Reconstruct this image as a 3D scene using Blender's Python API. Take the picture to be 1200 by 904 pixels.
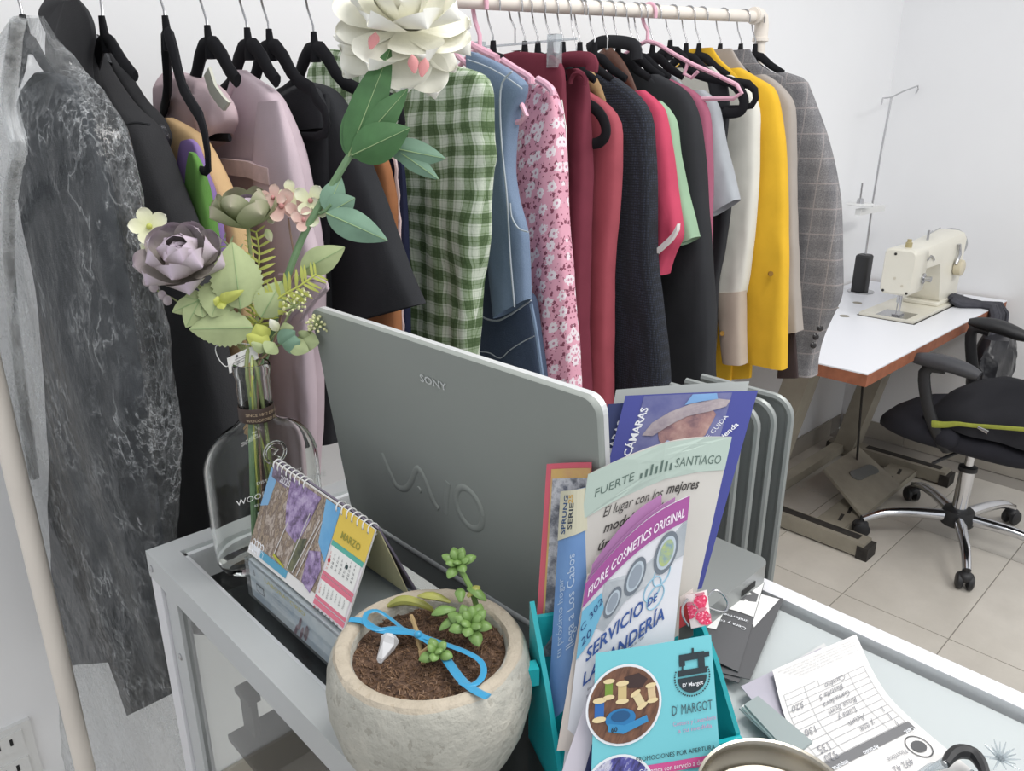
import bpy, bmesh, math, random
from mathutils import Vector, noise
random.seed(7)
PI = math.pi
V = Vector
scn = bpy.context.scene
for o in list(bpy.data.objects):
    bpy.data.objects.remove(o)
COL = scn.collection

# ------------------------------------------------------------------ camera, light, exposure
FPX, TILT, YAW, CAM_H = 900.0, math.radians(19.3), math.radians(46.0), 1.5
cd = bpy.data.cameras.new('camera')
cam = bpy.data.objects.new('camera', cd)
COL.objects.link(cam)
cam.location = (0, 0, CAM_H)
cam.rotation_euler = (PI / 2 - TILT, 0, YAW - PI / 2 )
cd.sensor_fit = 'HORIZONTAL'
cd.sensor_width = 36.0
cd.lens = FPX * 36.0 / 1200.0
cd.clip_start = 0.02
scn.camera = cam

world = bpy.data.worlds.new('room_daylight')
scn.world = world
world.use_nodes = True
world.node_tree.nodes['Background'].inputs['Color'].default_value = (0.93, 0.96, 1.0, 1)
world.node_tree.nodes['Background'].inputs['Strength'].default_value = 0.62


def area_light(name, loc, sx, sy, power, rot=(0, 0, 0), col=(1, 1, 1)):
    d = bpy.data.lights.new(name, 'AREA')
    d.shape = 'RECTANGLE'
    d.size, d.size_y, d.energy, d.color = sx, sy, power, col
    o = bpy.data.objects.new(name, d)
    o.location, o.rotation_euler = loc, rot
    COL.objects.link(o)


area_light('ceiling_lamp', (1.0, 0.1, 2.9), 1.2, 0.5, 17, col=(1.0, 0.98, 0.95))
area_light('ceiling_lamp', (2.7, -1.0, 2.9), 1.2, 0.5, 22, col=(1.0, 0.98, 0.95))
area_light('ceiling_lamp', (0.2, -1.2, 2.9), 1.2, 0.5, 14, col=(1.0, 0.98, 0.95))

scn.view_settings.view_transform = 'Standard'
scn.view_settings.look = 'None'
scn.view_settings.gamma = 1.0
scn.view_settings.exposure = 0.36
scn.view_settings.use_curve_mapping = False

# ------------------------------------------------------------------ survey helpers (sight lines met with real planes)
_c, _s = math.cos(TILT), math.sin(TILT)
_n = (math.sin(YAW), math.cos(YAW))
_u = (math.cos(YAW), -math.sin(YAW))
RGT = V((_n[0], -_u[0], 0))
FH = V((_n[1], -_u[1], 0))
FWD = FH * _c - V((0, 0, 1)) * _s
UPV = FH * _s + V((0, 0, 1)) * _c
EYE = V((0, 0, CAM_H))
cam.rotation_euler = __import__('mathutils').Matrix((RGT, UPV, -FWD)).transposed().to_euler()


def ray(px, py):
    return FWD + RGT * ((px - 600) / FPX) - UPV * ((py - 452) / FPX)


def on_x(px, py, x):
    d = ray(px, py)
    return EYE + d * (x / d.x)


def on_y(px, py, y):
    d = ray(px, py)
    return EYE + d * (y / d.y)


def on_z(px, py, z):
    d = ray(px, py)
    return EYE + d * ((z - CAM_H) / d.z)


def on_plane(px, py, p0, nn):
    d = ray(px, py)
    return EYE + d * ((p0 - EYE).dot(nn) / d.dot(nn))


def at(px, py, dep):
    return EYE + ray(px, py) * dep


def lerp(a, b, t):
    return a + (b - a) * t


# ------------------------------------------------------------------ materials
def lin(c):
    r = []
    for v in c[:3]:
        v = v / 255.0
        r.append(v / 12.92 if v <= 0.04045 else ((v + 0.055) / 1.055) ** 2.4)
    return (r[0], r[1], r[2], 1.0)


MATS = {}


class NT:
    def __init__(s, name):
        m = bpy.data.materials.new(name)
        m.use_nodes = True
        s.m, s.t = m, m.node_tree
        s.b = s.t.nodes['Principled BSDF']

    def n(s, kind, **kw):
        nd = s.t.nodes.new(kind)
        for k, v in kw.items():
            if k.startswith('i_'):
                nd.inputs[k[2:].replace('_', ' ')].default_value = v
            else:
                setattr(nd, k, v)
        return nd

    def l(s, a, b):
        s.t.links.new(a, b)

    def math(s, op, a, b=None, c=None):
        nd = s.t.nodes.new('ShaderNodeMath')
        nd.operation = op
        for i, v in enumerate((a, b, c)):
            if v is None:
                continue
            if isinstance(v, (int, float)):
                nd.inputs[i].default_value = v
            else:
                s.l(v, nd.inputs[i])
        return nd.outputs[0]

    def mix(s, fac, a, b):
        nd = s.t.nodes.new('ShaderNodeMix')
        nd.data_type = 'RGBA'
        for v, idx in ((fac, 0), (a, 6), (b, 7)):
            if isinstance(v, (int, float)):
                nd.inputs[idx].default_value = v
            elif isinstance(v, tuple):
                nd.inputs[idx].default_value = v
            else:
                s.l(v, nd.inputs[idx])
        return nd.outputs[2]

    def coord(s, kind='Object'):
        return s.t.nodes.new('ShaderNodeTexCoord').outputs[kind]

    def noise(s, scale, detail=4, vec=None, out=0, rough=0.55):
        nd = s.n('ShaderNodeTexNoise')
        nd.inputs['Scale'].default_value = scale
        nd.inputs['Detail'].default_value = detail
        nd.inputs['Roughness'].default_value = rough
        s.l(vec if vec is not None else s.coord(), nd.inputs['Vector'])
        return nd.outputs[out]

    def ramp(s, fac, stops, const=False):
        nd = s.n('ShaderNodeValToRGB')
        if const:
            nd.color_ramp.interpolation = 'CONSTANT'
        e = nd.color_ramp.elements
        while len(e) < len(stops):
            e.new(0.5)
        for el, (p, c) in zip(e, stops):
            el.position, el.color = p, c
        s.l(fac, nd.inputs[0])
        return nd.outputs[0]

    def bump(s, h, strength, dist=0.002):
        nd = s.n('ShaderNodeBump')
        nd.inputs['Strength'].default_value = strength
        nd.inputs['Distance'].default_value = dist
        s.l(h, nd.inputs['Height'])
        s.l(nd.outputs[0], s.b.inputs['Normal'])

    def base(s, c):
        if isinstance(c, tuple):
            s.b.inputs['Base Color'].default_value = c
        else:
            s.l(c, s.b.inputs['Base Color'])

    def uv(s):
        sx = s.n('ShaderNodeSeparateXYZ')
        s.l(s.coord('UV'), sx.inputs[0])
        return sx.outputs[0], sx.outputs[1]

    def band(s, v, period, duty, off=0.0):
        f = s.math('FRACT', s.math('ADD', s.math('DIVIDE', v, period), off))
        return s.math('LESS_THAN', f, duty)


def plain(name, c, rough=0.6, metal=0.0, var=0.0, vscale=20, bump=0.0, bscale=200, spec=None, sheen=0.0, coat=0.0):
    if name in MATS:
        return MATS[name]
    k = NT(name)
    col = lin(c)
    if var > 0:
        f = k.noise(vscale, 5)
        lo = tuple(max(0, x * (1 - var)) for x in col[:3]) + (1,)
        hi = tuple(min(1, x * (1 + var)) for x in col[:3]) + (1,)
        k.base(k.ramp(f, [(0.3, lo), (0.7, hi)]))
    else:
        k.base(col)
    k.b.inputs['Roughness'].default_value = rough
    k.b.inputs['Metallic'].default_value = metal
    if spec is not None:
        k.b.inputs['Specular IOR Level'].default_value = spec
    if sheen:
        k.b.inputs['Sheen Weight'].default_value = sheen
    if coat:
        k.b.inputs['Coat Weight'].default_value = coat
    if bump > 0:
        k.bump(k.noise(bscale, 3), bump)
    MATS[name] = k.m
    return k.m


def fabric(name, c, var=0.12, weave=900, sheen=0.0):
    return plain(name, c, rough=0.9, var=var, vscale=14, bump=0.25, bscale=weave, spec=0.2, sheen=sheen)


def glassy(name, c=(255, 255, 255), rough=0.0, ior=1.45):
    if name in MATS:
        return MATS[name]
    k = NT(name)
    k.base(lin(c))
    k.b.inputs['Transmission Weight'].default_value = 1.0
    k.b.inputs['Roughness'].default_value = rough
    k.b.inputs['IOR'].default_value = ior
    MATS[name] = k.m
    return k.m


def pane_mat(name, tint=(235, 242, 240), refl=0.12, haze=0.0, hazecol=(210, 215, 218)):
    """thin sheet: mostly see-through, mirror-like at grazing angles"""
    if name in MATS:
        return MATS[name]
    k = NT(name)
    out = k.t.nodes['Material Output']
    tr = k.n('ShaderNodeBsdfTransparent')
    tr.inputs[0].default_value = lin(tint)
    gl = k.n('ShaderNodeBsdfGlossy')
    gl.inputs['Roughness'].default_value = 0.03
    lw = k.n('ShaderNodeLayerWeight')
    lw.inputs[0].default_value = .5
    mx = k.n('ShaderNodeMixShader')
    k.l(k.math('MULTIPLY_ADD', k.math('POWER', lw.outputs['Facing'], 5.0), .9, .02 + refl * .1), mx.inputs[0])
    k.l(tr.outputs[0], mx.inputs[1])
    k.l(gl.outputs[0], mx.inputs[2])
    last = mx
    if haze > 0:
        df = k.n('ShaderNodeBsdfDiffuse')
        df.inputs[0].default_value = lin(hazecol)
        m2 = k.n('ShaderNodeMixShader')
        m2.inputs[0].default_value = haze
        k.l(last.outputs[0], m2.inputs[1])
        k.l(df.outputs[0], m2.inputs[2])
        last = m2
    k.l(last.outputs[0], out.inputs['Surface'])
    MATS[name] = k.m
    return k.m


# ------------------------------------------------------------------ mesh builder
class MB:
    def __init__(s):
        s.v, s.f, s.uv = [], [], []

    def add(s, vs, fs, uvs=None):
        b = len(s.v)
        s.v += [V(p) for p in vs]
        s.uv += (uvs if uvs else [(p[0], p[1]) for p in vs])
        s.f += [tuple(i + b for i in f) for f in fs]
        return s

    def box(s, x0, x1, y0, y1, z0, z1):
        vs = [(x, y, z) for x in (x0, x1) for y in (y0, y1) for z in (z0, z1)]
        return s.add(vs, [(0, 1, 3, 2), (4, 6, 7, 5), (0, 4, 5, 1), (2, 3, 7, 6), (0, 2, 6, 4), (1, 5, 7, 3)])

    def obox(s, o, a, b, c):
        """oriented box: corner o, edge vectors a, b, c"""
        o, a, b, c = V(o), V(a), V(b), V(c)
        vs = [o + a * i + b * j + c * k for i in (0, 1) for j in (0, 1) for k in (0, 1)]
        return s.add(vs, [(0, 1, 3, 2), (4, 6, 7, 5), (0, 4, 5, 1), (2, 3, 7, 6), (0, 2, 6, 4), (1, 5, 7, 3)])

    def rings(s, rs, closed=True, caps=True, uvs=None):
        n = len(rs[0])
        vs, fs, uu = [], [], []
        for i, r in enumerate(rs):
            vs += list(r)
            uu += uvs[i] if uvs else [(j / n, i / len(rs)) for j in range(n)]
        for i in range(len(rs) - 1):
            for j in range(n if closed else n - 1):
                k = (j + 1) % n
                fs.append((i * n + j, i * n + k, (i + 1) * n + k, (i + 1) * n + j))
        if caps and closed:
            fs.append(tuple(range(n - 1, -1, -1)))
            fs.append(tuple((len(rs) - 1) * n + j for j in range(n)))
        return s.add(vs, fs, uu)

    def tube(s, path, r, n=8, caps=True, flat=None):
        path = [V(p) for p in path]
        rs, prev = [], None
        for i, p in enumerate(path):
            a = path[max(i - 1, 0)]
            b = path[min(i + 1, len(path) - 1)]
            t = (b - a)
            t = t.normalized() if t.length > 1e-9 else V((0, 0, 1))
            if prev is None:
                prev = V((1, 0, 0)) if abs(t.x) < 0.8 else V((0, 1, 0))
                if flat is not None:
                    prev = V(flat[0])
            e1 = (prev - t * prev.dot(t))
            e1 = e1.normalized() if e1.length > 1e-6 else t.orthogonal().normalized()
            e2 = t.cross(e1)
            prev = e1
            rr = r[i] if isinstance(r, (list, tuple)) else r
            k = flat[1] if flat is not None else 1.0
            rs.append([p + e1 * (rr * k * math.cos(2 * PI * j / n)) + e2 * (rr * math.sin(2 * PI * j / n)) for j in range(n)])
        return s.rings(rs, caps=caps)

    def lathe(s, prof, c=(0, 0, 0), n=32, axis=None, caps=True):
        c = V(c)
        ax = V(axis).normalized() if axis is not None else V((0, 0, 1))
        e1 = ax.orthogonal().normalized() if axis is not None else V((1, 0, 0))
        e2 = ax.cross(e1)
        rs = [[c + ax * h + e1 * (max(r, 1e-5) * math.cos(2 * PI * j / n)) + e2 * (max(r, 1e-5) * math.sin(2 * PI * j / n)) for j in range(n)] for r, h in prof]
        return s.rings(rs, caps=caps)

    def grid(s, fn, nu, nv):
        vs, uv = [], []
        for i in range(nu + 1):
            for j in range(nv + 1):
                vs.append(fn(i / nu, j / nv))
                uv.append((i / nu, j / nv))
        fs = [(i * (nv + 1) + j, (i + 1) * (nv + 1) + j, (i + 1) * (nv + 1) + j + 1, i * (nv + 1) + j + 1) for i in range(nu) for j in range(nv)]
        return s.add(vs, fs, uv)

    def sheet(s, fn, nu, nv, th):
        """curved sheet with thickness; fn(u, v) -> (point, normal)"""
        top = MB().grid(lambda u, v: fn(u, v)[0] + fn(u, v)[1] * th / 2, nu, nv)
        bot = MB().grid(lambda u, v: fn(u, v)[0] - fn(u, v)[1] * th / 2, nu, nv)
        b = len(s.v)
        n1 = len(top.v)
        s.v += top.v + bot.v
        s.uv += top.uv + bot.uv
        s.f += [tuple(i + b for i in f) for f in top.f] + [tuple(i + b + n1 for i in reversed(f)) for f in bot.f]
        rim = [i * (nv + 1) for i in range(nu + 1)] + [nu * (nv + 1) + j for j in range(1, nv + 1)] + [i * (nv + 1) + nv for i in range(nu - 1, -1, -1)] + [j for j in range(nv - 1, 0, -1)]
        for a, c in zip(rim, rim[1:] + rim[:1]):
            s.f.append((b + a, b + a + n1, b + c + n1, b + c))
        return s

    def prism(s, pts, d):
        """polygon pts (3d) pushed along vector d"""
        n = len(pts)
        d = V(d)
        vs = [V(p) for p in pts] + [V(p) + d for p in pts]
        fs = [tuple(range(n - 1, -1, -1)), tuple(range(n, 2 * n))] + [(i, (i + 1) % n, n + (i + 1) % n, n + i) for i in range(n)]
        return s.add(vs, fs)

    def blob(s, c, rx, ry, rz, n=12, m=8, jitter=0.0):
        c = V(c)
        rs = []
        for i in range(m + 1):
            a = PI * i / m
            rs.append([c + V((rx * max(math.sin(a), 1e-3) * math.cos(2 * PI * j / n), ry * max(math.sin(a), 1e-3) * math.sin(2 * PI * j / n), -rz * math.cos(a))) for j in range(n)])
        if jitter:
            rs = [[p + (p - c) * (jitter * noise.noise(p * 60)) for p in r] for r in rs]
        return s.rings(rs)


def link(name, mb, mat, parent=None, loc=None, smooth=True, label=None, cat=None, group=None, kind=None):
    me = bpy.data.meshes.new(name)
    off = V(parent.matrix_world.translation) if False else V((0, 0, 0))
    if parent is not None:
        q = parent
        while q is not None:
            off = off + q.location
            q = q.parent
        loc = V((0, 0, 0))
    else:
        loc = V(loc) if loc is not None else V((0, 0, 0))
        off = loc
    me.from_pydata([tuple(p - off) for p in mb.v], [], mb.f)
    uvl = me.uv_layers.new(name='UVMap')
    flat = []
    for lp in me.loops:
        flat += list(mb.uv[lp.vertex_index][:2])
    uvl.data.foreach_set('uv', flat)
    if smooth:
        me.polygons.foreach_set('use_smooth', [True] * len(me.polygons))
    me.update()
    bm = bmesh.new()
    bm.from_mesh(me)
    bmesh.ops.recalc_face_normals(bm, faces=bm.faces)
    if smooth:
        for e in bm.edges:
            if len(e.link_faces) == 2 and e.calc_face_angle(0) > math.radians(42):
                e.smooth = False
    bm.to_mesh(me)
    bm.free()
    if mat is not None:
        me.materials.append(mat)
    o = bpy.data.objects.new(name, me)
    COL.objects.link(o)
    o.location = loc
    o.parent = parent
    tag(o, label, cat, group, kind)
    return o


def tag(o, label=None, cat=None, group=None, kind=None):
    for k, v in (('label', label), ('category', cat), ('group', group), ('kind', kind)):
        if v:
            o[k] = v
    return o


def thing(name, loc, label, cat, group=None):
    o = bpy.data.objects.new(name, None)
    o.empty_display_size = 0.02
    COL.objects.link(o)
    o.location = V(loc)
    return tag(o, label, cat, group)


def copy_thing(o, dloc, label, group=None):
    c = o.copy()
    COL.objects.link(c)
    c.location = o.location + V(dloc)
    c['label'] = label
    if group:
        c['group'] = group
    for ch in [q for q in bpy.data.objects if q.parent == o]:
        d = ch.copy()
        COL.objects.link(d)
        d.parent = c
        for g in [q for q in bpy.data.objects if q.parent == ch]:
            e = g.copy()
            COL.objects.link(e)
            e.parent = d
    return c


PRINT_LIFT = .0006


# ---- lettering: flat glyph outlines laid on a surface
_TXT = {}


def glyphs(text, bold=False, shear=0.0):
    key = (text, bold, shear)
    if key in _TXT:
        return _TXT[key]
    cu = bpy.data.curves.new('t', 'FONT')
    cu.body = text
    cu.size = 1.0
    cu.resolution_u = 2
    cu.shear = shear
    cu.offset = 0.018 if bold else 0.0
    ob = bpy.data.objects.new('t', cu)
    COL.objects.link(ob)
    dg = bpy.context.evaluated_depsgraph_get()
    me = ob.evaluated_get(dg).to_mesh()
    vs = [(p.co.x, p.co.y) for p in me.vertices]
    fs = [tuple(p.vertices) for p in me.polygons]
    ob.evaluated_get(dg).to_mesh_clear()
    bpy.data.objects.remove(ob)
    w = max(v[0] for v in vs) - min(v[0] for v in vs) if vs else 1
    x0 = min(v[0] for v in vs) if vs else 0
    r = ([(a - x0, b) for a, b in vs], fs, w)
    _TXT[key] = r
    return r


def lettering(text, surf, u, v, size, mat, parent, ang=0.0, width=None, bold=False, shear=0.0, align='L', off=0.0006, name='lettering', height=None):
    """surf(u, v) -> (point, normal), both in metres along the sheet"""
    vs, fs, w = glyphs(text, bold, shear)
    sx = sy = size
    if width:
        sx = width / w
        sy = size if size else sx
    ca, sa = math.cos(ang), math.sin(ang)
    x0 = -w * sx / 2 if align == 'C' else (-w * sx if align == 'R' else 0)
    mb = MB()
    pts = []
    for a, b in vs:
        a, b = a * sx + x0, b * sy
        p, n = surf(u + a * ca - b * sa, v + a * sa + b * ca)
        pts.append(p + n * (off + PRINT_LIFT))
    mb.add(pts, fs)
    return link(name, mb, mat, parent, smooth=False)


def patch(surf, poly, mat, parent, off=0.0004, name='printed_panel', kind=None):
    """flat print: quad (u0, v0, u1, v1) or a polygon around its middle"""
    off += PRINT_LIFT
    mb = MB()
    if len(poly) == 4 and not isinstance(poly[0], tuple):
        u0, v0, u1, v1 = poly
        mb.grid(lambda a, b: (lambda q: q[0] + q[1] * off)(surf(lerp(u0, u1, a), lerp(v0, v1, b))), 10, 10)
    else:
        cu = sum(p[0] for p in poly) / len(poly)
        cv = sum(p[1] for p in poly) / len(poly)
        n = len(poly)
        vs = []
        uvs = []
        for k in (0, 0.34, 0.67, 1.0):
            for p in poly:
                q = surf(lerp(cu, p[0], k), lerp(cv, p[1], k))
                vs.append(q[0] + q[1] * off)
                uvs.append((lerp(cu, p[0], k), lerp(cv, p[1], k)))
        fs = [(r * n + j, r * n + (j + 1) % n, (r + 1) * n + (j + 1) % n, (r + 1) * n + j) for r in range(3) for j in range(n)]
        mb.add(vs, fs, uvs)
    return link(name, mb, mat, parent, smooth=False)


def disc(cu, cv, r, n=28, ry=None, a0=0.0, a1=2 * PI):
    ry = ry or r
    return [(cu + r * math.cos(lerp(a0, a1, j / n)), cv + ry * math.sin(lerp(a0, a1, j / n))) for j in range(n if a1 - a0 > 6.28 else n + 1)]


# ================================================================== SETTING
WY, WX = 1.45, 3.72
m_wall = plain('white_wall_paint', (240, 240, 241), rough=0.85, var=0.01, vscale=3, bump=0.05, bscale=60)
link('wall_back', MB().box(-3.2, WX + .1, WY, WY + .1, 0, 3.0), m_wall, loc=(-1, WY, 0), smooth=False, kind='structure')
link('wall_right', MB().box(WX, WX + .1, -2.5, WY, 0, 3.0), m_wall, loc=(WX, 0, 0), smooth=False, kind='structure')

m_grout = plain('tile_grout', (146, 141, 134), rough=0.95)
floor = link('floor', MB().box(-3.2, WX, -2.5, WY, -.05, -.003), m_grout, loc=(0, 0, 0), smooth=False, kind='structure')


def tile_mat(name, c):
    k = NT(name)
    f = k.noise(7, 6)
    g = k.noise(90, 3)
    col = k.ramp(f, [(0.25, lin([x - 9 for x in c])), (0.75, lin([x + 6 for x in c]))])
    k.base(k.mix(k.math('MULTIPLY', g, 0.12), col, lin((150, 142, 130))))
    k.b.inputs['Roughness'].default_value = 0.28
    return k.m


tm = [tile_mat('beige_floor_tile_%s' % w, c) for w, c in (('warm', (204, 198, 188)), ('mid', (200, 195, 186)), ('pale', (207, 201, 191)))]
xs = [2.31 + .64 * k for k in range(-8, 3)]
ys = [.807 + .327 * k for k in range(-9, 3)]
tmesh = {}
for a, b in zip(xs, xs[1:]):
    for c, d in zip(ys, ys[1:]):
        x0, x1, y0, y1 = a + .0016, min(b, WX) - .0016, c + .0016, min(d, WY) - .0016
        if x1 - x0 < .03 or y1 - y0 < .03:
            continue
        if x1 < -.6 or y1 < -1.6:
            continue
        link('tile', MB().box(x0, x1, y0, y1, -.004, 0), random.choice(tm), floor, smooth=False)
m_skirt = tile_mat('skirting_tile', (172, 166, 156))
bb = link('baseboard_back', MB().box(-3.2, WX - .012, WY - .004, WY, 0, .082), m_grout, loc=(0, WY, 0), smooth=False, kind='structure')
for a, b in zip(xs, xs[1:]):
    if b > -.6 and a < WX - .1:
        link('tile', MB().box(a + .001, min(b, WX - .012) - .001, WY - .012, WY - .003, 0.001, .085), m_skirt, bb, smooth=False)
br = link('baseboard_right', MB().box(WX - .004, WX, -2.5, WY - .012, 0, .082), m_grout, loc=(WX, 0, 0), smooth=False, kind='structure')
for c, d in zip(ys[::2], ys[2::2] + [WY - .012]):
    if d - c > .05:
        link('tile', MB().box(WX - .012, WX - .003, c + .001, min(d, WY - .014) - .001, 0.001, .085), m_skirt, br, smooth=False)

# socket on the back wall
m_whitepl = plain('white_plastic', (226, 226, 224), rough=0.4)
m_dark = plain('dark_hole', (38, 38, 38), rough=0.8)
p = on_y(11, 885, WY)
so = thing('wall_socket', (p.x, WY, p.z), 'white double wall socket plate low on the white wall', 'socket')
link('plate', MB().box(p.x - .05, p.x + .042, WY - .010, WY, p.z - .062, p.z + .062), m_whitepl, so, smooth=False)
for dz in (-.03, .03):
    o = link('outlet', MB().box(p.x - .032, p.x + .026, WY - .013, WY - .009, p.z + dz - .02, p.z + dz + .02), m_whitepl, so, smooth=False)
    for dx in (-.016, .004):
        link('slot', MB().box(p.x + dx, p.x + dx + .005, WY - .0137, WY - .012, p.z + dz - .004, p.z + dz + .01), m_dark, o, smooth=False)

# ================================================================== CLOTHES RACK
RY = 1.105
m_pvc = plain('cream_pvc_pipe', (232, 224, 214), rough=0.45, var=0.04, vscale=8)
bar_pts = [(.165, 1.682), (.5, 1.679), (.93, 1.687), (1.43, 1.711), (1.952, 1.739)]


def bar_z(x):
    for (a, za), (b, zb) in zip(bar_pts, bar_pts[1:]):
        if x <= b:
            return lerp(za, zb, (x - a) / (b - a))
    return bar_pts[-1][1]


rk = thing('clothes_rack', (1.05, RY, 0), 'cream white pipe clothes rack carrying the row of garments along the wall', 'rack')
PR = .0135
link('crossbar', MB().tube([V((.165 + 1.787 * i / 24, RY, bar_z(.165 + 1.787 * i / 24))) for i in range(25)], PR, 14), m_pvc, rk)
for x in (.165, 1.952):
    link('upright', MB().tube([(x, RY, .03), (x, RY, 1.0), (x, RY, bar_z(x))], PR, 14), m_pvc, rk)
    link('foot', MB().tube([(x, RY - .26, .016), (x, RY + .26, .016)], PR + .002, 12), m_pvc, rk)
    sg = 1 if x < 1 else -1
    mb = MB()
    z = bar_z(x)
    mb.tube([(x, RY, z - .055), (x, RY, z - .02), (x + sg * .006, RY, z - .004), (x + sg * .02, RY, z + .002), (x + sg * .05, RY, z + .0015)], .0178, 14)
    mb.lathe([(.0178, 0), (.0205, .001), (.0205, .009), (.0178, .01)], (x, RY, z - .058), 16)
    mb.lathe([(.0178, 0), (.0205, .001), (.0205, .009), (.0178, .01)], (x + sg * .045, RY, z), 16, axis=(1, 0, 0))
    link('elbow', mb, m_pvc, rk)

# ================================================================== HANGERS
m_wire = plain('steel_hook', (170, 170, 172), rough=0.25, metal=1.0)
m_velvet = plain('black_velvet_hanger', (36, 36, 39), rough=0.95, spec=0.15)
m_wood = plain('tan_wood_hanger', (178, 146, 104), rough=0.5, var=0.15, vscale=60)
m_dkwood = plain('brown_wood_hanger', (88, 58, 46), rough=0.5)
m_pink = plain('pink_plastic_hanger', (226, 174, 192), rough=0.35)
m_clear = pane_mat('clear_plastic', (236, 240, 242), refl=0.6, haze=0.25)


def hanger(x, label, mat=m_velvet, kind='velvet', lean=0.0, turn=0.0, zneck=None, half=.16, hookmat=None, hid=False, drop=1.0, near=None, name='clothes_hanger', cat='hanger'):
    """lean shifts the neck along the bar relative to the hook; turn swings the arms"""
    zb = bar_z(x) + PR
    zn = zneck if zneck else zb - .088
    t = thing(name, (x, RY, zn), label, cat, 'hangers on the rack')
    ct, st = math.cos(turn), math.sin(turn)

    def P(a, z, dx=0.0):
        return V((x + lean + a * st + dx, RY + a * ct, z))
    rr = .0185
    hk = [P(0, zn)] if False else [V((x + lean, RY, zn - .005)), V((x + lean * .8, RY, zn + .02))]
    hk += [V((x + lean * .35, RY + .012, lerp(zn, zb, .5))), V((x, RY + rr, zb - rr))]
    hk += [V((x, RY + rr * math.cos(a), zb - rr + .0015 + rr * math.sin(a))) for a in [PI * k / 8 for k in range(1, 9)]] + [V((x, RY - rr, zb - rr - .01))]
    link('hook', MB().tube(hk, .0017 if kind != 'plastic' else .004, 7), hookmat or (m_wire if kind != 'plastic' else mat), t)
    mb = MB()
    if kind == 'velvet':
        top = [P(0, zn + .004), P(.0, zn - .012)]
        mb.tube([P(0, zn + .012), P(0, zn - .03)], [.006, .011], 8, flat=((1, 0, 0), .6))
        for sgn in (-1, 1):
            if hid:
                mb.tube([P(sgn * a, zn - d) for a, d in ((0, .014), (.02, .02), (.05, .042), (.085, .06))], [.009, .01, .009, .007], 8, flat=((1, 0, 0), .5))
                continue
            arm = [P(sgn * a, zn - .010 - d * drop) for a, d in ((0, .0), (.018, .004), (.036, .018), (.052, .036), (.072, .050), (.105, .060), (half - .02, .076), (half - .004, .088), (half, .104), (half - .008, .118), (half - .03, .122))]
            rad = [.010, .0125, .0125, .0115, .0105, .0095, .009, .008, .0075, .007, .0055]
            if near and sgn < 0:
                k_ = 6 if near > .08 else 5
                mb.tube(arm[:k_], rad[:k_], 8, flat=((1, 0, 0), .5))
                continue
            mb.tube(arm, rad, 8, flat=((1, 0, 0), .5))
        if not hid:
            mb.tube([P(-(half - .03) if not near else -.03, zn - .010 - .122 * drop), P(0, zn - .010 - .122 * drop), P(half - .03, zn - .010 - .122 * drop)], .0055, 8, flat=((1, 0, 0), .5))
    elif kind == 'plastic':
        for sgn in (-1, 1):
            arm = [P(sgn * a * half, zn - d) for a, d in ((0, .0), (.12, .008), (.3, .03), (.5, .052), (.75, .075), (.95, .095), (1.0, .11), (.93, .12), (.6, .12), (0, .12))]
            mb.tube(arm, .0045, 8)
        for sgn in (-1, 1):
            mb.tube([P(sgn * .45 * half, zn - .047), P(sgn * .42 * half, zn - .070), P(sgn * .5 * half, zn - .078), P(sgn * .56 * half, zn - .066)], .004, 8)
    elif kind == 'wood':
        for sgn in (-1, 1):
            arm = [P(sgn * a * half, zn - .008 - d) for a, d in ((0, .0), (.2, .014), (.45, .032), (.75, .054), (1.0, .08))]
            mb.tube(arm, [.014, .0165, .0165, .012, .008], 10, flat=((1, 0, 0), .6))
    elif kind == 'clip':
        mb.tube([P(-half * .95, zn - .006), P(half * .95, zn - .006)], .0022, 8)
        for sgn in (-1, 1):
            c = P(sgn * half * .62, zn - .012)
            mb.box(c.x - .008, c.x + .008, c.y - .011, c.y + .011, c.z - .038, c.z + .016)
    link('shoulder_bar', mb, mat, t)
    return t


# ================================================================== GARMENTS
def resample(pts, n):
    pts = [V(p) for p in pts]
    # Catmull smoothing, then even arc length
    dense = []
    for i in range(len(pts) - 1):
        p0, p1, p2, p3 = pts[max(i - 1, 0)], pts[i], pts[i + 1], pts[min(i + 2, len(pts) - 1)]
        for k in range(12):
            t = k / 12
            dense.append(0.5 * ((2 * p1) + (p2 - p0) * t + (2 * p0 - 5 * p1 + 4 * p2 - p3) * t * t + (3 * p1 - p0 - 3 * p2 + p3) * t ** 3))
    dense.append(pts[-1])
    L = [0]
    for a, b in zip(dense, dense[1:]):
        L.append(L[-1] + (b - a).length)
    out, k = [], 0
    for i in range(n):
        s = L[-1] * i / (n - 1)
        while k < len(L) - 2 and L[k + 1] < s:
            k += 1
        out.append(lerp(dense[k], dense[k + 1], (s - L[k]) / max(L[k + 1] - L[k], 1e-9)))
    return out


def prof(x, px, n=44):
    """sight-line points on the garment's own plane X = x"""
    return resample([on_x(a, b, x) for a, b in px], n)


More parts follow.
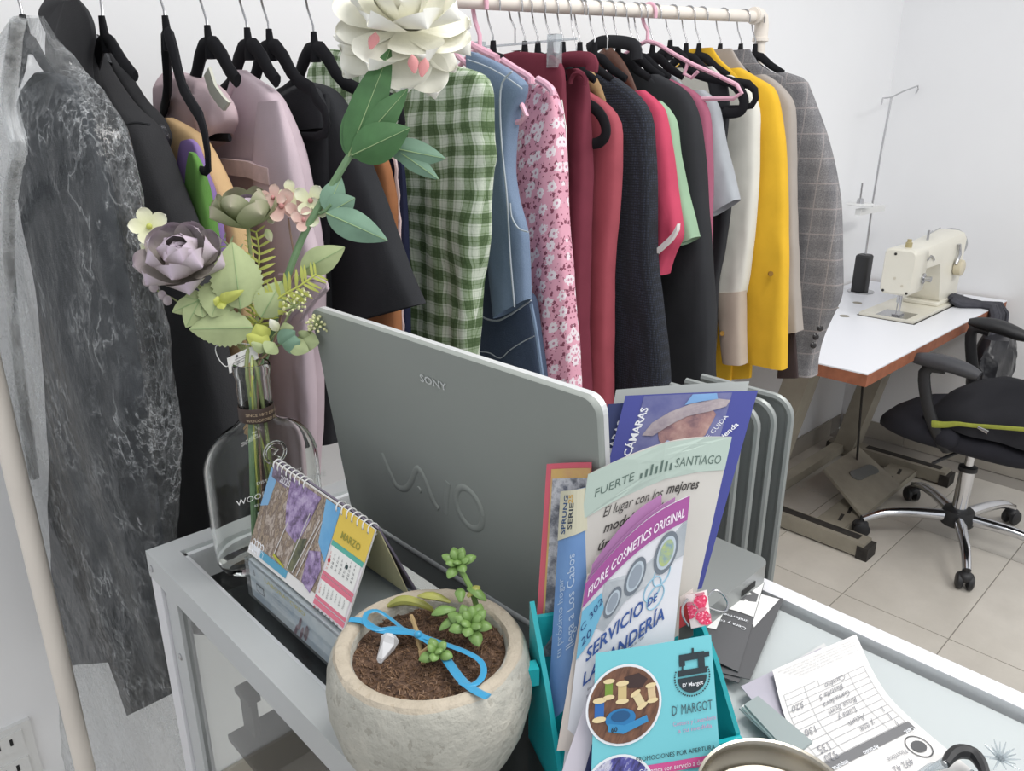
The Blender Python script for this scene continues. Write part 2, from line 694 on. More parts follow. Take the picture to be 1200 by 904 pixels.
def cloth(x, near, far, t, amp=.006, freq=1.0, seed=0, m=44, tp=.35, gather=0.0, open_bottom=True, cup=.5, tb=1.0, dx=0.0, own=False):
    """hanging cloth between a near edge and a far edge (lists of points in the plane X = x), half thickness t.
       folds run down the cloth and deepen towards the hem"""
    n = len(near)
    rs, uvs = [], []
    vv = 0.0
    for i in range(n):
        s = i / (n - 1)
        a, b = near[i], far[i]
        c, d = (a + b) / 2, (a - b) / 2
        if i:
            vv += ((near[i] - near[i - 1]).length + (far[i] - far[i - 1]).length) / 2
        th = t * (tp + (1 - tp) * min(1.0, s * 4.0)) * lerp(1.0, tb, s)
        am = amp * (gather + (1 - gather) * min(1.0, s * 1.6))
        ring, ru = [], []
        for j in range(m):
            w = 2 * PI * j / m
            cw, sw = math.cos(w), math.sin(w)
            q = c + d * (math.copysign(abs(cw) ** 0.75, cw))
            side = math.copysign(abs(sw) ** cup, sw)
            yy = q.y * 1.0
            fold = noise.noise(V((yy * 17 * freq, q.z * 2.2, seed * 3.7 + (1.3 if side > 0 else 0)))) + .5 * noise.noise(V((yy * 38 * freq, q.z * 4.5 + seed, seed * 1.9)))
            fine = .25 * noise.noise(V((yy * 60, q.z * 30, seed + side)))
            q = V(((q.x if own else x) + dx * s + side * th + (fold + fine) * am * (0.35 + .65 * abs(sw)), q.y + .25 * am * noise.noise(V((q.z * 14, seed, 2.0 * cw))), q.z))
            q.y = min(q.y, WY - .03)
            ring.append(q)
        cum = [0.0]
        for j in range(1, m // 2 + 1):
            cum.append(cum[-1] + (ring[j] - ring[j - 1]).length)
        cen = cum[m // 4]
        ru = [(cum[j if j <= m // 2 else m - j] - cen + c.y, vv) for j in range(m)]
        rs.append(ring)
        uvs.append(ru)
    mb = MB()
    mb.rings(rs, caps=False, uvs=uvs)
    # close the top, tuck the hem inwards
    nb = len(mb.v)
    mb.f.append(tuple(range(m - 1, -1, -1)))
    last = rs[-1]
    cc = sum(last, V((0, 0, 0))) / m
    inner = [lerp(p, cc, .06) + V((0, 0, .004)) for p in last]
    up = rs[-5]
    cu_ = sum(up, V((0, 0, 0))) / m
    inner2 = [lerp(p, cu_, .22) for p in up]
    mb.v += inner + inner2
    mb.uv += uvs[-1] + uvs[-1]
    b0 = (n - 1) * m
    for j in range(m):
        k = (j + 1) % m
        mb.f.append((b0 + j, b0 + k, nb + k, nb + j))
        mb.f.append((nb + j, nb + k, nb + m + k, nb + m + j))
    mb.f.append(tuple(nb + m + j for j in range(m)))
    return mb


def mirror(near, x, lim=WY - .03, shrink=1.0):
    return [V((x, min(RY + (RY - p.y) * shrink, lim), p.z)) for p in near]


def shift(near, dy, dz=0.0, ease=10.0):
    n = len(near)
    return [V((p.x, p.y + (dy(i / (n - 1)) if callable(dy) else dy), p.z + (dz(i / (n - 1)) if callable(dz) else dz))) for i, p in enumerate(near)]


def sub(near, k0, k1, n=None):
    a = near[int(k0 * (len(near) - 1)):int(k1 * (len(near) - 1)) + 1]
    return resample(a, n or len(a))


def garment(name, label, cat, x, ztop=None):
    return thing(name, (x, RY, ztop or bar_z(x) - .12), label, cat, 'garments on the rack')


def hang(near, hem, x, n=46):
    """extend an edge straight down to a hem height"""
    last = near[-1]
    return resample(list(near) + [V((x, last.y, lerp(last.z, hem, .5))), V((x, last.y, hem))], n)


# ---- fabric materials
F = {}
F['black'] = fabric('black_wool', (55, 55, 57), var=.08, weave=500)
F['blackdeep'] = fabric('black_crepe', (48, 49, 52), var=.08, weave=800)
F['suit'] = fabric('dark_suit_cloth', (42, 46, 51), var=.12, weave=700)
F['tan'] = fabric('tan_shawl', (216, 182, 136), var=.12)
F['purple'] = fabric('purple_cloth', (140, 116, 170), var=.1)
F['green'] = fabric('green_cloth', (98, 142, 72), var=.12)
F['blush'] = fabric('blush_satin', (208, 186, 191), var=.05)
F['mauve_pale'] = fabric('pale_mauve_cotton', (202, 184, 192), var=.05)
F['ribbon'] = fabric('pale_ribbon', (205, 205, 192), var=.04)
F['rust'] = fabric('rust_cloth', (158, 106, 72), var=.12)
F['navycord'] = fabric('navy_trim', (38, 42, 66), var=.1)
F['maroon'] = fabric('maroon_crepe', (116, 52, 66), var=.12)
F['rose'] = fabric('rose_red_jersey', (160, 78, 88), var=.1)
F['hotpink'] = fabric('hot_pink_jersey', (192, 74, 100), var=.07)
F['mint'] = fabric('mint_jersey', (148, 176, 148), var=.06)
F['dustpink'] = fabric('dusty_mauve_cloth', (160, 92, 114), var=.08)
F['grey'] = fabric('grey_marl', (166, 170, 175), var=.1)
F['cream'] = fabric('cream_cotton', (214, 212, 203), var=.05)
F['beige'] = fabric('beige_cuff', (184, 170, 156), var=.06)
F['yellow'] = fabric('yellow_twill', (222, 176, 52), var=.06)
F['taupe'] = fabric('taupe_cloth', (166, 158, 151), var=.06)
F['lining'] = fabric('dark_lining', (66, 56, 56), var=.1)
F['white'] = fabric('white_cotton', (232, 228, 226), var=.03)
m_lace = fabric('lace_trim', (214, 192, 192), var=.3, weave=250)
m_stitch = plain('stitching', (176, 184, 192), rough=.9)
m_button = plain('dark_button', (34, 30, 30), rough=.25)
m_brass = plain('brass_button', (150, 112, 50), rough=.35, metal=.6)
m_taglabel = plain('white_tag', (228, 226, 222), rough=.6)


def gingham():
    k = NT('green_gingham')
    u, v = k.uv()
    w = k.noise(9, 2, k.coord('Object'))
    u2 = k.math('ADD', u, k.math('MULTIPLY', w, .04))
    v2 = k.math('ADD', v, k.math('MULTIPLY', k.noise(7, 2), .022))
    a = k.math('ADD', k.band(u2, .037, .48), k.band(v2, .040, .46))
    thin = k.math('ADD', k.band(u2, .0123, .2, .3), k.band(v2, .0133, .14, .3))
    tot = k.math('ADD', k.math('MULTIPLY', a, .42), k.math('MULTIPLY', thin, .16))
    speck = k.noise(260, 2)
    tot = k.math('ADD', tot, k.math('MULTIPLY', k.math('SUBTRACT', speck, .5), .3))
    k.base(k.ramp(tot, [(0, lin((206, 214, 198))), (.35, lin((156, 172, 146))), (.62, lin((110, 132, 92))), (.9, lin((70, 92, 56)))]))
    k.b.inputs['Roughness'].default_value = .9
    k.bump(k.noise(320, 2), .3)
    return k.m


def floral():
    k = NT('pink_floral_print')
    sc = k.n('ShaderNodeVectorMath', operation='SCALE')
    k.l(k.coord('UV'), sc.inputs[0])
    sc.inputs['Scale'].default_value = 1.0

    def cells(scale, rnd=1.0, off=0.0):
        ad = k.n('ShaderNodeVectorMath', operation='ADD')
        k.l(sc.outputs[0], ad.inputs[0])
        ad.inputs[1].default_value = (off, off * 1.7, 0)
        nd = k.n('ShaderNodeTexVoronoi')
        nd.voronoi_dimensions = '2D'
        nd.inputs['Scale'].default_value = scale
        nd.inputs['Randomness'].default_value = rnd
        k.l(ad.outputs[0], nd.inputs['Vector'])
        return nd
    wob = k.math('MULTIPLY', k.math('SUBTRACT', k.noise(220, 1, sc.outputs[0]), .5), .5)
    f = cells(34, .8)
    flower = k.math('LESS_THAN', k.math('ADD', f.outputs['Distance'], wob), .28)
    core = k.math('LESS_THAN', f.outputs['Distance'], .08)
    l1 = cells(62, 1.0, 3.3)
    leaf = k.math('LESS_THAN', k.math('ADD', l1.outputs['Distance'], k.math('MULTIPLY', wob, 1.3)), .2)
    l2 = cells(90, 1.0, 7.1)
    leaf2 = k.math('LESS_THAN', k.math('ADD', l2.outputs['Distance'], wob), .12)
    base = k.mix(k.noise(30, 3), lin((214, 152, 172)), lin((228, 170, 188)))
    c = k.mix(leaf, base, lin((134, 72, 92)))
    c = k.mix(leaf2, c, lin((150, 84, 104)))
    c = k.mix(flower, c, lin((232, 220, 226)))
    c = k.mix(core, c, lin((196, 138, 160)))
    k.base(c)
    k.b.inputs['Roughness'].default_value = .85
    return k.m


def plaid():
    k = NT('grey_plaid_wool')
    u, v = k.uv()
    n1 = k.noise(420, 3)
    base = k.ramp(n1, [(.3, lin((102, 101, 104))), (.7, lin((150, 148, 149)))])
    d1 = k.math('ADD', k.band(u, .055, .42), k.band(v, .062, .42))
    c = k.mix(k.math('MULTIPLY', k.math('MULTIPLY', d1, k.noise(30, 3)), .36), base, lin((82, 82, 88)))
    l = k.math('MAXIMUM', k.band(u, .055, .05, .2), k.band(v, .062, .06, .3))
    c = k.mix(k.math('MULTIPLY', l, .34), c, lin((190, 178, 174)))
    k.base(c)
    k.b.inputs['Roughness'].default_value = .95
    k.bump(n1, .3)
    return k.m


def knit():
    k = NT('navy_knit')
    u, v = k.uv()
    nd = k.n('ShaderNodeTexVoronoi')
    nd.inputs['Scale'].default_value = 210
    nd.inputs['Randomness'].default_value = .25
    k.l(k.coord(), nd.inputs['Vector'])
    k.base(k.ramp(nd.outputs['Distance'], [(.1, lin((52, 58, 74))), (.5, lin((30, 33, 40)))]))
    k.b.inputs['Roughness'].default_value = .95
    k.bump(nd.outputs['Distance'], .6, .003)
    return k.m


def denim(name, a, b):
    k = NT(name)
    n1 = k.noise(500, 2)
    n2 = k.noise(8, 4)
    c = k.mix(n1, lin(a), lin(b))
    k.base(k.mix(k.math('MULTIPLY', n2, .5), c, lin([min(255, x + 26) for x in b])))
    k.b.inputs['Roughness'].default_value = .9
    k.bump(n1, .3)
    return k.m


def sequin():
    k = NT('sequin_black')
    nd = k.n('ShaderNodeTexVoronoi')
    nd.inputs['Scale'].default_value = 260
    k.l(k.coord(), nd.inputs['Vector'])
    k.base(k.ramp(nd.outputs['Distance'], [(.1, lin((150, 150, 156))), (.25, lin((44, 44, 48)))]))
    k.b.inputs['Roughness'].default_value = .3
    return k.m


F['gingham'], F['floral'], F['plaid'], F['knit'] = gingham(), floral(), plaid(), knit()
F['denim'] = denim('light_denim', (86, 106, 134), (118, 136, 160))
F['jeans'] = denim('dark_denim', (44, 56, 78), (66, 80, 104))
F['sequin'] = sequin()


def stitch(path, parent, r=.0011, mat=None, name='stitching'):
    return link(name, MB().tube(path, r, 5), mat or m_stitch, parent)


def simple(name, label, cat, x, px, mat, t=.02, hem=None, amp=.006, freq=1.0, seed=0, far=None, shrink=1.0, part='body', gather=0.0, tp=.35, n=46, m=44, dx=0.0):
    g = garment(name, label, cat, x)
    near = prof(x, px, n)
    if hem is not None:
        near = hang(near, hem, x, n)
    fr = prof(x, far, n) if far else mirror(near, x, shrink=shrink)
    link(part, cloth(x, near, fr, t, amp, freq, seed, m=m, gather=gather, tp=tp, dx=dx), mat, g)
    return g, near


def sleeved(name, label, cat, x, sh, mat, sleeve_w=.11, t=.016, st=.03, hem=.8, amp=.0075, seed=0, cuff_far=None, inset=.05, sleeve_mat=None, body_amp=None, short=False, body_shift=0.0):
    """sh: near silhouette from collar over the shoulder down the sleeve to the cuff"""
    g = garment(name, label, cat, x)
    xs_ = x + st * .4
    near = prof(xs_, [q for q in sh if on_x(q[0], q[1], xs_).y < RY - .012], 50)
    n = len(near)
    # shoulder point: the first point past which the edge runs mostly down
    k = next((i for i in range(4, n - 1) if abs(near[i + 1].z - near[i].z) > 1.9 * abs(near[i + 1].y - near[i].y)), n // 4)
    bod = [V((x, p.y + inset * min(1.0, i / max(k, 1)), p.z)) for i, p in enumerate(near[:k + 1])]
    bod = resample(bod + [V((x, near[k].y + inset, near[k].z - .15)), V((x, near[k].y + inset - .01, hem + .2)), V((x, near[k].y + inset - .015, hem))], 46)
    link('body', cloth(x + body_shift, bod, mirror(bod, x), t, body_amp or amp, 1.0, seed), mat, g)
    ks = max(0, k - 7)
    sl = resample(near[ks:], 40)
    if cuff_far:
        cf = on_x(cuff_far[0], cuff_far[1], xs_)
    else:
        cf = sl[-1] + V((0, sleeve_w * .85, .004))
    far = []
    for i, p in enumerate(sl):
        s = i / (len(sl) - 1)
        d = V((0, sleeve_w * min(1.0, .35 + s * 3), -.004 * (1 - s)))
        e = cf - sl[-1]
        far.append(p + lerp(d, e, s ** 1.5))
    sm = sleeve_mat or mat
    so_ = link('sleeve', cloth(xs_, sl, far, st, amp, 1.3, seed + 11, m=30, tp=.45), sm, g)
    # the other sleeve behind
    sl2 = [V((x, min(2 * RY - p.y, WY - .02), p.z)) for p in sl]
    far2 = [V((x, min(2 * RY - p.y, WY - .05), p.z)) for p in far]
    link('sleeve', cloth(x, sl2, far2, st * .7, amp, 1.3, seed + 17, m=20, tp=.45), sm, g)
    return g, near, sl, far


# ---------------------------------------------------------------- left end: bagged suit, black coats
def plastic_mat():
    k = NT('crinkled_clear_film')
    out = k.t.nodes['Material Output']
    co = k.coord()
    mp = k.n('ShaderNodeMapping')
    mp.inputs['Scale'].default_value = (1, 1, .45)
    k.l(co, mp.inputs[0])
    mp.inputs['Rotation'].default_value = (.5, 0, 0)
    n1 = k.noise(24, 6, mp.outputs[0], rough=.6)
    n2 = k.noise(60, 5, mp.outputs[0])
    n3 = k.noise(7, 3, mp.outputs[0])
    mp2 = k.n('ShaderNodeMapping')
    mp2.inputs['Scale'].default_value = (1, 1.0, .55)
    mp2.inputs['Rotation'].default_value = (-.9, 0, 0)
    k.l(co, mp2.inputs[0])

    def crease_glints(scale, vec, w):  # pale lines for whitened folds, also painted highlights in place of glossy glints
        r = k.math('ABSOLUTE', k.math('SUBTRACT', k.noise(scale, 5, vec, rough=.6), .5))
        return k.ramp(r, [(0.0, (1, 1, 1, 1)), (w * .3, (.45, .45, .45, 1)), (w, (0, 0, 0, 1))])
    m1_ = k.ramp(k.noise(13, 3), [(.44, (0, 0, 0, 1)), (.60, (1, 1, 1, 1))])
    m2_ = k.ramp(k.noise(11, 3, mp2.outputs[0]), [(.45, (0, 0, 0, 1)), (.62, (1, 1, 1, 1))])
    line = k.math('ADD', k.math('MULTIPLY', crease_glints(26, mp.outputs[0], .03), m1_), k.math('MULTIPLY', crease_glints(70, mp2.outputs[0], .05), m2_))
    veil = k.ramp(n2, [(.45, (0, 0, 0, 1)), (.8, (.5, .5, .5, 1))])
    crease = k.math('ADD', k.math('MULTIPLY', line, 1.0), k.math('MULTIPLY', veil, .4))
    tr = k.n('ShaderNodeBsdfTransparent')
    tr.inputs[0].default_value = (.94, .95, .955, 1)
    df = k.n('ShaderNodeBsdfTranslucent')
    df.inputs[0].default_value = lin((225, 228, 230))
    dd = k.n('ShaderNodeBsdfDiffuse')
    dd.inputs[0].default_value = lin((236, 239, 241))
    gl = k.n('ShaderNodeBsdfGlossy')
    gl.inputs['Roughness'].default_value = .12
    bp = k.n('ShaderNodeBump')
    bp.inputs['Strength'].default_value = .35
    bp.inputs['Distance'].default_value = .012
    k.l(k.math('ADD', n1, k.math('MULTIPLY', n2, .35)), bp.inputs['Height'])
    for q in (gl, dd):
        k.l(bp.outputs[0], q.inputs['Normal'])
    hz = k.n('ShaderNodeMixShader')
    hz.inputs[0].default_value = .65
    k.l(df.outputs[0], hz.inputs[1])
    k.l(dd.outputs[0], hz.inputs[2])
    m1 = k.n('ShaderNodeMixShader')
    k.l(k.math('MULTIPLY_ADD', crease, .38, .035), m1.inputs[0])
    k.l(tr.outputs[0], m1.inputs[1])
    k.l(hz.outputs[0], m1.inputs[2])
    lw = k.n('ShaderNodeLayerWeight')
    lw.inputs[0].default_value = .5
    k.l(bp.outputs[0], lw.inputs['Normal'])
    m2 = k.n('ShaderNodeMixShader')
    k.l(k.math('MULTIPLY_ADD', k.math('POWER', lw.outputs['Facing'], 4.0), .5, .04), m2.inputs[0])
    k.l(m1.outputs[0], m2.inputs[1])
    k.l(gl.outputs[0], m2.inputs[2])
    k.l(m2.outputs[0], out.inputs['Surface'])
    return k.m


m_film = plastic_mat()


def bunched():
    k = NT('bunched_clear_film')
    out = k.t.nodes['Material Output']
    tr = k.n('ShaderNodeBsdfTransparent')
    df = k.n('ShaderNodeBsdfDiffuse')
    df.inputs[0].default_value = lin((240, 242, 243))
    mp = k.n('ShaderNodeMapping')
    mp.inputs['Scale'].default_value = (1, 1, .12)
    k.l(k.coord(), mp.inputs[0])
    f = k.ramp(k.noise(90, 4, mp.outputs[0]), [(.35, (.10, .10, .10, 1)), (.7, (.42, .42, .42, 1))])
    mx = k.n('ShaderNodeMixShader')
    k.l(f, mx.inputs[0])
    k.l(tr.outputs[0], mx.inputs[1])
    k.l(df.outputs[0], mx.inputs[2])
    k.l(mx.outputs[0], out.inputs['Surface'])
    return k.m


m_bunch = bunched()

# suit inside the bag
g = garment('suit_jacket', 'dark grey suit jacket inside the clear plastic garment bag, leftmost on the rack', 'jacket', .275)
near = prof(.275, [(58, 84), (84, 98), (106, 150), (128, 250), (140, 330), (152, 430), (164, 540), (178, 700), (186, 765)], 46)
far = resample([on_x(a, b, lerp(.252, .208, min(1, i / 6))) for i, (a, b) in enumerate([(46, 86), (26, 118), (22, 180), (34, 260), (52, 330), (60, 420), (64, 520), (66, 620), (72, 778)])], 46)
link('body', cloth(.275, near, far, .02, .006, .8, 3, own=True), F['suit'], g)
near = prof(.262, [(72, 96), (102, 140), (132, 260), (158, 420), (178, 560), (196, 720), (204, 812)], 40)
far = prof(.256, [(56, 98), (58, 170), (84, 290), (100, 440), (112, 600), (122, 740), (152, 838)], 40)
link('sleeve', cloth(.266, near, far, .012, .004, 1.0, 8, m=30, own=True), F['suit'], g)
hanger(.275, 'hanger at the left end of the rack, inside the clear garment bag', lean=0.0, zneck=1.60, hid=True)
# the bag itself: film over the suit, pinched at the hook
bg = garment('garment_bag', 'long clear plastic garment bag over a dark suit, leftmost on the rack', 'garment bag', .275)
nearb = prof(.262, [(36, 18), (50, 46), (64, 64), (92, 108), (119, 169), (146, 290), (169, 416), (181, 500), (190, 640), (204, 760), (212, 880), (216, 960)], 72)
farb = prof(.195, [(14, 20), (2, 40), (-20, 110), (-30, 200), (-16, 330), (14, 450), (44, 600), (72, 790), (86, 900), (94, 960)], 72)
mb = MB()
rs = []
for i, (a, b) in enumerate(zip(nearb, farb)):
    s = i / 71
    c, d = (a + b) / 2, (a - b) / 2
    ring = []
    for j in range(72):
        w = 2 * PI * j / 72
        cw, sw = math.cos(w), math.sin(w)
        q = c + d * math.copysign(abs(cw) ** .8, cw)
        th = .036 * min(1, .25 + s * 5)
        f = noise.noise(V((q.y * 16, q.z * 3, 5.0 + sw))) * .009 + noise.noise(V((q.y * 50, q.z * 12, 9.0))) * .004 + abs(noise.noise(V((q.y * 30 + q.z * 20, q.z * 14 - q.y * 22, 1.0)))) * .005
        ring.append(V((q.x + .006 + math.copysign(abs(sw) ** .5, sw) * th + f * min(1, s * 8), min(q.y + noise.noise(V((q.z * 18, 1, cw))) * .005, WY - .02), q.z)))
    rs.append(ring)
mb.rings(rs, caps=False)
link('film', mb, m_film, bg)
# knotted tail of film hanging down the front of the bag
kn = MB()
pth = [on_x(a, b, .196) for a, b in ((24, 24), (16, 80), (14, 130), (24, 172), (22, 190), (14, 240), (14, 330), (28, 460), (42, 560))]
wid = resample([V((w, 0, 0)) for w in (.006, .014, .010, .004, .006, .012, .014, .014, .008)], 40)
for q in range(2):
    def strip(u, v, q=q):
        k = min(int(u * 39), 39)
        p = pts_[k]
        a = (v - .5) * 2
        return (p + V((.004 * math.cos(a * 9 + q * 2 + u * 14) - .004 * q, a * wid[k].x * (1 - .2 * q), .002 * math.sin(a * 5))), V((-1, 0, 0)))
    pts_ = resample(pth, 40)
    kn.sheet(strip, 39, 12, .0006)
link('tied_tail', kn, m_bunch, bg)

g = garment('long_coat', 'long black wool coat with a wide lapel, second from the left end of the rack', 'coat', .36)
near = prof(.375, [(112, 62), (128, 92), (148, 122), (170, 143), (181, 165), (196, 205), (219, 265), (234, 325), (250, 390), (272, 486), (289, 570), (300, 660), (305, 740)], 56)
far = prof(.375, [(100, 95), (104, 130), (112, 165), (120, 190), (126, 230), (130, 300), (136, 380), (142, 470), (150, 560), (156, 640), (162, 720)], 56)
link('sleeve', cloth(.375, near, far, .034, .003, .7, 4, tp=.5), F['black'], g)
near = prof(.355, [(84, 0), (104, 24), (108, 60), (118, 130), (124, 200), (130, 300), (148, 480), (160, 620)], 56)
far = prof(.355, [(62, 30), (61, 60), (64, 130), (70, 230), (84, 400), (98, 540), (106, 620)], 56)
link('body', cloth(.352, near, far, .024, .004, .7, 6), F['black'], g)
link('shoulder_seam', MB().tube(resample([on_x(a, b, .338) for a, b in ((124, 168), (130, 155), (144, 147), (160, 144), (175, 146))], 16), .0016, 6), F['blackdeep'], g)
near = prof(.335, [(86, -4), (100, 14), (107, 40), (103, 75), (110, 130), (116, 190)], 30)
far = prof(.335, [(72, 4), (64, 40), (66, 70), (72, 110), (84, 160), (104, 200)], 30)
link('lapel', cloth(.338, near, far, .006, .002, .6, 7), F['black'], g)
near = prof(.39, [(92, -6), (104, 8), (112, 30), (110, 60)], 20)
far = prof(.39, [(74, 2), (70, 20), (80, 44), (96, 66)], 20)
link('collar', cloth(.368, near, far, .012, .002, .6, 9), F['black'], g)
hanger(.372, 'hanger holding the long black wool coat', lean=-.01, hid=True)
g, near = simple('evening_jacket', 'small black jacket with glittering beads at the shoulder, behind the long black coat', 'jacket', .415,
       [(112, 40), (130, 56), (150, 92), (168, 118), (186, 140), (194, 160), (192, 172), (184, 200)], F['black'], t=.014, amp=.003, seed=12, far=[(106, 40), (110, 66), (122, 96), (140, 130), (156, 160), (164, 200)])
near2 = prof(.409, [(108, 44), (124, 48), (134, 70), (140, 84)], 14)
link('beaded_trim', MB().tube([p + V((-.012, -.004, 0)) for p in resample([on_x(a, b, .409) for a, b in ((116, 42), (128, 56), (136, 76))], 12)], .006, 8), F['sequin'], g)
link('beaded_cuff', MB().tube([p for p in resample([on_x(a, b, .40) for a, b in ((188, 150), (193, 160), (192, 172))], 8)], .006, 8), F['sequin'], g)

# shawl and cloths folded over one hanger
hanger(.44, 'black velvet hanger seen edge-on, carrying tan, purple and green cloths', lean=0.0, turn=.24, zneck=1.612, half=.19, drop=1.35)
def fold_cloth(name, label, x, near, far, mat, t, seed, amp=.004):
    g = garment(name, label, 'cloth', x)
    n_, f_ = prof(x, near, 44), prof(x, far, 44)
    link('folds', cloth(x, n_, f_, t, amp, 1.6, seed, m=36, gather=.5), mat, g)


fold_cloth('tan_shawl', 'tan yellow shawl draped over the bar of an edge-on black hanger', .455, [(200, 138), (222, 150), (240, 168), (262, 215), (282, 262), (292, 330), (294, 400), (290, 490), (284, 560)],
           [(192, 142), (196, 160), (200, 180), (212, 205), (226, 250), (244, 330), (258, 400), (270, 480), (276, 560)], F['tan'], .02, 21)
fold_cloth('purple_scarf', 'lilac purple scarf hanging down beside the green one under the tan shawl', .425, [(224, 163), (232, 172), (240, 200), (252, 240), (260, 285), (262, 330), (262, 400)],
           [(215, 166), (212, 180), (212, 215), (220, 250), (224, 290), (230, 340), (236, 400)], F['purple'], .012, 22)
fold_cloth('green_scarf', 'bright green scarf hanging from the tip of the edge-on black hanger', .41, [(228, 180), (236, 196), (246, 240), (254, 290), (256, 350)],
           [(223, 178), (221, 200), (223, 240), (226, 280), (230, 350)], F['green'], .010, 23)

# blush blouse, mauve dress
hanger(.495, 'black velvet hanger holding the blush satin blouse', lean=0.0, near=.06)
g, near = simple('satin_blouse', 'pale blush satin blouse gathered at the top, on the hanger left of the mauve dress', 'blouse', .495,
       [(212, 84), (236, 92), (254, 104), (266, 122), (270, 140), (264, 156)], F['blush'], t=.022, amp=.012, freq=1.6, seed=31, gather=.7,
       far=[(197, 84), (192, 96), (190, 110), (190, 130), (192, 160), (200, 205)])
rb = [on_x(a, b, .475) for a, b in ((245, 83), (252, 104), (262, 118), (268, 124))]
link('ribbon_loop', MB().rings([[p + V((0, -.008, .004)), p + V((-.004, -.008, .004)), p + V((-.004, .010, -.006)), p + V((0, .010, -.006))] for p in rb]), F['ribbon'], g)
hanger(.552, 'black velvet hanger holding the pale mauve dress', lean=0.0, near=.06)
g = garment('mauve_dress', 'pale mauve dress with a lace band and turned-up sleeve, left of the boxy black jacket', 'dress', .545)
near = prof(.55, [(284, 82), (298, 92), (318, 106), (330, 124), (345, 165), (356, 210), (362, 240), (370, 285), (374, 340), (372, 420), (370, 500), (366, 580)], 56)
far = prof(.55, [(276, 84), (272, 104), (262, 128), (247, 152), (252, 190), (258, 240), (262, 300), (268, 370), (278, 450), (290, 530), (300, 600)], 56)
link('body', cloth(.55, near, far, .028, .006, 1.1, 33, gather=.25), F['mauve_pale'], g)
near = prof(.535, [(336, 118), (350, 170), (360, 220), (370, 270), (384, 328), (370, 352), (352, 376)], 30)
far = prof(.535, [(312, 120), (310, 170), (312, 230), (318, 290), (322, 336), (330, 352), (344, 374)], 30)
link('sleeve', cloth(.525, near, far, .016, .003, 1.0, 35, m=30), F['mauve_pale'], g)
lp = [on_x(a, b, .512) for a, b in ((262, 195), (280, 197), (294, 199), (304, 203), (318, 207))]
link('lace_band', MB().rings([[p + V((0.004, 0, .011)), p + V((-.005, 0, .011)), p + V((-.005, 0, -.011)), p + V((0.004, 0, -.011))] for p in resample(lp, 16)]), m_lace, g)
link('neck_seam', MB().tube(resample([on_x(a, b, .522) for a, b in ((277, 83), (272, 104), (262, 128), (247, 152))], 18), .0028, 6), F['mauve_pale'], g)
# turned cuff and lower lilac panel
near = prof(.52, [(330, 330), (372, 322), (386, 332), (372, 356), (352, 378)], 20)
link('cuff_hem', MB().tube(resample([on_x(a, b, .505) for a, b in ((328, 322), (360, 326), (385, 334), (370, 352), (352, 376))], 20), .0026, 6), F['mauve_pale'], g)
near = prof(.53, [(362, 360), (366, 410), (370, 470), (370, 540), (368, 600)], 24)
far = prof(.53, [(300, 360), (300, 420), (300, 480), (304, 540), (306, 600)], 24)
link('skirt_panel', cloth(.525, near, far, .016, .010, 1.4, 37, gather=.8), F['mauve_pale'], g)

# boxy black jacket on two overlapping hangers, rust cloth and navy trim behind
hanger(.585, 'black velvet hanger with crossed arms above the boxy black jacket, nearer of two', lean=0.0, half=.138)
hanger(.657, 'black velvet hanger with a long arm, left of the white peony', lean=0.0, half=.21)
g = garment('boxy_jacket', 'boxy black jacket with one wide short sleeve, between the mauve dress and green gingham', 'jacket', .62)
near = prof(.64, [(366, 96), (386, 102), (400, 116), (412, 142), (424, 170), (444, 222), (462, 270), (480, 318), (496, 356)], 46)
far = prof(.64, [(330, 112), (336, 140), (346, 180), (356, 230), (362, 280), (368, 330), (372, 352), (374, 366), (374, 388)], 46)
link('sleeve', cloth(.635, near, far, .026, .004, .8, 41, tp=.5), F['blackdeep'], g)
near = prof(.61, [(352, 100), (374, 104), (384, 130), (384, 150)], 20)
far = prof(.61, [(330, 112), (326, 130), (330, 150), (338, 156)], 20)
link('yoke', cloth(.605, near, far, .012, .002, .6, 42), F['blackdeep'], g)
near = prof(.61, [(380, 110), (386, 200), (388, 300), (390, 400), (392, 520)], 30)
far = prof(.61, [(322, 116), (330, 200), (340, 300), (350, 400), (356, 520)], 30)
link('body', cloth(.615, near, far, .02, .005, .8, 43), F['blackdeep'], g)
g, near = simple('rust_blouse', 'rust orange blouse glimpsed behind the boxy black jacket', 'blouse', .70, [(430, 170), (452, 186), (462, 230), (464, 290), (466, 384)], F['rust'], t=.018, hem=1.1, amp=.012, freq=1.4, seed=45, gather=.8)
g = garment('navy_dress', 'narrow navy cloth with a lace-edged side, between the rust blouse and green gingham', 'dress', .735)
near = prof(.735, [(462, 176), (472, 190), (476, 250), (478, 300), (480, 385), (480, 440)], 30)
link('body', cloth(.735, near, mirror(near, .735), .012, .005, 1.2, 46), F['navycord'], g)
link('lace_edge', MB().tube([p + V((-.010, .006 + .002 * math.sin(i * 1.9), 0)) for i, p in enumerate(near)], .003, 6), m_lace, g)

# ---------------------------------------------------------------- right-hand run of garments
g = garment('gingham_shirt', 'green and white gingham shirt with gathered shoulders, left of the denim overalls', 'shirt', .80)
near = prof(.82, [(520, 74), (548, 80), (568, 88), (576, 104), (577, 130), (577, 160), (580, 183), (577, 200), (575, 232), (570, 290), (564, 345), (560, 390), (558, 420), (556, 500)], 64)
far = prof(.82, [(392, 58), (372, 74), (366, 100), (372, 140), (400, 190), (440, 230), (470, 270), (476, 320), (478, 370), (480, 420), (482, 500)], 64)
link('body', cloth(.815, near, far, .03, .013, 1.5, 51, m=56, gather=.55), F['gingham'], g)
hanger(.80, 'black velvet hanger whose looped end curls in front of the green gingham shirt', lean=0.0, half=.16)

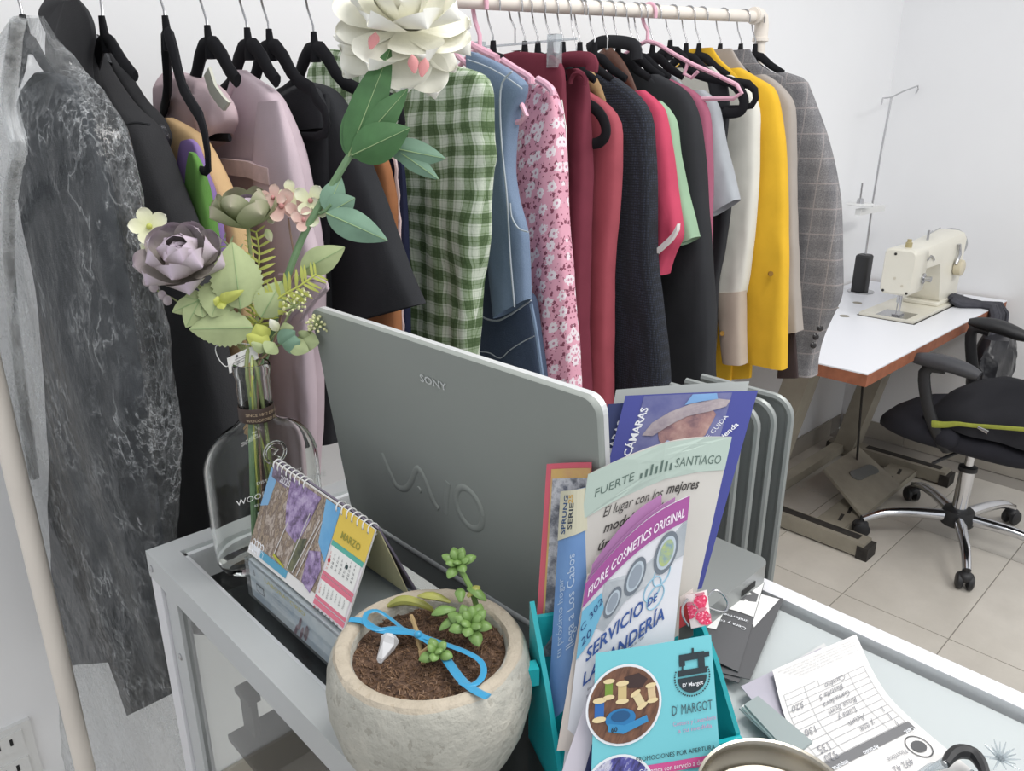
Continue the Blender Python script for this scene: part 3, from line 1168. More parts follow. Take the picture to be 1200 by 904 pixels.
hanger(.905, 'pink plastic hanger holding the light denim overalls', m_pink, 'plastic', lean=0.0, half=.2)
g = garment('denim_overalls', 'light blue denim overalls with contrast stitching, right of the green gingham shirt', 'overalls', .90)
near = prof(.905, [(560, 62), (590, 76), (612, 92), (618, 102), (613, 118), (606, 140), (602, 186), (603, 212), (609, 240), (619, 270), (621, 300), (623, 350)], 50)
far = prof(.905, [(550, 60), (552, 90), (558, 130), (566, 180), (572, 230), (574, 270), (577, 300), (580, 330), (585, 372)], 50)
link('bib', cloth(.90, near, far, .018, .005, 1.2, 53, gather=.3), F['denim'], g)
stitch(resample([on_x(a, b, .878) for a, b in ((548, 70), (570, 78), (592, 90), (612, 104))], 16), g)
stitch(resample([on_x(a, b, .878) for a, b in ((600, 84), (589, 96), (586, 120), (588, 170), (594, 230), (598, 300), (603, 360))], 30), g, r=.0016)
stitch(resample([on_x(a, b, .878) for a, b in ((598, 238), (600, 255), (608, 268), (619, 272))], 14), g, r=.0014)
g = garment('dark_jeans', 'dark blue jeans with a curved stitched pocket, below the light denim overalls', 'jeans', .93)
near = prof(.935, [(566, 250), (600, 300), (616, 340), (624, 352), (630, 394), (636, 440), (640, 500)], 40)
far = prof(.935, [(548, 260), (550, 300), (552, 340), (552, 380), (554, 420), (556, 460), (558, 500)], 40)
link('legs', cloth(.94, near, far, .018, .004, 1.0, 55), F['jeans'], g)
stitch(resample([on_x(a, b, .917) for a, b in ((562, 369), (570, 374), (583, 376), (596, 370), (608, 362), (622, 352))], 20), g, r=.0018)
stitch(resample([on_x(a, b, .917) for a, b in ((560, 412), (574, 414), (586, 420), (598, 410), (614, 400), (626, 394))], 20), g)
link('selvedge', MB().tube([on_x(a, b, .915) + V((0, 0, 0)) for a, b in ((622, 356), (626, 376), (630, 400), (633, 424), (636, 444))], .0035, 6), F['denim'], g)

hanger(.988, 'pink plastic clip hanger holding the pink floral dress', m_pink, 'plastic', lean=0.0, half=.2)
g, near = simple('floral_dress', 'pink floral dress with white blossoms and dark leaves, right of the denim overalls', 'dress', .985,
       [(622, 90), (640, 98), (650, 108), (655, 128), (659, 170), (661, 235), (667, 320), (671, 379), (676, 456), (680, 540)], F['floral'], t=.026, amp=.007, freq=1.3, seed=57, gather=.3,
       far=[(618, 92), (613, 108), (609, 130), (604, 160), (603, 200), (606, 260), (617, 310), (630, 380), (640, 456), (650, 540)])
for k, (a, b, c, d) in enumerate(((588, 71, 583, 68), (612, 88, 622, 94), (636, 95, 647, 108))):
    pass
link('shoulder_strap', MB().tube(resample([on_x(a, b, .965) for a, b in ((552, 52), (566, 60), (583, 68))], 8), .0062, 8), m_pink, g)
link('shoulder_strap', MB().tube(resample([on_x(a, b, .965) for a, b in ((589, 71), (606, 82), (622, 92), (622, 98))], 10), .0062, 8), m_pink, g)
link('shoulder_strap', MB().tube(resample([on_x(a, b, .965) for a, b in ((630, 93), (640, 99), (647, 106), (648, 112))], 10), .0062, 8), m_pink, g)

tg = garment('hang_tag', 'long pale paper tag hanging between the pink floral dress and the maroon trousers', 'tag', 1.03)
pts = [on_x(a, b, 1.04) for a, b in ((650, 117), (658, 117), (663, 150), (664, 186), (659, 189), (657, 160))]
link('paper_strip', MB().prism(pts, (.002, 0, 0)), m_taglabel, tg, smooth=False)

hanger(1.075, 'clear plastic clip hanger with a steel rod, left of the maroon trousers', m_clear, 'clip', lean=0.0, zneck=1.632, name='clip_hanger')
g, near = simple('maroon_blouse', 'dark maroon blouse lying behind the clear clip hanger', 'blouse', 1.08, [(600, 60), (630, 62), (650, 66), (660, 80), (662, 120), (664, 200), (670, 330), (680, 460)], F['maroon'], t=.016, hem=.8, amp=.004, seed=61)
g = garment('maroon_trousers', 'dark maroon trousers folded over a hanger bar, left of the rose red top', 'trousers', 1.13)
near = prof(1.14, [(676, 80), (686, 88), (689, 110), (690, 150), (690, 200), (688, 260), (686, 330), (686, 400), (688, 460), (688, 540)], 50)
far = prof(1.14, [(664, 82), (662, 92), (660, 110), (662, 150), (664, 220), (668, 300), (672, 380), (678, 460), (680, 540)], 50)
link('legs', cloth(1.14, near, far, .024, .006, 1.3, 63, gather=.5), F['maroon'], g)
wb = [on_x(a, b, 1.12) for a, b in ((655, 74), (664, 70), (676, 69), (688, 70), (694, 75), (693, 83))]
link('waistband', MB().tube(resample(wb, 20), .0135, 10, flat=((1, 0, 0), .6)), F['maroon'], g)
lp = [on_x(a, b, 1.115) for a, b in ((668, 98), (672, 88), (680, 86), (686, 92), (685, 100))]
link('belt_loop', MB().tube(resample(lp, 14), .004, 8), F['maroon'], g)
hanger(1.135, 'hanger under the folded maroon trousers', lean=0.0, hid=True)

sleeved('rose_top', 'rose red long-sleeved top with a looped black hanger, left of the navy cardigan', 'top', 1.19,
        [(676, 96), (690, 108), (706, 118), (718, 130), (725, 142), (727, 158), (726, 198), (724, 240), (720, 280), (717, 320), (716, 360), (716, 420), (716, 470), (716, 520)], F['rose'], hem=.75, seed=65, sleeve_w=.13, st=.024, amp=.0085)
g = bpy.data.objects['rose_top']
hg = hanger(1.205, 'black velvet hanger whose looped end shows at the armhole of the rose red top', lean=0.0, hid=True)
lp = [on_x(a, b, 1.155) for a, b in ((690, 123), (698, 128), (706, 138), (710, 150), (709, 160), (702, 167), (692, 169))]
link('looped_end', MB().tube(resample(lp, 24), .0105, 10, flat=((1, 0, 0), .55)), m_velvet, hg)

sleeved('navy_cardigan', 'dark navy knitted cardigan with a textured stitch, left of the hot pink polo shirt', 'cardigan', 1.255,
        [(694, 82), (710, 86), (724, 93), (738, 104), (748, 113), (757, 126), (763, 142), (765, 170), (767, 220), (767, 280), (769, 320), (773, 350), (777, 390), (782, 448), (784, 520)], F['knit'], hem=.8, seed=67, sleeve_w=.16, st=.03, amp=.006)
hanger(1.255, 'hanger inside the dark navy knitted cardigan', lean=0.0, hid=True)

g, near, sl, far = sleeved('pink_polo', 'hot pink polo shirt with a white stripe on its sleeve, right of the navy cardigan', 'shirt', 1.305,
        [(722, 88), (736, 95), (752, 104), (768, 117), (777, 128), (781, 144), (785, 170), (789, 205), (793, 237), (797, 262), (797, 280), (786, 302), (780, 322)], F['hotpink'], hem=.75, seed=69, sleeve_w=.13, st=.024, cuff_far=(770, 314))
pa = [on_x(a, b, 1.28) for a, b in ((769, 296), (778, 288), (788, 278), (795, 266))]
link('white_stripe', MB().rings([[p + V((.006, 0, .006)), p + V((-.005, 0, .006)), p + V((-.005, 0, -.006)), p + V((.006, 0, -.006))] for p in resample(pa, 14)]), F['white'], g)
hanger(1.30, 'hanger inside the hot pink polo shirt', lean=0.0, hid=True)
sleeved('mint_polo', 'mint green polo shirt with a short sleeve, right of the hot pink polo', 'shirt', 1.345,
        [(702, 66), (716, 84), (740, 96), (760, 108), (776, 120), (786, 132), (792, 146), (796, 180), (803, 220), (810, 254), (816, 278)], F['mint'], hem=.75, seed=71, sleeve_w=.12, st=.022, cuff_far=(798, 288))
hanger(1.341, 'brown wooden hanger above the mint green polo shirt', m_dkwood, 'wood', lean=0.0, half=.075)
hanger(1.245, 'tan wooden hanger between the maroon trousers and the navy cardigan', m_wood, 'wood', lean=0.0, half=.075, zneck=1.612)

g, near, sl, far = sleeved('black_dress', 'long black dress with a stand collar, right of the mint green polo shirt', 'dress', 1.40,
        [(730, 62), (748, 76), (772, 88), (790, 98), (804, 108), (813, 124), (819, 146), (824, 190), (827, 240), (830, 275), (834, 340), (836, 400), (835, 450), (836, 520)], F['blackdeep'], hem=.7, seed=73, sleeve_w=.17, st=.034, amp=.0085)
cn = [on_x(a, b, 1.365) for a, b in ((690, 58), (704, 50), (720, 49), (736, 51), (745, 56), (746, 70))]
link('collar', MB().tube(resample(cn, 20), .0135, 10, flat=((1, 0, 0), .55)), F['blackdeep'], g)
hanger(1.376, 'hanger in the neck of the long black dress', lean=0.0, hid=True)
sleeved('mauve_jacket', 'dusty mauve jacket showing as a thin strip between the black dress and grey tee', 'jacket', 1.46,
        [(740, 50), (756, 72), (772, 86), (792, 96), (810, 105), (824, 118), (831, 136), (833, 170), (834, 212), (833, 256), (833, 330), (834, 420), (834, 500)], F['dustpink'], hem=.8, seed=75, sleeve_w=.12, st=.024)
hanger(1.425, 'hanger inside the dusty mauve jacket', lean=0.0, hid=True)
hanger(1.446, 'hanger between the dusty mauve jacket and the grey tee', lean=0.0, hid=True)
sleeved('grey_tee', 'grey marl tee with a short sleeve, right of the dusty mauve jacket', 'shirt', 1.515,
        [(764, 68), (776, 72), (788, 84), (806, 94), (822, 104), (834, 114), (841, 126), (846, 150), (852, 182), (858, 206), (864, 234)], F['grey'], hem=.8, seed=77, sleeve_w=.14, st=.026, cuff_far=(834, 254), amp=.006)
hanger(1.495, 'black velvet hanger in the neck of the grey marl tee', lean=0.0, hid=True)

hb = hanger(1.56, 'wide black velvet hanger with a looped end above the cream shirt', lean=0.0, zneck=1.65, half=.225)
lp = [on_x(a, b, 1.555) for a, b in ((846, 94), (858, 97), (868, 108), (872, 120), (868, 130), (858, 133), (848, 132))]
link('looped_end', MB().tube(resample(lp, 24), .011, 10, flat=((1, 0, 0), .55)), m_velvet, hb)
g = garment('black_camisole', 'black strappy camisole hanging from a wide black hanger, in front of the cream shirt', 'top', 1.565)
near = prof(1.565, [(850, 92), (854, 110), (853, 140), (850, 172), (856, 210), (856, 242), (850, 290), (842, 330), (840, 370), (838, 420), (838, 500)], 40)
far = prof(1.565, [(828, 88), (834, 120), (838, 160), (836, 200), (826, 240), (820, 280), (816, 330), (814, 380), (812, 430), (812, 500)], 40)
link('body', cloth(1.565, near, far, .014, .008, 1.6, 79, gather=.6), F['blackdeep'], g)
hanger(1.475, 'pink plastic hanger with side hooks lying over the black hangers', m_pink, 'plastic', lean=0.0, half=.24, zneck=1.655)

g, near, sl, far = sleeved('cream_shirt', 'cream shirt with a long beige cuff, left of the yellow jacket', 'shirt', 1.625,
        [(838, 78), (856, 88), (870, 97), (881, 108), (887, 122), (889, 140), (888, 190), (887, 230), (882, 280), (877, 320), (872, 345)], F['cream'], hem=.95, seed=81, sleeve_w=.115, st=.026, cuff_far=(843, 342))
near = prof(1.63, [(872, 341), (872, 360), (872, 390), (873, 427)], 20)
far = prof(1.63, [(842, 342), (844, 360), (846, 390), (850, 424)], 20)
link('cuff', cloth(1.63, near, far, .026, .003, 1.2, 83, m=30, tp=.9), F['beige'], g)
link('cuff_button', MB().lathe([(.0, -.002), (.006, -.002), (.006, .002), (0, .002)], on_x(846, 391, 1.60), 12, axis=(-.5, -.8, .2)), m_brass, g)
hanger(1.623, 'hanger inside the cream shirt', lean=0.0, hid=True)

g, near, sl, far = sleeved('yellow_jacket', 'bright yellow jacket with long sleeves, right of the cream shirt', 'jacket', 1.685,
        [(812, 50), (822, 46), (838, 56), (852, 70), (872, 82), (892, 94), (906, 103), (912, 118), (916, 145), (919, 173), (921, 220), (922, 280), (922, 330), (921, 390), (920, 433)], F['yellow'], hem=.80, seed=85, sleeve_w=.20, st=.03, cuff_far=(874, 421), amp=.0085)
link('sleeve_button', MB().lathe([(.0, -.002), (.006, -.002), (.006, .002), (0, .002)], on_x(903, 321, 1.662), 12, axis=(-.6, -.8, .1)), m_brass, g)
near = prof(1.70, [(882, 380), (882, 410), (880, 443)], 14)
far = prof(1.70, [(838, 380), (838, 410), (836, 444)], 14)
link('front_hem', cloth(1.70, near, far, .012, .003, 1.2, 87, m=24), F['yellow'], g)
hanger(1.675, 'hanger inside the bright yellow jacket', lean=0.0, hid=True)
g, near, sl, far = sleeved('taupe_coat', 'taupe coat with a straight sleeve, between the yellow jacket and the plaid blazer', 'coat', 1.765,
        [(846, 56), (860, 57), (876, 74), (890, 84), (906, 93), (918, 104), (926, 114), (931, 130), (932, 180), (932, 230), (934, 300), (936, 350), (938, 388)], F['taupe'], hem=1.0, seed=89, sleeve_w=.12, st=.026, cuff_far=(920, 391))
hanger(1.766, 'hanger inside the taupe coat', lean=0.0, hid=True)
g, near, sl, far = sleeved('plaid_blazer', 'grey plaid blazer with dark cuff buttons, at the right end of the rack', 'blazer', 1.86,
        [(856, 54), (868, 49), (882, 58), (894, 72), (910, 81), (928, 87), (943, 93), (949, 106), (958, 130), (968, 160), (977, 196), (983, 232), (985, 262), (986, 330), (984, 350), (978, 364), (969, 382), (961, 402), (956, 424), (955, 441)], F['plaid'], hem=.865, seed=91, sleeve_w=.19, st=.034, cuff_far=(922, 436), amp=.004)
near = prof(1.80, [(882, 60), (900, 84), (912, 110), (914, 150)], 20)
far = prof(1.80, [(858, 52), (864, 66), (880, 96), (904, 140)], 20)
for k, (a, b) in enumerate(((961, 385), (956, 395), (953, 405))):
    link('cuff_button', MB().lathe([(.0, -.003), (.0075, -.002), (.008, .001), (.005, .003), (0, .003)], on_x(a, b, 1.832), 12, axis=(-.7, -.7, .2)), m_button, g)
near = prof(1.83, [(938, 384), (940, 410), (942, 440)], 14)
far = prof(1.83, [(922, 386), (920, 410), (918, 440)], 14)
link('lining', cloth(1.80, near, far, .008, .002, 1.0, 93, m=24), F['lining'], g)
hanger(1.86, 'hanger inside the grey plaid blazer', lean=0.0, hid=True)
hanger(1.93, 'last black velvet hanger at the right end of the rack, beside the elbow', lean=0.0, hid=True)
hanger(1.02, 'hanger with a dark neck between the floral dress and the clear clip hanger', lean=0.0, hid=True)
hanger(1.10, 'hanger behind the clear clip hanger', lean=0.0, hid=True)
hanger(1.17, 'hanger right of the clear clip, above the maroon waistband', lean=0.0, hid=True)

# ================================================================== SEWING CORNER
m_lam = plain('white_laminate', (236, 237, 242), rough=.35)
m_core = plain('brown_board_edge', (150, 92, 66), rough=.7, var=.2, vscale=30)
m_frame = plain('greige_painted_steel', (150, 144, 130), rough=.55, var=.12, vscale=12)
m_wornblk = plain('worn_black_rubber', (48, 45, 42), rough=.8, var=.4, vscale=30)
m_mach = plain('cream_enamel', (226, 222, 208), rough=.3, var=.03, vscale=6)
m_steel = plain('bright_steel', (190, 190, 192), rough=.25, metal=1.0)
m_chrome = plain('chrome', (215, 216, 220), rough=.12, metal=1.0)
m_blkpl = plain('black_plastic', (38, 38, 40), rough=.5)
m_mesh = fabric('black_upholstery', (44, 44, 50), var=.1, weave=400)
m_lime = plain('lime_zip_tape', (158, 164, 66), rough=.7, var=.15, vscale=60)

tb = thing('sewing_table', (3.0, 1.14, 0), 'white-topped sewing machine table with brown edges and greige steel legs', 'table')
link('tabletop', MB().box(2.288, 3.70, .832, 1.44, .766, .770), m_lam, tb, smooth=False)
link('board_edge', MB().box(2.288, 3.70, .832, 1.44, .728, .766), m_core, tb, smooth=False)
for x in (2.595, 3.43):
    o = link('leg', MB().prism([(x - .05, 1.335, .04), (x - .05, 1.245, .04), (x - .05, 1.10, .727), (x - .05, 1.19, .727)], (.10, 0, 0)), m_frame, tb, smooth=False)
    f = link('foot', MB().box(x - .035, x + .035, .85, 1.36, .008, .062), m_frame, tb, smooth=False)
    link('worn_strip', MB().box(x - .012, x + .026, .88, 1.20, .062, .0635), m_wornblk, f, smooth=False)
    link('end_cap', MB().box(x - .038, x + .038, .832, .872, 0, .05), m_wornblk, f, smooth=False)
    link('end_cap', MB().box(x - .038, x + .038, 1.335, 1.37, 0, .05), m_wornblk, f, smooth=False)
    link('under_rail', MB().box(x - .04, x + .04, .92, 1.40, .70, .727), m_frame, tb, smooth=False)
cb = MB()
cb.box(2.63, 3.395, .965, 1.075, .028, .036)
cb.box(2.63, 3.395, .962, .967, .010, .036)
o = link('treadle_beam', cb, m_frame, tb, smooth=False)
for x in (2.72, 2.80, 3.12, 3.2, 3.3):
    link('slot', MB().obox((x, 1.0, .0362), (.06, .012, 0), (-.003, .012, 0), (0, 0, .0006)), m_wornblk, o, smooth=False)
link('stretcher', MB().box(2.63, 3.395, 1.285, 1.335, .02, .06), m_frame, tb, smooth=False)
link('treadle_rod', MB().tube([(3.12, 1.12, .10), (3.2, 1.2, .727)], .005, 8), m_wornblk, tb)
link('knee_lift', MB().tube([(3.0, .90, .728), (2.99, .89, .66), (3.04, .87, .64)], .005, 8), m_wornblk, tb)
# treadle
td = thing('treadle', (2.98, 1.04, .04), 'tilted steel treadle plate with a grey foot pad under the sewing table', 'pedal')
a, b, c, d = V((2.90, 1.165, .14)), V((3.23, 1.165, .14)), V((3.16, .945, .055)), V((2.78, .945, .055))
nn = (b - a).cross(d - a).normalized()
if nn.z < 0:
    nn = -nn
link('plate', MB().prism([a, b, c, d], nn * -.012), m_frame, td, smooth=False)
fp = []
for t in range(26):
    w = 2 * PI * t / 26
    uu = .62 + .30 * math.cos(w) * .9
    vv = .45 + (.15 + .06 * math.cos(2 * w + .4)) * math.sin(w) + .08 * math.cos(w)
    fp.append(lerp(lerp(a, b, uu), lerp(d, c, uu), vv) + nn * .0005)
link('foot_pad', MB().prism(fp, nn * .004), plain('grey_pad', (112, 114, 112), rough=.8), td, smooth=False)
link('pivot', MB().tube([(2.84, 1.0, .05), (3.2, 1.0, .05)], .012, 10), m_wornblk, td)

# sewing machine
sm = thing('sewing_machine', (3.25, 1.06, .77), 'cream industrial sewing machine on the white table', 'sewing machine')
link('bed', MB().prism([(3.0, .958, .7705), (3.0, 1.16, .7705), (3.58, 1.16, .7705), (3.58, .958, .7705)], (0, 0, .012)), m_mach, sm, smooth=False)
link('bed_outline', MB().box(2.994, 3.586, .952, 1.166, .770, .7712), m_wornblk, sm, smooth=False)
link('needle_plate', MB().box(3.005, 3.12, .985, 1.10, .7825, .7835), m_steel, sm, smooth=False)


def rbox(x0, x1, y0, y1, z0, z1, r, seg=4, axis='x', bot=None):
    """bar along one axis with rounded corners"""
    pts = []
    if axis == 'x':
        p0, p1, q0, q1 = y0, y1, z0, z1
    elif axis == 'z':
        p0, p1, q0, q1 = x0, x1, y0, y1
    else:
        p0, p1, q0, q1 = x0, x1, z0, z1
    for cx, cy, a0 in ((p1 - r, q1 - r, 0), (p0 + r, q1 - r, PI / 2), (p0 + r, q0 + r, PI), (p1 - r, q0 + r, 1.5 * PI)):
        for k in range(seg + 1):
            t = a0 + PI / 2 * k / seg
            pts.append((cx + r * math.cos(t), cy + r * math.sin(t)))
    e0, e1 = {'x': (x0, x1), 'y': (y0, y1), 'z': (z0, z1)}[axis]

    def ring(e, s):
        out = []
        mx, my = (p0 + p1) / 2, (q0 + q1) / 2
        for a, b in pts:
            a, b = mx + (a - mx) * s, my + (b - my) * s
            out.append(V((e, a, b)) if axis == 'x' else (V((a, e, b)) if axis == 'y' else V((a, b, e))))
        return out
    d = min(r * .35, abs(e1 - e0) * .2)
    k = 1 - 2 * d / max(p1 - p0, q1 - q0)
    mb = MB()
    mb.rings([ring(e0, k), ring(e0 + d, 1), ring(e1 - d, 1), ring(e1, k)])
    return mb


hd = rbox(3.0, 3.13, .985, 1.10, .868, 1.04, .022, axis='x')
link('face_head', hd, m_mach, sm)
arm = []
for i in range(15):
    t = i / 14
    x = 3.12 + .40 * t
    z0 = .96 if t < .4 else lerp(.96, .785, min(1, max(0, (t - .4) / .14)) ** .6)
    z1 = 1.04 + .022 * t
    y0, y1 = .985 - .006 * t, 1.10 + .01 * t
    arm.append([V((x, y, z)) for y, z in ((y0, z0), (y0, z1 - .03), (y0 + .012, z1 - .008), (y0 + .035, z1), (y1 - .035, z1), (y1 - .012, z1 - .008), (y1, z1 - .03), (y1, z0))])
link('arm', MB().rings(arm), m_mach, sm)
link('pillar_foot', rbox(3.30, 3.54, .975, 1.115, .7825, .80, .02, axis='z'), m_mach, sm)
hw = MB().lathe([(.02, 0), (.058, .004), (.064, .012), (.064, .03), (.058, .036), (.02, .034)], (3.525, 1.045, 1.0), 28, axis=(1, 0, 0))
link('handwheel', hw, m_steel, sm)
link('stitch_dial', MB().lathe([(.03, 0), (.032, .004), (.032, .026), (.026, .03), (0.0, .03)], (3.44, .978, .925), 20, axis=(0, -1, 0)), plain('ivory_dial', (214, 204, 178), rough=.4), sm)
link('needle_bar', MB().tube([(3.06, 1.045, .87), (3.06, 1.045, .83)], .006, 8).tube([(3.06, 1.045, .835), (3.06, 1.045, .785)], .0022, 6), m_steel, sm)
link('presser_foot', MB().tube([(3.045, 1.03, .87), (3.045, 1.03, .80)], .004, 8).box(3.03, 3.075, 1.02, 1.05, .784, .79), m_steel, sm)
link('foot_screw', MB().lathe([(.012, 0), (.012, .018), (.008, .02), (.008, .03), (0, .03)], (3.06, 1.04, 1.04), 14), plain('aged_brass_knob', (176, 164, 124), rough=.4), sm)
link('tension_knob', MB().lathe([(.02, 0), (.02, .006), (.01, .008), (.011, .03), (0, .03)], (3.10, .985, .925), 16, axis=(0, -1, 0)), m_steel, sm)
link('thread_guide', MB().tube([(3.25, 1.04, 1.045), (3.25, 1.04, 1.085)], .005, 8).tube([(3.25, 1.04, 1.07), (3.31, 1.02, 1.09)], .0025, 6).tube([(3.25, 1.04, 1.068), (3.35, 1.06, 1.07)], .0025, 6), m_steel, sm)
link('thread_take_up', MB().tube([(3.115, .984, .99), (3.118, .975, 1.01), (3.16, .98, 1.0), (3.18, .98, .985)], .003, 6), m_steel, sm)
for y, z in ((1.06, 1.02), (1.0, .88), (1.085, .88), (1.05, .93), (1.02, .905)):
    link('face_screw', MB().lathe([(.0, -.001), (.005, -.001), (.005, .0012), (0, .0012)], (2.9995, y, z), 10, axis=(-1, 0, 0)), m_wornblk if z in (1.02, .88) else plain('pale_boss', (206, 198, 180), rough=.4), sm)
link('bobbin_winder', MB().box(3.46, 3.54, .955, .99, .785, .80).tube([(3.42, .974, 1.02), (3.43, .968, .98), (3.41, .97, .94)], .007, 8), m_steel, sm)
for x, y in ((2.94, 1.19), (3.05, 1.28), (2.85, 1.25), (3.2, 1.25)):
    link('table_plug', MB().lathe([(.0, 0), (.018, 0), (.018, .0015), (0, .0015)], (x, y, .7701), 14), m_frame, tb, smooth=False)

# thread stand
ts = thing('thread_stand', (3.42, 1.33, .77), 'tall thin thread stand with a black grip beside the sewing machine', 'thread stand')
link('pole', MB().tube([(3.415, 1.33, .90), (3.405, 1.33, 1.15), (3.412, 1.33, 1.36), (3.435, 1.33, 1.575)], .0045, 8), m_steel, ts)
link('grip', rbox(3.385, 3.455, 1.305, 1.365, .771, .935, .018, axis='z'), m_blkpl, ts)
link('base_plate', MB().lathe([(0, 0), (.055, 0), (.055, .006), (0, .006)], (3.42, 1.33, .770), 20), m_steel, ts)
link('spool_tray', MB().lathe([(0, 0), (.05, .0), (.055, .004), (.05, .008), (0, .008)], (3.28, 1.33, 1.155), 22), m_whitepl, ts)
link('tray_bracket', MB().box(3.27, 3.52, 1.318, 1.342, 1.115, 1.140), m_whitepl, ts, smooth=False)
link('spool_pin', MB().tube([(3.275, 1.33, 1.16), (3.27, 1.33, 1.245)], .004, 8).lathe([(.014, 0), (.011, .02), (0, .02)], (3.275, 1.33, 1.163), 12), m_steel, ts)
link('guide_arm', MB().tube([(3.345, 1.33, 1.545), (3.35, 1.33, 1.57), (3.39, 1.33, 1.572), (3.435, 1.33, 1.575), (3.55, 1.33, 1.60), (3.70, 1.33, 1.625), (3.71, 1.33, 1.61), (3.69, 1.33, 1.595)], .0032, 7), m_steel, ts)

# black bag slung over the table's front edge
bgm = plain('black_crinkled_film', (40, 40, 44), rough=.32, bump=.9, bscale=40)
bk = thing('black_bag', (3.38, .80, .5), 'black crinkled bag with grey straps slung over the front table edge', 'bag')
st = MB()
for k in range(4):
    y = -.004 * k
    st.tube([(3.50 - .03 * k, 1.02 - .02 * k, .80), (3.49 - .025 * k, .93, .785), (3.47 + .02 * k, .825 + y, .778), (3.46 + .03 * k, .812 + y, .75), (3.42 + .045 * k, .80 + y, .62), (3.40 + .05 * k, .795 + y, .52)], .017, 8, flat=((1, 0, 0), 1.3))
link('straps', st, fabric('grey_strap', (74, 74, 80), var=.3), bk)
rs = []
for i in range(18):
    t = i / 17
    z = lerp(.68, .40, t)
    hw_, hd_ = (.13 + .05 * math.sin(t * PI)) * (.75 + .25 * min(1, t * 5)), .05 + .02 * math.sin(t * PI)
    rs.append([V((3.43 + hw_ * math.cos(w), .775 + hd_ * math.sin(w), z)) + V((1, 1, 0)) * (.018 * noise.noise(V((math.cos(w) * 3, math.sin(w) * 3, z * 16)))) for w in [2 * PI * j / 36 for j in range(36)]])
link('bag_body', MB().rings(rs), bgm, bk)

# office chair
ch = thing('office_chair', (2.94, .67, 0), 'black office chair with a chrome star base, tucked under the sewing table', 'chair')
hub = V((2.935, .668, .105))
link('hub', MB().lathe([(.03, -.03), (.055, -.026), (.06, .0), (.05, .03), (.03, .034)], hub, 16), m_blkpl, ch)
for tip in ((2.755, .905), (2.60, .525), (3.165, .90), (3.27, .55), (2.96, .30)):
    tp_ = V((tip[0], tip[1], .075))
    d = (tp_ - hub)
    d.z = 0
    dn = d.normalized()
    r = .325
    path = [hub + dn * .04 + V((0, 0, .002)), hub + dn * .16 + V((0, 0, .004)), hub + dn * .26 + V((0, 0, -.008)), hub + dn * r + V((0, 0, -.038))]
    lg = link('base_arm', MB().tube(resample(path, 12), [.022 - .0007 * i for i in range(12)], 10), m_chrome, ch)
    c = hub + dn * (r + .004)
    sd = V((-dn.y, dn.x, 0))
    mbc = MB()
    for q in (-1, 1):
        mbc.lathe([(.0, -.011), (.02, -.011), (.028, -.006), (.028, .006), (.02, .011), (0, .011)], V((c.x, c.y, .0285)) + sd * .016 * q, 18, axis=sd)
    mbc.tube([(c.x, c.y, .03), (c.x, c.y, .078)], .009, 8)
    mbc.blob((c.x, c.y, .045), .026, .026, .02, 12, 8)
    link('caster', mbc, m_blkpl, lg)
link('gas_lift', MB().tube([hub + V((0, 0, .02)), hub + V((0, 0, .19))], .026, 16), m_chrome, ch)
link('gas_piston', MB().tube([hub + V((0, 0, .19)), hub + V((0, 0, .33))], .015, 14), m_chrome, ch)
link('lift_collar', MB().lathe([(.026, 0), (.031, .002), (.031, .018), (.018, .022)], hub + V((0, 0, .185)), 16), m_blkpl, ch)
seat = []
for i in range(14):
    t = i / 13
    y = lerp(.40, .955, t)
    hwid = .235 * (1 - .55 * max(0, (t - .7) / .3) ** 2 - .25 * max(0, (.15 - t) / .15) ** 2)
    th = .048 * (1 - .5 * abs(2 * t - 1) ** 4)
    drop = -.03 * max(0, (t - .75) / .25) ** 2
    zc = .465 + drop
    seat.append([V((2.925 + hwid * math.copysign(abs(math.cos(w)) ** .5, math.cos(w)), y, zc + th * math.copysign(abs(math.sin(w)) ** .7, math.sin(w)))) for w in [2 * PI * j / 28 for j in range(28)]])
link('seat', MB().rings(seat), m_mesh, ch)
link('seat_pan', MB().box(2.80, 3.05, .54, .80, .405, .425), m_blkpl, ch, smooth=False)
link('height_lever', MB().tube([(2.85, .66, .41), (2.70, .70, .40), (2.66, .71, .395)], .006, 8), m_blkpl, ch)
for x, p0, p1 in ((2.70, (1066, 419), (1148, 441)), (3.15, (1136, 377), (1204, 397))):
    a, b = on_x(p0[0], p0[1], x), on_x(p1[0], p1[1], x)
    pad = [lerp(a, b, t) + V((0, 0, .012 * math.sin(PI * t))) for t in [i / 9 for i in range(10)]]
    ar = link('armrest', MB().tube(pad, [.012, .019, .023, .025, .026, .026, .025, .024, .021, .014], 12, flat=((1, 0, 0), 1.35)), m_blkpl if x > 3 else plain('grey_arm_pad', (64, 64, 68), rough=.55), ch)
    post = [V((x + (.04 if x < 3 else -.04), .69, .43)), V((x, .70, .45)), V((x - (.01 if x < 3 else -.01), .76, .56)), V((x, .80, a.z - .035)), V((x, .74, b.z + .002))]
    link('arm_post', MB().tube(resample(post, 16), .02, 10, flat=((1, 0, 0), .7)), m_blkpl, ar)
bk_ = []
for i in range(10):
    t = i / 9
    z = lerp(.66, 1.02, t)
    hwid = .22 * (1 - .3 * abs(2 * t - 1) ** 3)
    bk_.append([V((2.925 + hwid * math.cos(w), .40 - .05 * t + .03 * math.sin(w), z)) for w in [2 * PI * j / 24 for j in range(24)]])
link('backrest', MB().rings(bk_), m_mesh, ch)
link('back_post', MB().tube([(2.925, .55, .42), (2.925, .40, .44), (2.925, .36, .56), (2.925, .375, .75)], .02, 10), m_blkpl, ch)

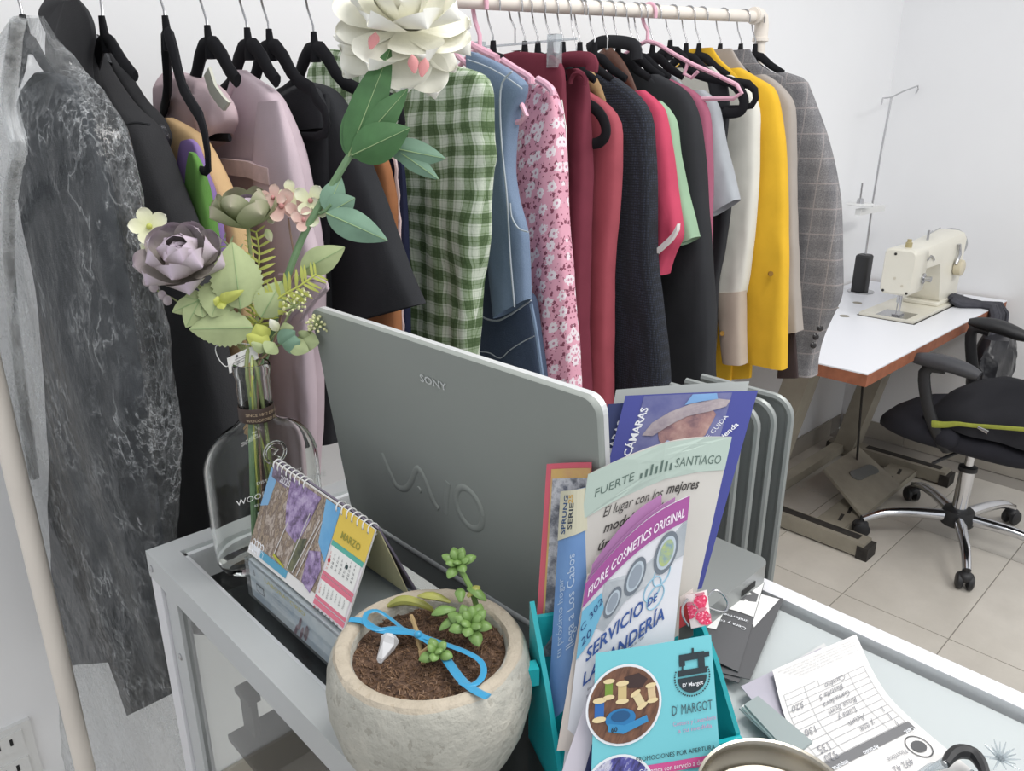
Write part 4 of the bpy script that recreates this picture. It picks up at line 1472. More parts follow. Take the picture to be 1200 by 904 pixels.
jk = thing('folded_jacket', (2.9, .6, .51), 'black jacket with a lime green zip heaped on the chair seat', 'jacket')
rs = []
for i in range(22):
    t = i / 21
    y = lerp(.36, .80, t)
    h = .155 * (math.sin(PI * min(1, t * .9 + .12)) ** .5)
    hwid = .215 * (1 - .35 * max(0, (t - .6) / .4) ** 2)
    rs.append([V((2.905 + hwid * math.cos(w) + .012 * noise.noise(V((y * 12, w * 2, 3))), y, .512 + max(0, h * abs(math.sin(w)) ** .8 if math.sin(w) > 0 else 0) * (1 + .15 * noise.noise(V((y * 9, w * 2, 1)))))) for w in [2 * PI * j / 32 for j in range(32)]])
link('cloth_heap', MB().rings(rs), fabric('black_jacket_cloth', (46, 46, 50), var=.1, weave=500), jk)
zp = [on_x(a, b, 2.678) for a, b in ((1092, 497), (1106, 498), (1122, 497), (1140, 499), (1170, 501), (1205, 504))]
link('lime_zip', MB().tube(resample(zp, 24), [.013 - .006 * min(1, i / 8) for i in range(24)], 8, flat=((1, 0, 0), .35)), m_lime, jk)
link('zip_pull', MB().tube([on_x(1146, 501, 2.672), on_x(1158, 507, 2.67)], [.004, .007], 8), m_steel, jk)
link('pocket_flap', MB().blob(on_x(1110, 514, 2.70), .03, .04, .035, 14, 10, .1), m_mesh, jk)

# grey panels behind the counter
m_pan = plain('grey_sheet_metal', (150, 154, 152), rough=.42, metal=.35, var=.06, vscale=4)
px0 = [888, 876, 864, 853, 843]
for k in range(5):
    x = .705 + .017 * k
    yr = .357 + .0045 * (4 - k) * 1.4
    zt = 1.203 - .004 * (4 - k)
    yr = [.402, .390, .378, .368, .357][k]
    pts = []
    for t in range(7):
        w = PI / 2 * t / 6
        pts.append((yr + .022 - .022 * math.sin(w), zt - .022 + .022 * math.cos(w)))
    y1 = yr + .115
    poly = [(y1, zt)] + pts + [(yr, .0), (y1, 0.0)]
    pn = thing('folding_panel', (x, yr + .15, 0), ['grey rounded-corner panel behind the counter, nearest of five to the brochures', 'grey rounded-corner panel behind the counter, second of five from the brochures', 'grey rounded-corner panel behind the counter, middle of the five', 'grey rounded-corner panel behind the counter, fourth of five from the brochures', 'grey rounded-corner panel behind the counter, outermost of five'][k], 'panel', 'grey panels behind the counter')
    link('sheet', MB().prism([V((x + .001, a, b)) for a, b in poly], (.003, 0, 0)), m_pan, pn, smooth=False)
    rim = [V((x + .0025, a, b)) for a, b in [(y1, zt)] + pts + [(yr, .6), (yr, .005)]]
    link('rolled_edge', MB().tube(rim, .0048, 8), m_pan, pn)

# ================================================================== DISPLAY COUNTER
CX0, CX1, CY1, CY0, CT = .221, .66, .807, -.55, 1.05
m_alu = plain('silver_aluminium', (196, 199, 200), rough=.38, metal=.25, var=.03, vscale=5)
m_aluw = plain('white_aluminium', (226, 226, 230), rough=.4, metal=.1)
m_glass = pane_mat('counter_glass', (254, 255, 254), refl=.1)
m_felt = plain('dark_felt', (46, 48, 50), rough=.95)
m_panelw = plain('pale_grey_board', (196, 199, 203), rough=.5)
dc = thing('display_counter', (.44, .13, 0), 'glass display counter with silver and white aluminium frame in the foreground', 'counter')
RW = .027
link('front_rail', MB().box(CX0, CX0 + RW, CY0, CY1, CT - .03, CT + .0012), m_alu, dc, smooth=False)
link('back_rail', MB().box(CX1 - RW * .75, CX1, CY0, CY1, CT - .03, CT + .0012), m_aluw, dc, smooth=False)
link('end_rail', MB().box(CX0 + RW, CX1 - RW * .75, CY1 - RW, CY1, CT - .03, CT + .0012), m_alu, dc, smooth=False)
lip = MB()
lip.box(CX0 + RW, CX0 + RW + .006, CY0, CY1 - RW, CT - .04, CT - .004)
lip.box(CX0 + RW, CX1 - RW, CY1 - RW - .006, CY1 - RW, CT - .04, CT - .004)
link('inner_lip', lip, m_aluw, dc, smooth=False)
for x, y in ((CX0, CY1 - .028), (CX1 - .028, CY1 - .028), (CX0, CY0), (CX1 - .028, CY0)):
    po = link('post', MB().box(x + .001, x + .027, y + .001, y + .027, .0, CT - .03), m_aluw, dc, smooth=False)
link('channel', MB().box(CX0 + .004, CX0 + .014, CY1 - .062, CY1 - .030, .05, CT - .03), m_alu, dc, smooth=False)
for (y, z) in ((CY1 - .012, CT - .016), (CY1 - .046, CT - .115)):
    link('screw', MB().lathe([(0, 0), (.0042, 0), (.0042, .0012), (.002, .0022), (0, .0022)], (CX0 + (0 if z > 1 else .004), y, z), 12, axis=(-1, 0, 0)), m_steel, dc)
link('glass_top', MB().box(CX0 + RW, CX1 - RW * .75, CY0, CY1 - RW, CT - .006, CT), m_glass, dc, smooth=False)
link('front_glass', MB().box(CX0 + .008, CX0 + .012, CY0 + .03, CY1 - .062, .05, CT - .03), m_glass, dc, smooth=False)
link('end_glass', MB().box(CX0 + .03, CX1 - .03, CY1 - .012, CY1 - .008, .05, CT - .03), m_glass, dc, smooth=False)
link('back_panel', MB().box(CX1 - .010, CX1 - .006, CY0 + .03, CY1 - .03, .05, CT - .03), plain('grey_back_board', (176, 178, 180), rough=.6), dc, smooth=False)
link('bottom_shelf', MB().box(CX0 + .01, CX1 - .01, CY0 + .01, CY1 - .01, .03, .05), m_panelw, dc, smooth=False)
link('inner_shelf', MB().box(CX0 + .02, CX1 - .03, CY0 + .03, .70, .850, .858), m_felt, dc, smooth=False)
for y in (.657, .47):
    link('shelf_bracket', MB().box(CX0 + .028, CX0 + .034, y - .014, y + .014, .885, .936).box(CX0 + .024, CX0 + .038, y - .015, y + .015, .930, .937), m_felt, dc, smooth=False)
link('top_liner', MB().box(CX0 + RW + .012, .42, CY0, .735, CT - .044, CT - .041), m_felt, dc, smooth=False)
link('white_liner', MB().box(.42, CX1 - RW, CY0, .735, CT - .0105, CT - .0075), m_panelw, dc, smooth=False)
link('white_liner', MB().box(CX0 + RW + .012, .42, CY0, .15, CT - .0105, CT - .0075), m_panelw, dc, smooth=False)
Z0 = CT + .0016

# ---------------------------------------------------------------- laptop
m_lid = plain('grey_green_lid', (146, 151, 146), rough=.5, metal=.0, var=.02, vscale=3, bump=.04, bscale=900)
m_lidrim = plain('pale_silver_rim', (214, 216, 216), rough=.3, metal=.3)
m_key = plain('laptop_keys', (40, 40, 42), rough=.5)
lp_ = thing('laptop', (.5, .49, Z0), 'open silver grey laptop seen from behind its lid, on the counter', 'laptop')


def rpoly(w, h, r, seg=6):
    pts = []
    for cx, cy, a0 in ((w - r, h - r, 0), (r, h - r, PI / 2), (r, r, PI), (w - r, r, 1.5 * PI)):
        for k in range(seg + 1):
            t = a0 + PI / 2 * k / seg
            pts.append((cx + r * math.cos(t), cy + r * math.sin(t)))
    return pts


HO, HT = V((.410, .677, Z0 + .03)), V((.380, .677, 1.322))
LH = (HT - HO).length
hdir = (HT - HO).normalized()
wdir = V((0, -1, 0))
lnrm = wdir.cross(hdir).normalized()
if lnrm.x > 0:
    lnrm = -lnrm
LW = .372


def lid(u, v):
    return HO + wdir * u + hdir * v, lnrm


lidpts = rpoly(LW, LH, .013)
lo = link('lid', MB().rings([[lid(LW / 2 + (u - LW / 2) * s, LH / 2 + (v - LH / 2) * s)[0] + lnrm * d for u, v in lidpts] for s, d in ((1, .001), (1, .0045), (.994, .0065))]), m_lid, lp_)
link('lid_rim', MB().prism([lid(u, v)[0] + lnrm * -.004 for u, v in rpoly(LW, LH, .013)], lnrm * .0052), m_lidrim, lo, smooth=False)
link('screen', MB().prism([lid(.016 + u, .02 + v)[0] + lnrm * -.0046 for u, v in rpoly(LW - .032, LH - .036, .004)], lnrm * .0004), plain('dark_screen', (14, 14, 16), rough=.15), lo, smooth=False)
bp = [(.405 + a, .302 + b) for a, b in rpoly(.25, .372, .014)]
link('base', MB().rings([[V((a, b, z)) for a, b in bp] for z in (Z0 + .002, Z0 + .006, Z0 + .022, Z0 + .026)]), plain('silver_base', (150, 153, 152), rough=.35, metal=.4), lp_)
kb = link('keyboard', MB().box(.44, .55, .34, .64, Z0 + .026, Z0 + .0265), m_key, lp_, smooth=False)
link('hinge', MB().tube([V((.408, .34, Z0 + .03)), V((.408, .64, Z0 + .03))], .006, 10), m_lidrim, lp_)
link('side_port', MB().box(.60, .625, .3012, .3025, Z0 + .010, Z0 + .016), m_dark, lp_, smooth=False)
m_silver = plain('silver_letter', (206, 209, 208), rough=.3, metal=.2)


def lid_uv(px, py):
    p = on_plane(px, py, HO + lnrm * .0066, lnrm) - HO
    return p.dot(wdir), p.dot(hdir)


def slab(text_pts, r, mat, name):
    pth = [lid(*lid_uv(a, b))[0] + lnrm * .0066 for a, b in text_pts]
    return link(name, MB().tube(resample(pth, 36), r, 8, flat=(tuple(lnrm), .35)), mat, lo)


u0, v0 = lid_uv(493, 443)
u1, v1 = lid_uv(524, 452)
lettering('SONY', lambda u, v: (lid(u, v)[0], lnrm), u0, v0 - .0028, .0098, m_silver, lo, width=u1 - u0, bold=True, off=.0068)
slab([(447, 531), (452, 543), (460, 561), (466, 571), (475, 573), (481, 566), (486, 554), (490, 549), (496, 558), (504, 578), (509, 590), (514, 597)], .0034, m_lid, 'logo_wave')
slab([(525, 566), (523, 583), (522, 602)], .0034, m_lid, 'logo_bar')
cu_, cv_ = lid_uv(549.5, 596)
ring = [lid(cu_ + .0175 * math.cos(2 * PI * t / 40), cv_ + .0205 * math.sin(2 * PI * t / 40))[0] + lnrm * .0066 for t in range(41)]
link('logo_ring', MB().tube(ring, .0034, 8, flat=(tuple(lnrm), .35)), m_lid, lo)
c0 = lid(*lid_uv(491.5, 574))[0] + lnrm * .0066
link('logo_dot', MB().lathe([(0, 0), (.0036, 0), (.003, .0012), (0, .0012)], c0, 14, axis=tuple(lnrm)), m_lid, lo)

# ---------------------------------------------------------------- bottle vase
m_bottle = glassy('clear_bottle_glass', (250, 252, 250), 0.0, 1.3)
BX, BY = .317, .700
bt = thing('bottle_vase', (BX, BY, Z0), 'clear flat arched glass bottle used as a vase for artificial flowers', 'bottle')


def bsec(a, b, z, n=44, e=.72):
    return [V((BX + a * math.copysign(abs(math.cos(w)) ** e, math.cos(w)), BY + b * math.copysign(abs(math.sin(w)) ** e, math.sin(w)), z)) for w in [2 * PI * j / n for j in range(n)]]


outer = [(.001, .001, .003, 1), (.046, .022, .0, .72), (.054, .027, .003, .72), (.0585, .0300, .012, .72), (.0595, .0305, .05, .72), (.0595, .0305, .10, .72)]
for k in range(1, 10):
    t = k / 10 * PI / 2 * .97
    outer.append((.0175 + .042 * math.cos(t), .0165 + .014 * math.cos(t) ** 1.2, .108 + .047 * math.sin(t), .72 + .28 * (k / 10)))
outer += [(.0175, .0165, .160, 1), (.0165, .0160, .170, 1), (.0165, .0160, .205, 1), (.0185, .0180, .209, 1), (.0185, .0180, .217, 1), (.0172, .0168, .219, 1)]
inner = [(max(a - .0035, .0006), max(b - .0035, .0006), max(z, .012), e) for a, b, z, e in reversed(outer[3:-1])]
inner += [(.050, .0215, .0095, .72), (.001, .001, .009, 1)]
link('glass_body', MB().rings([bsec(a, b, Z0 + z, 44, e) for a, b, z, e in outer + [(.0150, .0146, .219, 1)] + inner]), m_bottle, bt)
m_brn = plain('brown_neck_label', (66, 52, 46), rough=.6)
link('neck_band', MB().lathe([(.0172, 0), (.0176, .001), (.0176, .0145), (.0172, .0155)], (BX, BY, Z0 + .160), 32, caps=False), m_brn, bt)
m_wht = plain('white_print', (232, 234, 232), rough=.5)
m_tan = plain('tan_print', (190, 170, 140), rough=.5)


def bface(u, v):
    return V((BX + u, BY - .0312, Z0 + v)), V((0, -1, 0))


def bneck(u, v):
    w = -PI / 2 + u / .0178
    return V((BX + .0178 * math.cos(w), BY + .0178 * math.sin(w), Z0 + v)), V((math.cos(w), math.sin(w), 0))


lettering('WOODFORD RESERVE', bface, .004, .089, .0088, m_wht, bt, width=.100, align='C')
lettering("DISTILLER'S SELECT", bface, .002, .104, .0046, m_wht, bt, width=.05, align='C')
lettering('KENTUCKY STRAIGHT BOURBON', bface, .002, .0815, .0036, m_wht, bt, width=.06, align='C')
lettering('SINCE 1812 DISTILLED', bneck, -.018, .1685, .0042, m_tan, bt)
lettering('WOODFORD RESERVE', bneck, -.018, .1625, .0042, m_tan, bt)
ring = [V((BX + .011 * math.cos(t), BY - .031, Z0 + .132 + .011 * math.sin(t))) for t in [2 * PI * k / 32 for k in range(33)]]
md = link('medallion', MB().tube(ring, .0018, 8), m_bottle, bt)
link('medallion_emblem', MB().tube([V((BX - .004, BY - .031, Z0 + 0.1390)), V((BX + .003, BY - .031, Z0 + 0.1340)), V((BX - .002, BY - .031, Z0 + 0.1300)), V((BX + .004, BY - .031, Z0 + 0.1250))], .0014, 8), m_bottle, md)

# ================================================================== PRINTED THINGS ON THE COUNTER
m_paper = plain('white_paper', (228, 226, 224), rough=.7)
INK = {}


def ink(c):
    k = 'ink_%d_%d_%d' % c
    return plain(k, c, rough=.6)


def picture(name, stops, scale=30, stretch=(1, 1, 1), detail=5):
    k = NT(name)
    mp = k.n('ShaderNodeMapping')
    mp.inputs['Scale'].default_value = stretch
    k.l(k.coord(), mp.inputs[0])
    f = k.noise(scale, detail, mp.outputs[0], rough=.65)
    k.base(k.ramp(f, [(p, lin(c)) for p, c in stops]))
    k.b.inputs['Roughness'].default_value = .5
    return k.m


def quad_surf(TL, TR, BR, BL, bulge=0.0, bulge_v=0.0, skew=.5, arch=0.0):
    """sheet between four corners; u runs left to right, v from bottom to top, both in metres"""
    TL, TR, BR, BL = V(TL), V(TR), V(BR), V(BL)
    W = ((TR - TL).length + (BR - BL).length) / 2
    H = ((TL - BL).length + (TR - BR).length) / 2
    n0 = (BR - BL).cross(TL - BL).normalized()
    up0 = ((TL + TR) / 2 - (BL + BR) / 2).normalized()
    if n0.dot(EYE - TL) < 0:
        n0 = -n0

    def pos(a, b):
        p = lerp(lerp(BL, BR, a), lerp(TL, TR, a), b)
        p = p + up0 * (arch * max(0.0, b) * math.sin(PI * min(max(a, 0), 1)))
        return p + n0 * (bulge * math.sin(PI * min(max(a, 0), 1) ** (1 if skew == .5 else skew)) + bulge_v * math.sin(PI * min(max(b, 0), 1)))

    def surf(u, v):
        a, b = u / W, v / H
        e = .02
        du = pos(a + e, b) - pos(a - e, b)
        dv = pos(a, b + e) - pos(a, b - e)
        n = du.cross(dv).normalized()
        if n.dot(n0) < 0:
            n = -n
        return pos(a, b), n
    return surf, W, H


def leaflet(name, label, cat, corners, mat=None, bulge=0.0, bulge_v=0.0, group=None, th=.0008, arch=0.0):
    surf, W, H = quad_surf(*corners, bulge=bulge, bulge_v=bulge_v, arch=arch)
    b = surf(W / 2, 0)[0]
    t = thing(name, (b.x, b.y, b.z), label, cat, group)
    link('sheet', MB().sheet(lambda u, v: surf(u * W, v * H), 14, 14, th), mat or m_paper, t)
    return t, surf, W, H


# ---------------------------------------------------------------- brochure box
bw, nf = V((.87, -.49, 0)), V((-.49, -.87, 0))
B0 = V((.331, .323, Z0))
m_teal = plain('turquoise_acrylic', (34, 170, 178), rough=.25, coat=.3, var=.03)
bx = thing('brochure_box', B0 + bw * .06 + nf * .03, 'turquoise brochure box full of leaflets, right of the stone pot', 'box')
BWID, BD, BTH = .124, .056, .0036
nfl, nfr = V((-.42, -.905, 0)), V((-.10, -.995, 0))          # the two sides splay slightly
link('back_wall', MB().obox(B0 - nf * BTH, bw * BWID, nf * BTH, V((0, 0, .11))), m_teal, bx, smooth=False)
link('bottom', MB().prism([B0, B0 + bw * BWID, B0 + bw * BWID + nfr * BD, B0 + nfl * BD], (0, 0, .003)), m_teal, bx, smooth=False)
for k, (off, sd_) in enumerate(((0, nfl), (BWID - BTH, nfr))):
    o = B0 + bw * off
    poly = [o - sd_ * BTH, o + sd_ * BD, o + sd_ * BD + V((0, 0, .020)), o + sd_ * (BD * .55) + V((0, 0, .070)), o - sd_ * BTH + V((0, 0, .122))]
    link('side_wall', MB().prism(poly, bw * BTH), m_teal, bx, smooth=False)
fl_, fr_ = B0 + nfl * BD, B0 + bw * BWID + nfr * BD
link('front_wall', MB().obox(fl_, fr_ - fl_, nf * BTH, V((0, 0, .018))), m_teal, bx, smooth=False)
link('side_tab', MB().obox(B0 + nf * .012 + V((0, 0, .070)) - bw * .008, bw * .008, nf * .010, V((0, 0, .014))), m_teal, bx, smooth=False)

Wh = ink((232, 234, 238))
navy = ink((38, 52, 112))
# back leaflets: blue with a face in a hat, navy copy, white-topped one
cor = (at(722, 457, .600), at(878, 447, .600), at(815, 700, .575), at(672, 730, .575))
leaflet('leaflet', 'white-topped leaflet standing hindmost in the turquoise box', 'leaflet', cor, ink((168, 172, 170)), bulge=.004)
cor = (at(712, 474, .585), at(872, 464, .585), at(812, 700, .565), at(664, 730, .565))
t, sf, W, H = leaflet('leaflet', 'navy leaflet showing as a strip beside the laptop lid', 'leaflet', cor, plain('navy_card', (34, 48, 98), rough=.45), bulge=.003)
lettering('CÁMARAS', sf, .010, H - .052, .0085, Wh, t, ang=PI / 2 - .15, bold=True)
m_blue = plain('blue_violet_card', (66, 72, 148), rough=.4)
cor = (at(733, 464, .575), at(888, 458, .575), at(822, 690, .56), at(668, 720, .56))
t, sf, W, H = leaflet('leaflet', 'tall blue leaflet with a person in a wide hat printed on it', 'leaflet', cor, m_blue, bulge=.004)
patch(sf, (W * .14, H - .044, W * .80, H - .001), picture('hazy_blue_print', [(.3, (84, 88, 142)), (.7, (122, 124, 164))], 26), t)
patch(sf, [(W * .30, H - .026), (W * .40, H - .018), (W * .52, H - .0135), (W * .66, H - .0115), (W * .72, H - .018), (W * .68, H - .034), (W * .56, H - .043), (W * .42, H - .043), (W * .34, H - .036)], picture('face_print', [(.3, (110, 82, 92)), (.5, (160, 122, 118)), (.7, (186, 152, 142))], 75), t, off=.0008)
patch(sf, [(W * .20, H - .031), (W * .25, H - .022), (W * .36, H - .0145), (W * .50, H - .009), (W * .70, H - .0055), (W * .80, H - .007), (W * .78, H - .012), (W * .66, H - .0155), (W * .50, H - .0185), (W * .36, H - .026), (W * .28, H - .032)], picture('hat_brim_print', [(.3, (140, 128, 138)), (.7, (186, 174, 174))], 60), t, off=.0012)
patch(sf, [(W * .46, H - .0095), (W * .50, H - .0015), (W * .68, H - .0012), (W * .70, H - .0058), (W * .58, H - .0072)], ink((118, 160, 206)), t, off=.0013)
patch(sf, [(W * .33, H - .044), (W * .40, H - .036), (W * .50, H - .040), (W * .62, H - .038), (W * .62, H - .044), (W * .5, H - .046)], picture('sleeve_print', [(.3, (70, 96, 156)), (.7, (190, 200, 220))], 60), t, off=.0011)
lettering('CÁMARAS', sf, .015, H - .046, .0080, Wh, t, ang=PI / 2 - .12, bold=True)
lettering('TE CUIDA', sf, W * .70, H - .040, .0052, Wh, t, ang=PI / 2 - .55)
patch(sf, disc(W * .73, H - .0455, .0058), Wh, t)
lettering('P', sf, W * .73 - .0024, H - .0485, .0082, navy, t, bold=True, off=.0010)
lettering('vivienda', sf, W * .79, H - .043, .0062, Wh, t, ang=PI / 2 - .7, bold=True)

# left: red-edged leaflet, SPRUNG SERIE / Los Cabos leaflet, cream stack
cor = (at(641, 544, .556), at(693, 542, .531), at(688, 770, .548), at(626, 770, .562))
t, sf, W, H = leaflet('leaflet', 'leaflet with a coral red edge at the left of the turquoise box', 'leaflet', cor, ink((206, 92, 108)), bulge=-.003)
patch(sf, (.0045, 0, W, H - .004), picture('orange_band_print', [(.3, (206, 176, 96)), (.7, (196, 150, 110))], 40), t)
patch(sf, (.006, 0, W, H - .011), picture('street_scene_print', [(.3, (44, 46, 58)), (.45, (110, 112, 120)), (.6, (196, 196, 200)), (.75, (80, 86, 104))], 60, (1, 1, 1)), t, off=.0007)
cor = (at(658, 576, .542), at(691, 570, .533), at(692, 800, .538), at(641, 850, .545))
t, sf, W, H = leaflet('leaflet', 'blue leaflet with a cream top lettered in navy, beside the pale green brochure', 'leaflet', cor, picture('sky_blue_print', [(.3, (92, 130, 186)), (.7, (120, 158, 204))], 9), bulge=.005)
patch(sf, (0, H - .032, W, H), ink((206, 202, 178)), t)
lettering('SPRUNG', sf, .0085, H - .029, .0068, ink((44, 78, 124)), t, ang=PI / 2 - .08, bold=True, width=.026)
lettering('SERIE', sf, .0155, H - .027, .0062, ink((52, 60, 72)), t, ang=PI / 2 - .08, bold=True, width=.018)
lettering('25', sf, .0155, H - .009, .0062, ink((206, 160, 70)), t, ang=PI / 2 - .08, bold=True)
lettering('llega a Los Cabos', sf, .0205, .042, .0095, ink((190, 208, 228)), t, ang=PI / 2 + .02)
lettering('tu próximo hogar', sf, .0105, .04, .0075, ink((176, 196, 220)), t, ang=PI / 2 + .02)
for k in range(4):
    cor = (at(703 - 5 * k, 640 + 11 * k, .536 - .003 * k), at(800, 640, .538 - .003 * k), at(780, 860, .528), at(657 - 1.5 * k, 880, .527 - .003 * k))
    leaflet('leaflet', ['cream leaflet edge, hindmost of the four behind the purple-edged one', 'cream leaflet edge, second from the back behind the purple-edged one', 'cream leaflet edge, third from the back behind the purple-edged one', 'cream leaflet edge, foremost of the four behind the purple-edged one'][k], 'leaflet', cor, ink((214 - 4 * k, 208 - 5 * k, 198 - 4 * k)), bulge=.007, group='cream leaflets in the box')

# pale green brochure
cor = (at(689, 556, .531), at(857, 512, .540), at(806, 740, .545), at(654, 790, .540))
t, sf, W, H = leaflet('leaflet', 'pale green and cream brochure with widely spaced capitals along its curled top', 'leaflet', cor, picture('cream_gradient_print', [(.3, (202, 198, 190)), (.7, (212, 208, 202))], 6), bulge=.006, arch=.010)
patch(sf, [(0, H), (W * .2, H), (W * .5, H), (W * .8, H), (W, H), (W, H - .024), (W * .8, H - .024), (W * .55, H - .025), (W * .25, H - .028), (0, H - .032)], ink((184, 200, 190)), t)
grn = ink((92, 112, 104))
lettering('FUERTE', sf, W * .07, H - .0195, .0082, grn, t, width=W * .25, ang=.02)
for k, hh in enumerate((.004, .006, .0085, .006, .0095, .0075, .0055)):
    patch(sf, (W * .36 + k * .0034, H - .0195, W * .36 + .0015 + k * .0034, H - .0195 + hh * .85), grn, t, off=.0008)
lettering('SANTIAGO', sf, W * .60, H - .0185, .0088, grn, t, width=W * .35, ang=-.02)
dk = ink((70, 66, 64))
lettering('El lugar con los', sf, W * .15, H - .037, .0098, dk, t, shear=.2, width=W * .40)
lettering('mejores', sf, W * .575, H - .0355, .0098, dk, t, shear=.2, bold=True, width=W * .24)
lettering('modelos de', sf, W * .17, H - .0485, .0098, dk, t, shear=.2, bold=True, width=W * .36)
lettering('la zona', sf, W * .55, H - .0475, .0098, dk, t, shear=.2, width=W * .22)
lettering('únicos', sf, W * .15, H - .060, .0098, dk, t, shear=.2, bold=True, width=W * .22)

# laundry leaflet and two purple copies behind it
for k in (2, 1):
    cor = (at(684 + 5 * k, 690 - 14 * k, .521 + .0025 * k), at(807 - 16 * k, 586 - 3 * k, .523 + .0025 * k), at(780, 800, .523), at(662, 890, .522 + .002 * k))
    leaflet('leaflet', ['', 'purple-edged leaflet peeping out just behind the laundry leaflet', 'purple-edged leaflet, second behind the laundry leaflet'][k], 'leaflet', cor, ink((176, 122, 172)), bulge=.005, arch=.008)
cor = (at(686, 684, .519), at(808, 581, .521), at(783, 812, .520), at(658, 915, .518))
t, sf, W, H = leaflet('leaflet', 'laundry leaflet with washing machines and a purple heading band', 'leaflet', cor, picture('pale_lilac_white', [(.3, (214, 216, 224)), (.7, (226, 226, 230))], 8), bulge=.005, arch=.011)
pur = ink((164, 84, 152))
patch(sf, (0, H - .0165, W, H), pur, t)
lettering('FIORE COSMETICS ORIGINAL', sf, .004, H - .0128, .0085, ink((240, 228, 240)), t, width=W - .008, bold=True, off=.0009)
m_drum = picture('washing_machine_print', [(.3, (150, 158, 166)), (.7, (198, 202, 206))], 25)
patch(sf, [(W * .20, H - .0165), (W, H - .0165), (W, H - 0.0404), (W * .8, H - 0.0385), (W * .62, H - 0.0447), (W * .42, H - 0.0435), (W * .25, H - 0.0509), (W * .16, H - 0.0422)], m_drum, t)
for a, b, r in ((.80, .031, .0115), (.50, .032, .0095), (.30, .036, .0075)):
    patch(sf, disc(W * a, H - b, r, 26, ry=r * 1.15), ink((112, 120, 130)), t, off=.0007)
    patch(sf, disc(W * a, H - b, r * .78, 26, ry=r * .9), ink((186, 198, 208)), t, off=.0009)
    patch(sf, disc(W * a, H - b, r * .6, 24, ry=r * .72), picture('drum_laundry_print', [(.35, (120, 150, 176)), (.6, (176, 190, 120)), (.75, (206, 212, 216))], 130) if a > .7 else ink((146, 156, 168)), t, off=.0011)
patch(sf, [(0, H - 0.0187), (W * .18, H - 0.0212), (W * .22, H - 0.0342), (W * .12, H - 0.0484), (0, H - 0.0521)], ink((112, 180, 210)), t, off=.0006)
blu = ink((52, 84, 150))
hand = ink((40, 70, 120))
lettering('C 302', sf, .002, H - 0.0350, .0075, hand, t, ang=.35, off=.0011)
lettering('20', sf, .004, H - 0.0460, .0085, hand, t, ang=.2, off=.0011)
for a, b in ((.70, .050), (.78, .044), (.74, .057)):
    pts = [sf(W * a + .008 * math.cos(q), H - b + .007 * math.sin(q)) for q in [2 * PI * k / 20 for k in range(21)]]
    link('bubble_print', MB().tube([p + n * .0007 for p, n in pts], .0005, 5), ink((150, 190, 210)), t)
lettering('SERVICIO', sf, W * .10, H - 0.0608, .0125, blu, t, bold=True, width=W * .52)
lettering('DE', sf, W * .66, H - 0.0596, .0075, blu, t, bold=True)
lettering('LAVANDERÍA', sf, W * .10, H - 0.0765, .0125, blu, t, bold=True, width=W * .76)
for k in range(4):
    lettering(['Recogemos y entregamos su ropa', 'en la puerta de su casa', 'lavado y planchado', 'por kilo y por pieza'][k], sf, .014 + .02 * (k < 2), H - 0.0745 - .0042 * k, .0030, ink((96, 100, 116)), t)

# small red card on the right, folded sheet on the left of the card
cor = (at(797, 700, .530), at(812, 690, .530), at(812, 745, .527), at(795, 752, .527))
t, sf, W, H = leaflet('leaflet', 'small red and white card tucked at the right side of the turquoise box', 'leaflet', cor, ink((232, 222, 216)))
patch(sf, (0, 0, W, H * .78), ink((196, 62, 66)), t)
patch(sf, (0, 0, W, H * .3), ink((70, 70, 66)), t, off=.0007)
cor = (at(696, 796, .511), at(760, 790, .511), at(750, 935, .503), at(648, 935, .503))
t, sf, W, H = leaflet('leaflet', 'pale lilac leaflet with an upside-down word in a navy box, behind the sewing card', 'leaflet', cor, ink((206, 200, 210)), bulge=.002)
patch(sf, (.013, H - .062, .034, H - .042), ink((46, 52, 96)), t)
lettering('mundo', sf, .0325, H - .0475, .0085, Wh, t, ang=PI, bold=True, off=.0009, width=.018)
patch(sf, (.014, H - .028, .022, H - .020), ink((96, 96, 116)), t)

# turquoise sewing-shop card
cor = (at(698, 766, .506), at(833, 744, .506), at(845, 906, .492), at(692, 930, .492))
m_aqua = plain('aqua_card', (118, 200, 210), rough=.4)
t, sf, W, H = leaflet('leaflet', 'turquoise sewing shop card with round photographs, frontmost in the brochure box', 'leaflet', cor, m_aqua, bulge=.0015)
ck = ink((40, 52, 58))
# round photograph of spools and tape measure
cx, cy, R0 = W * .245, H - .0345, .0235
patch(sf, disc(cx, cy, R0 + .0016, 36), Wh, t, off=.0005)
patch(sf, disc(cx, cy, R0, 36), picture('wooden_table_print', [(.3, (78, 52, 42)), (.7, (140, 98, 74))], 60, (1, 6, 1)), t, off=.0008)


def spool(u, v, s, body, ang=0.0):
    ca, sa = math.cos(ang), math.sin(ang)

    def q(a, b):
        return (u + (a * ca - b * sa) * s, v + (a * sa + b * ca) * s)
    patch(sf, [q(-.5, -.8), (q(.5, -.8)), q(.5, .8), q(-.5, .8)][:4] + [q(-.5, 0)], ink(body), t, off=.0012)
    for b in (-.95, .95):
        pts = [(lambda w: q(.75 * math.cos(w), b + .3 * math.sin(w)))(2 * PI * k / 14) for k in range(14)]
        patch(sf, pts, ink((226, 206, 160)), t, off=.0015)


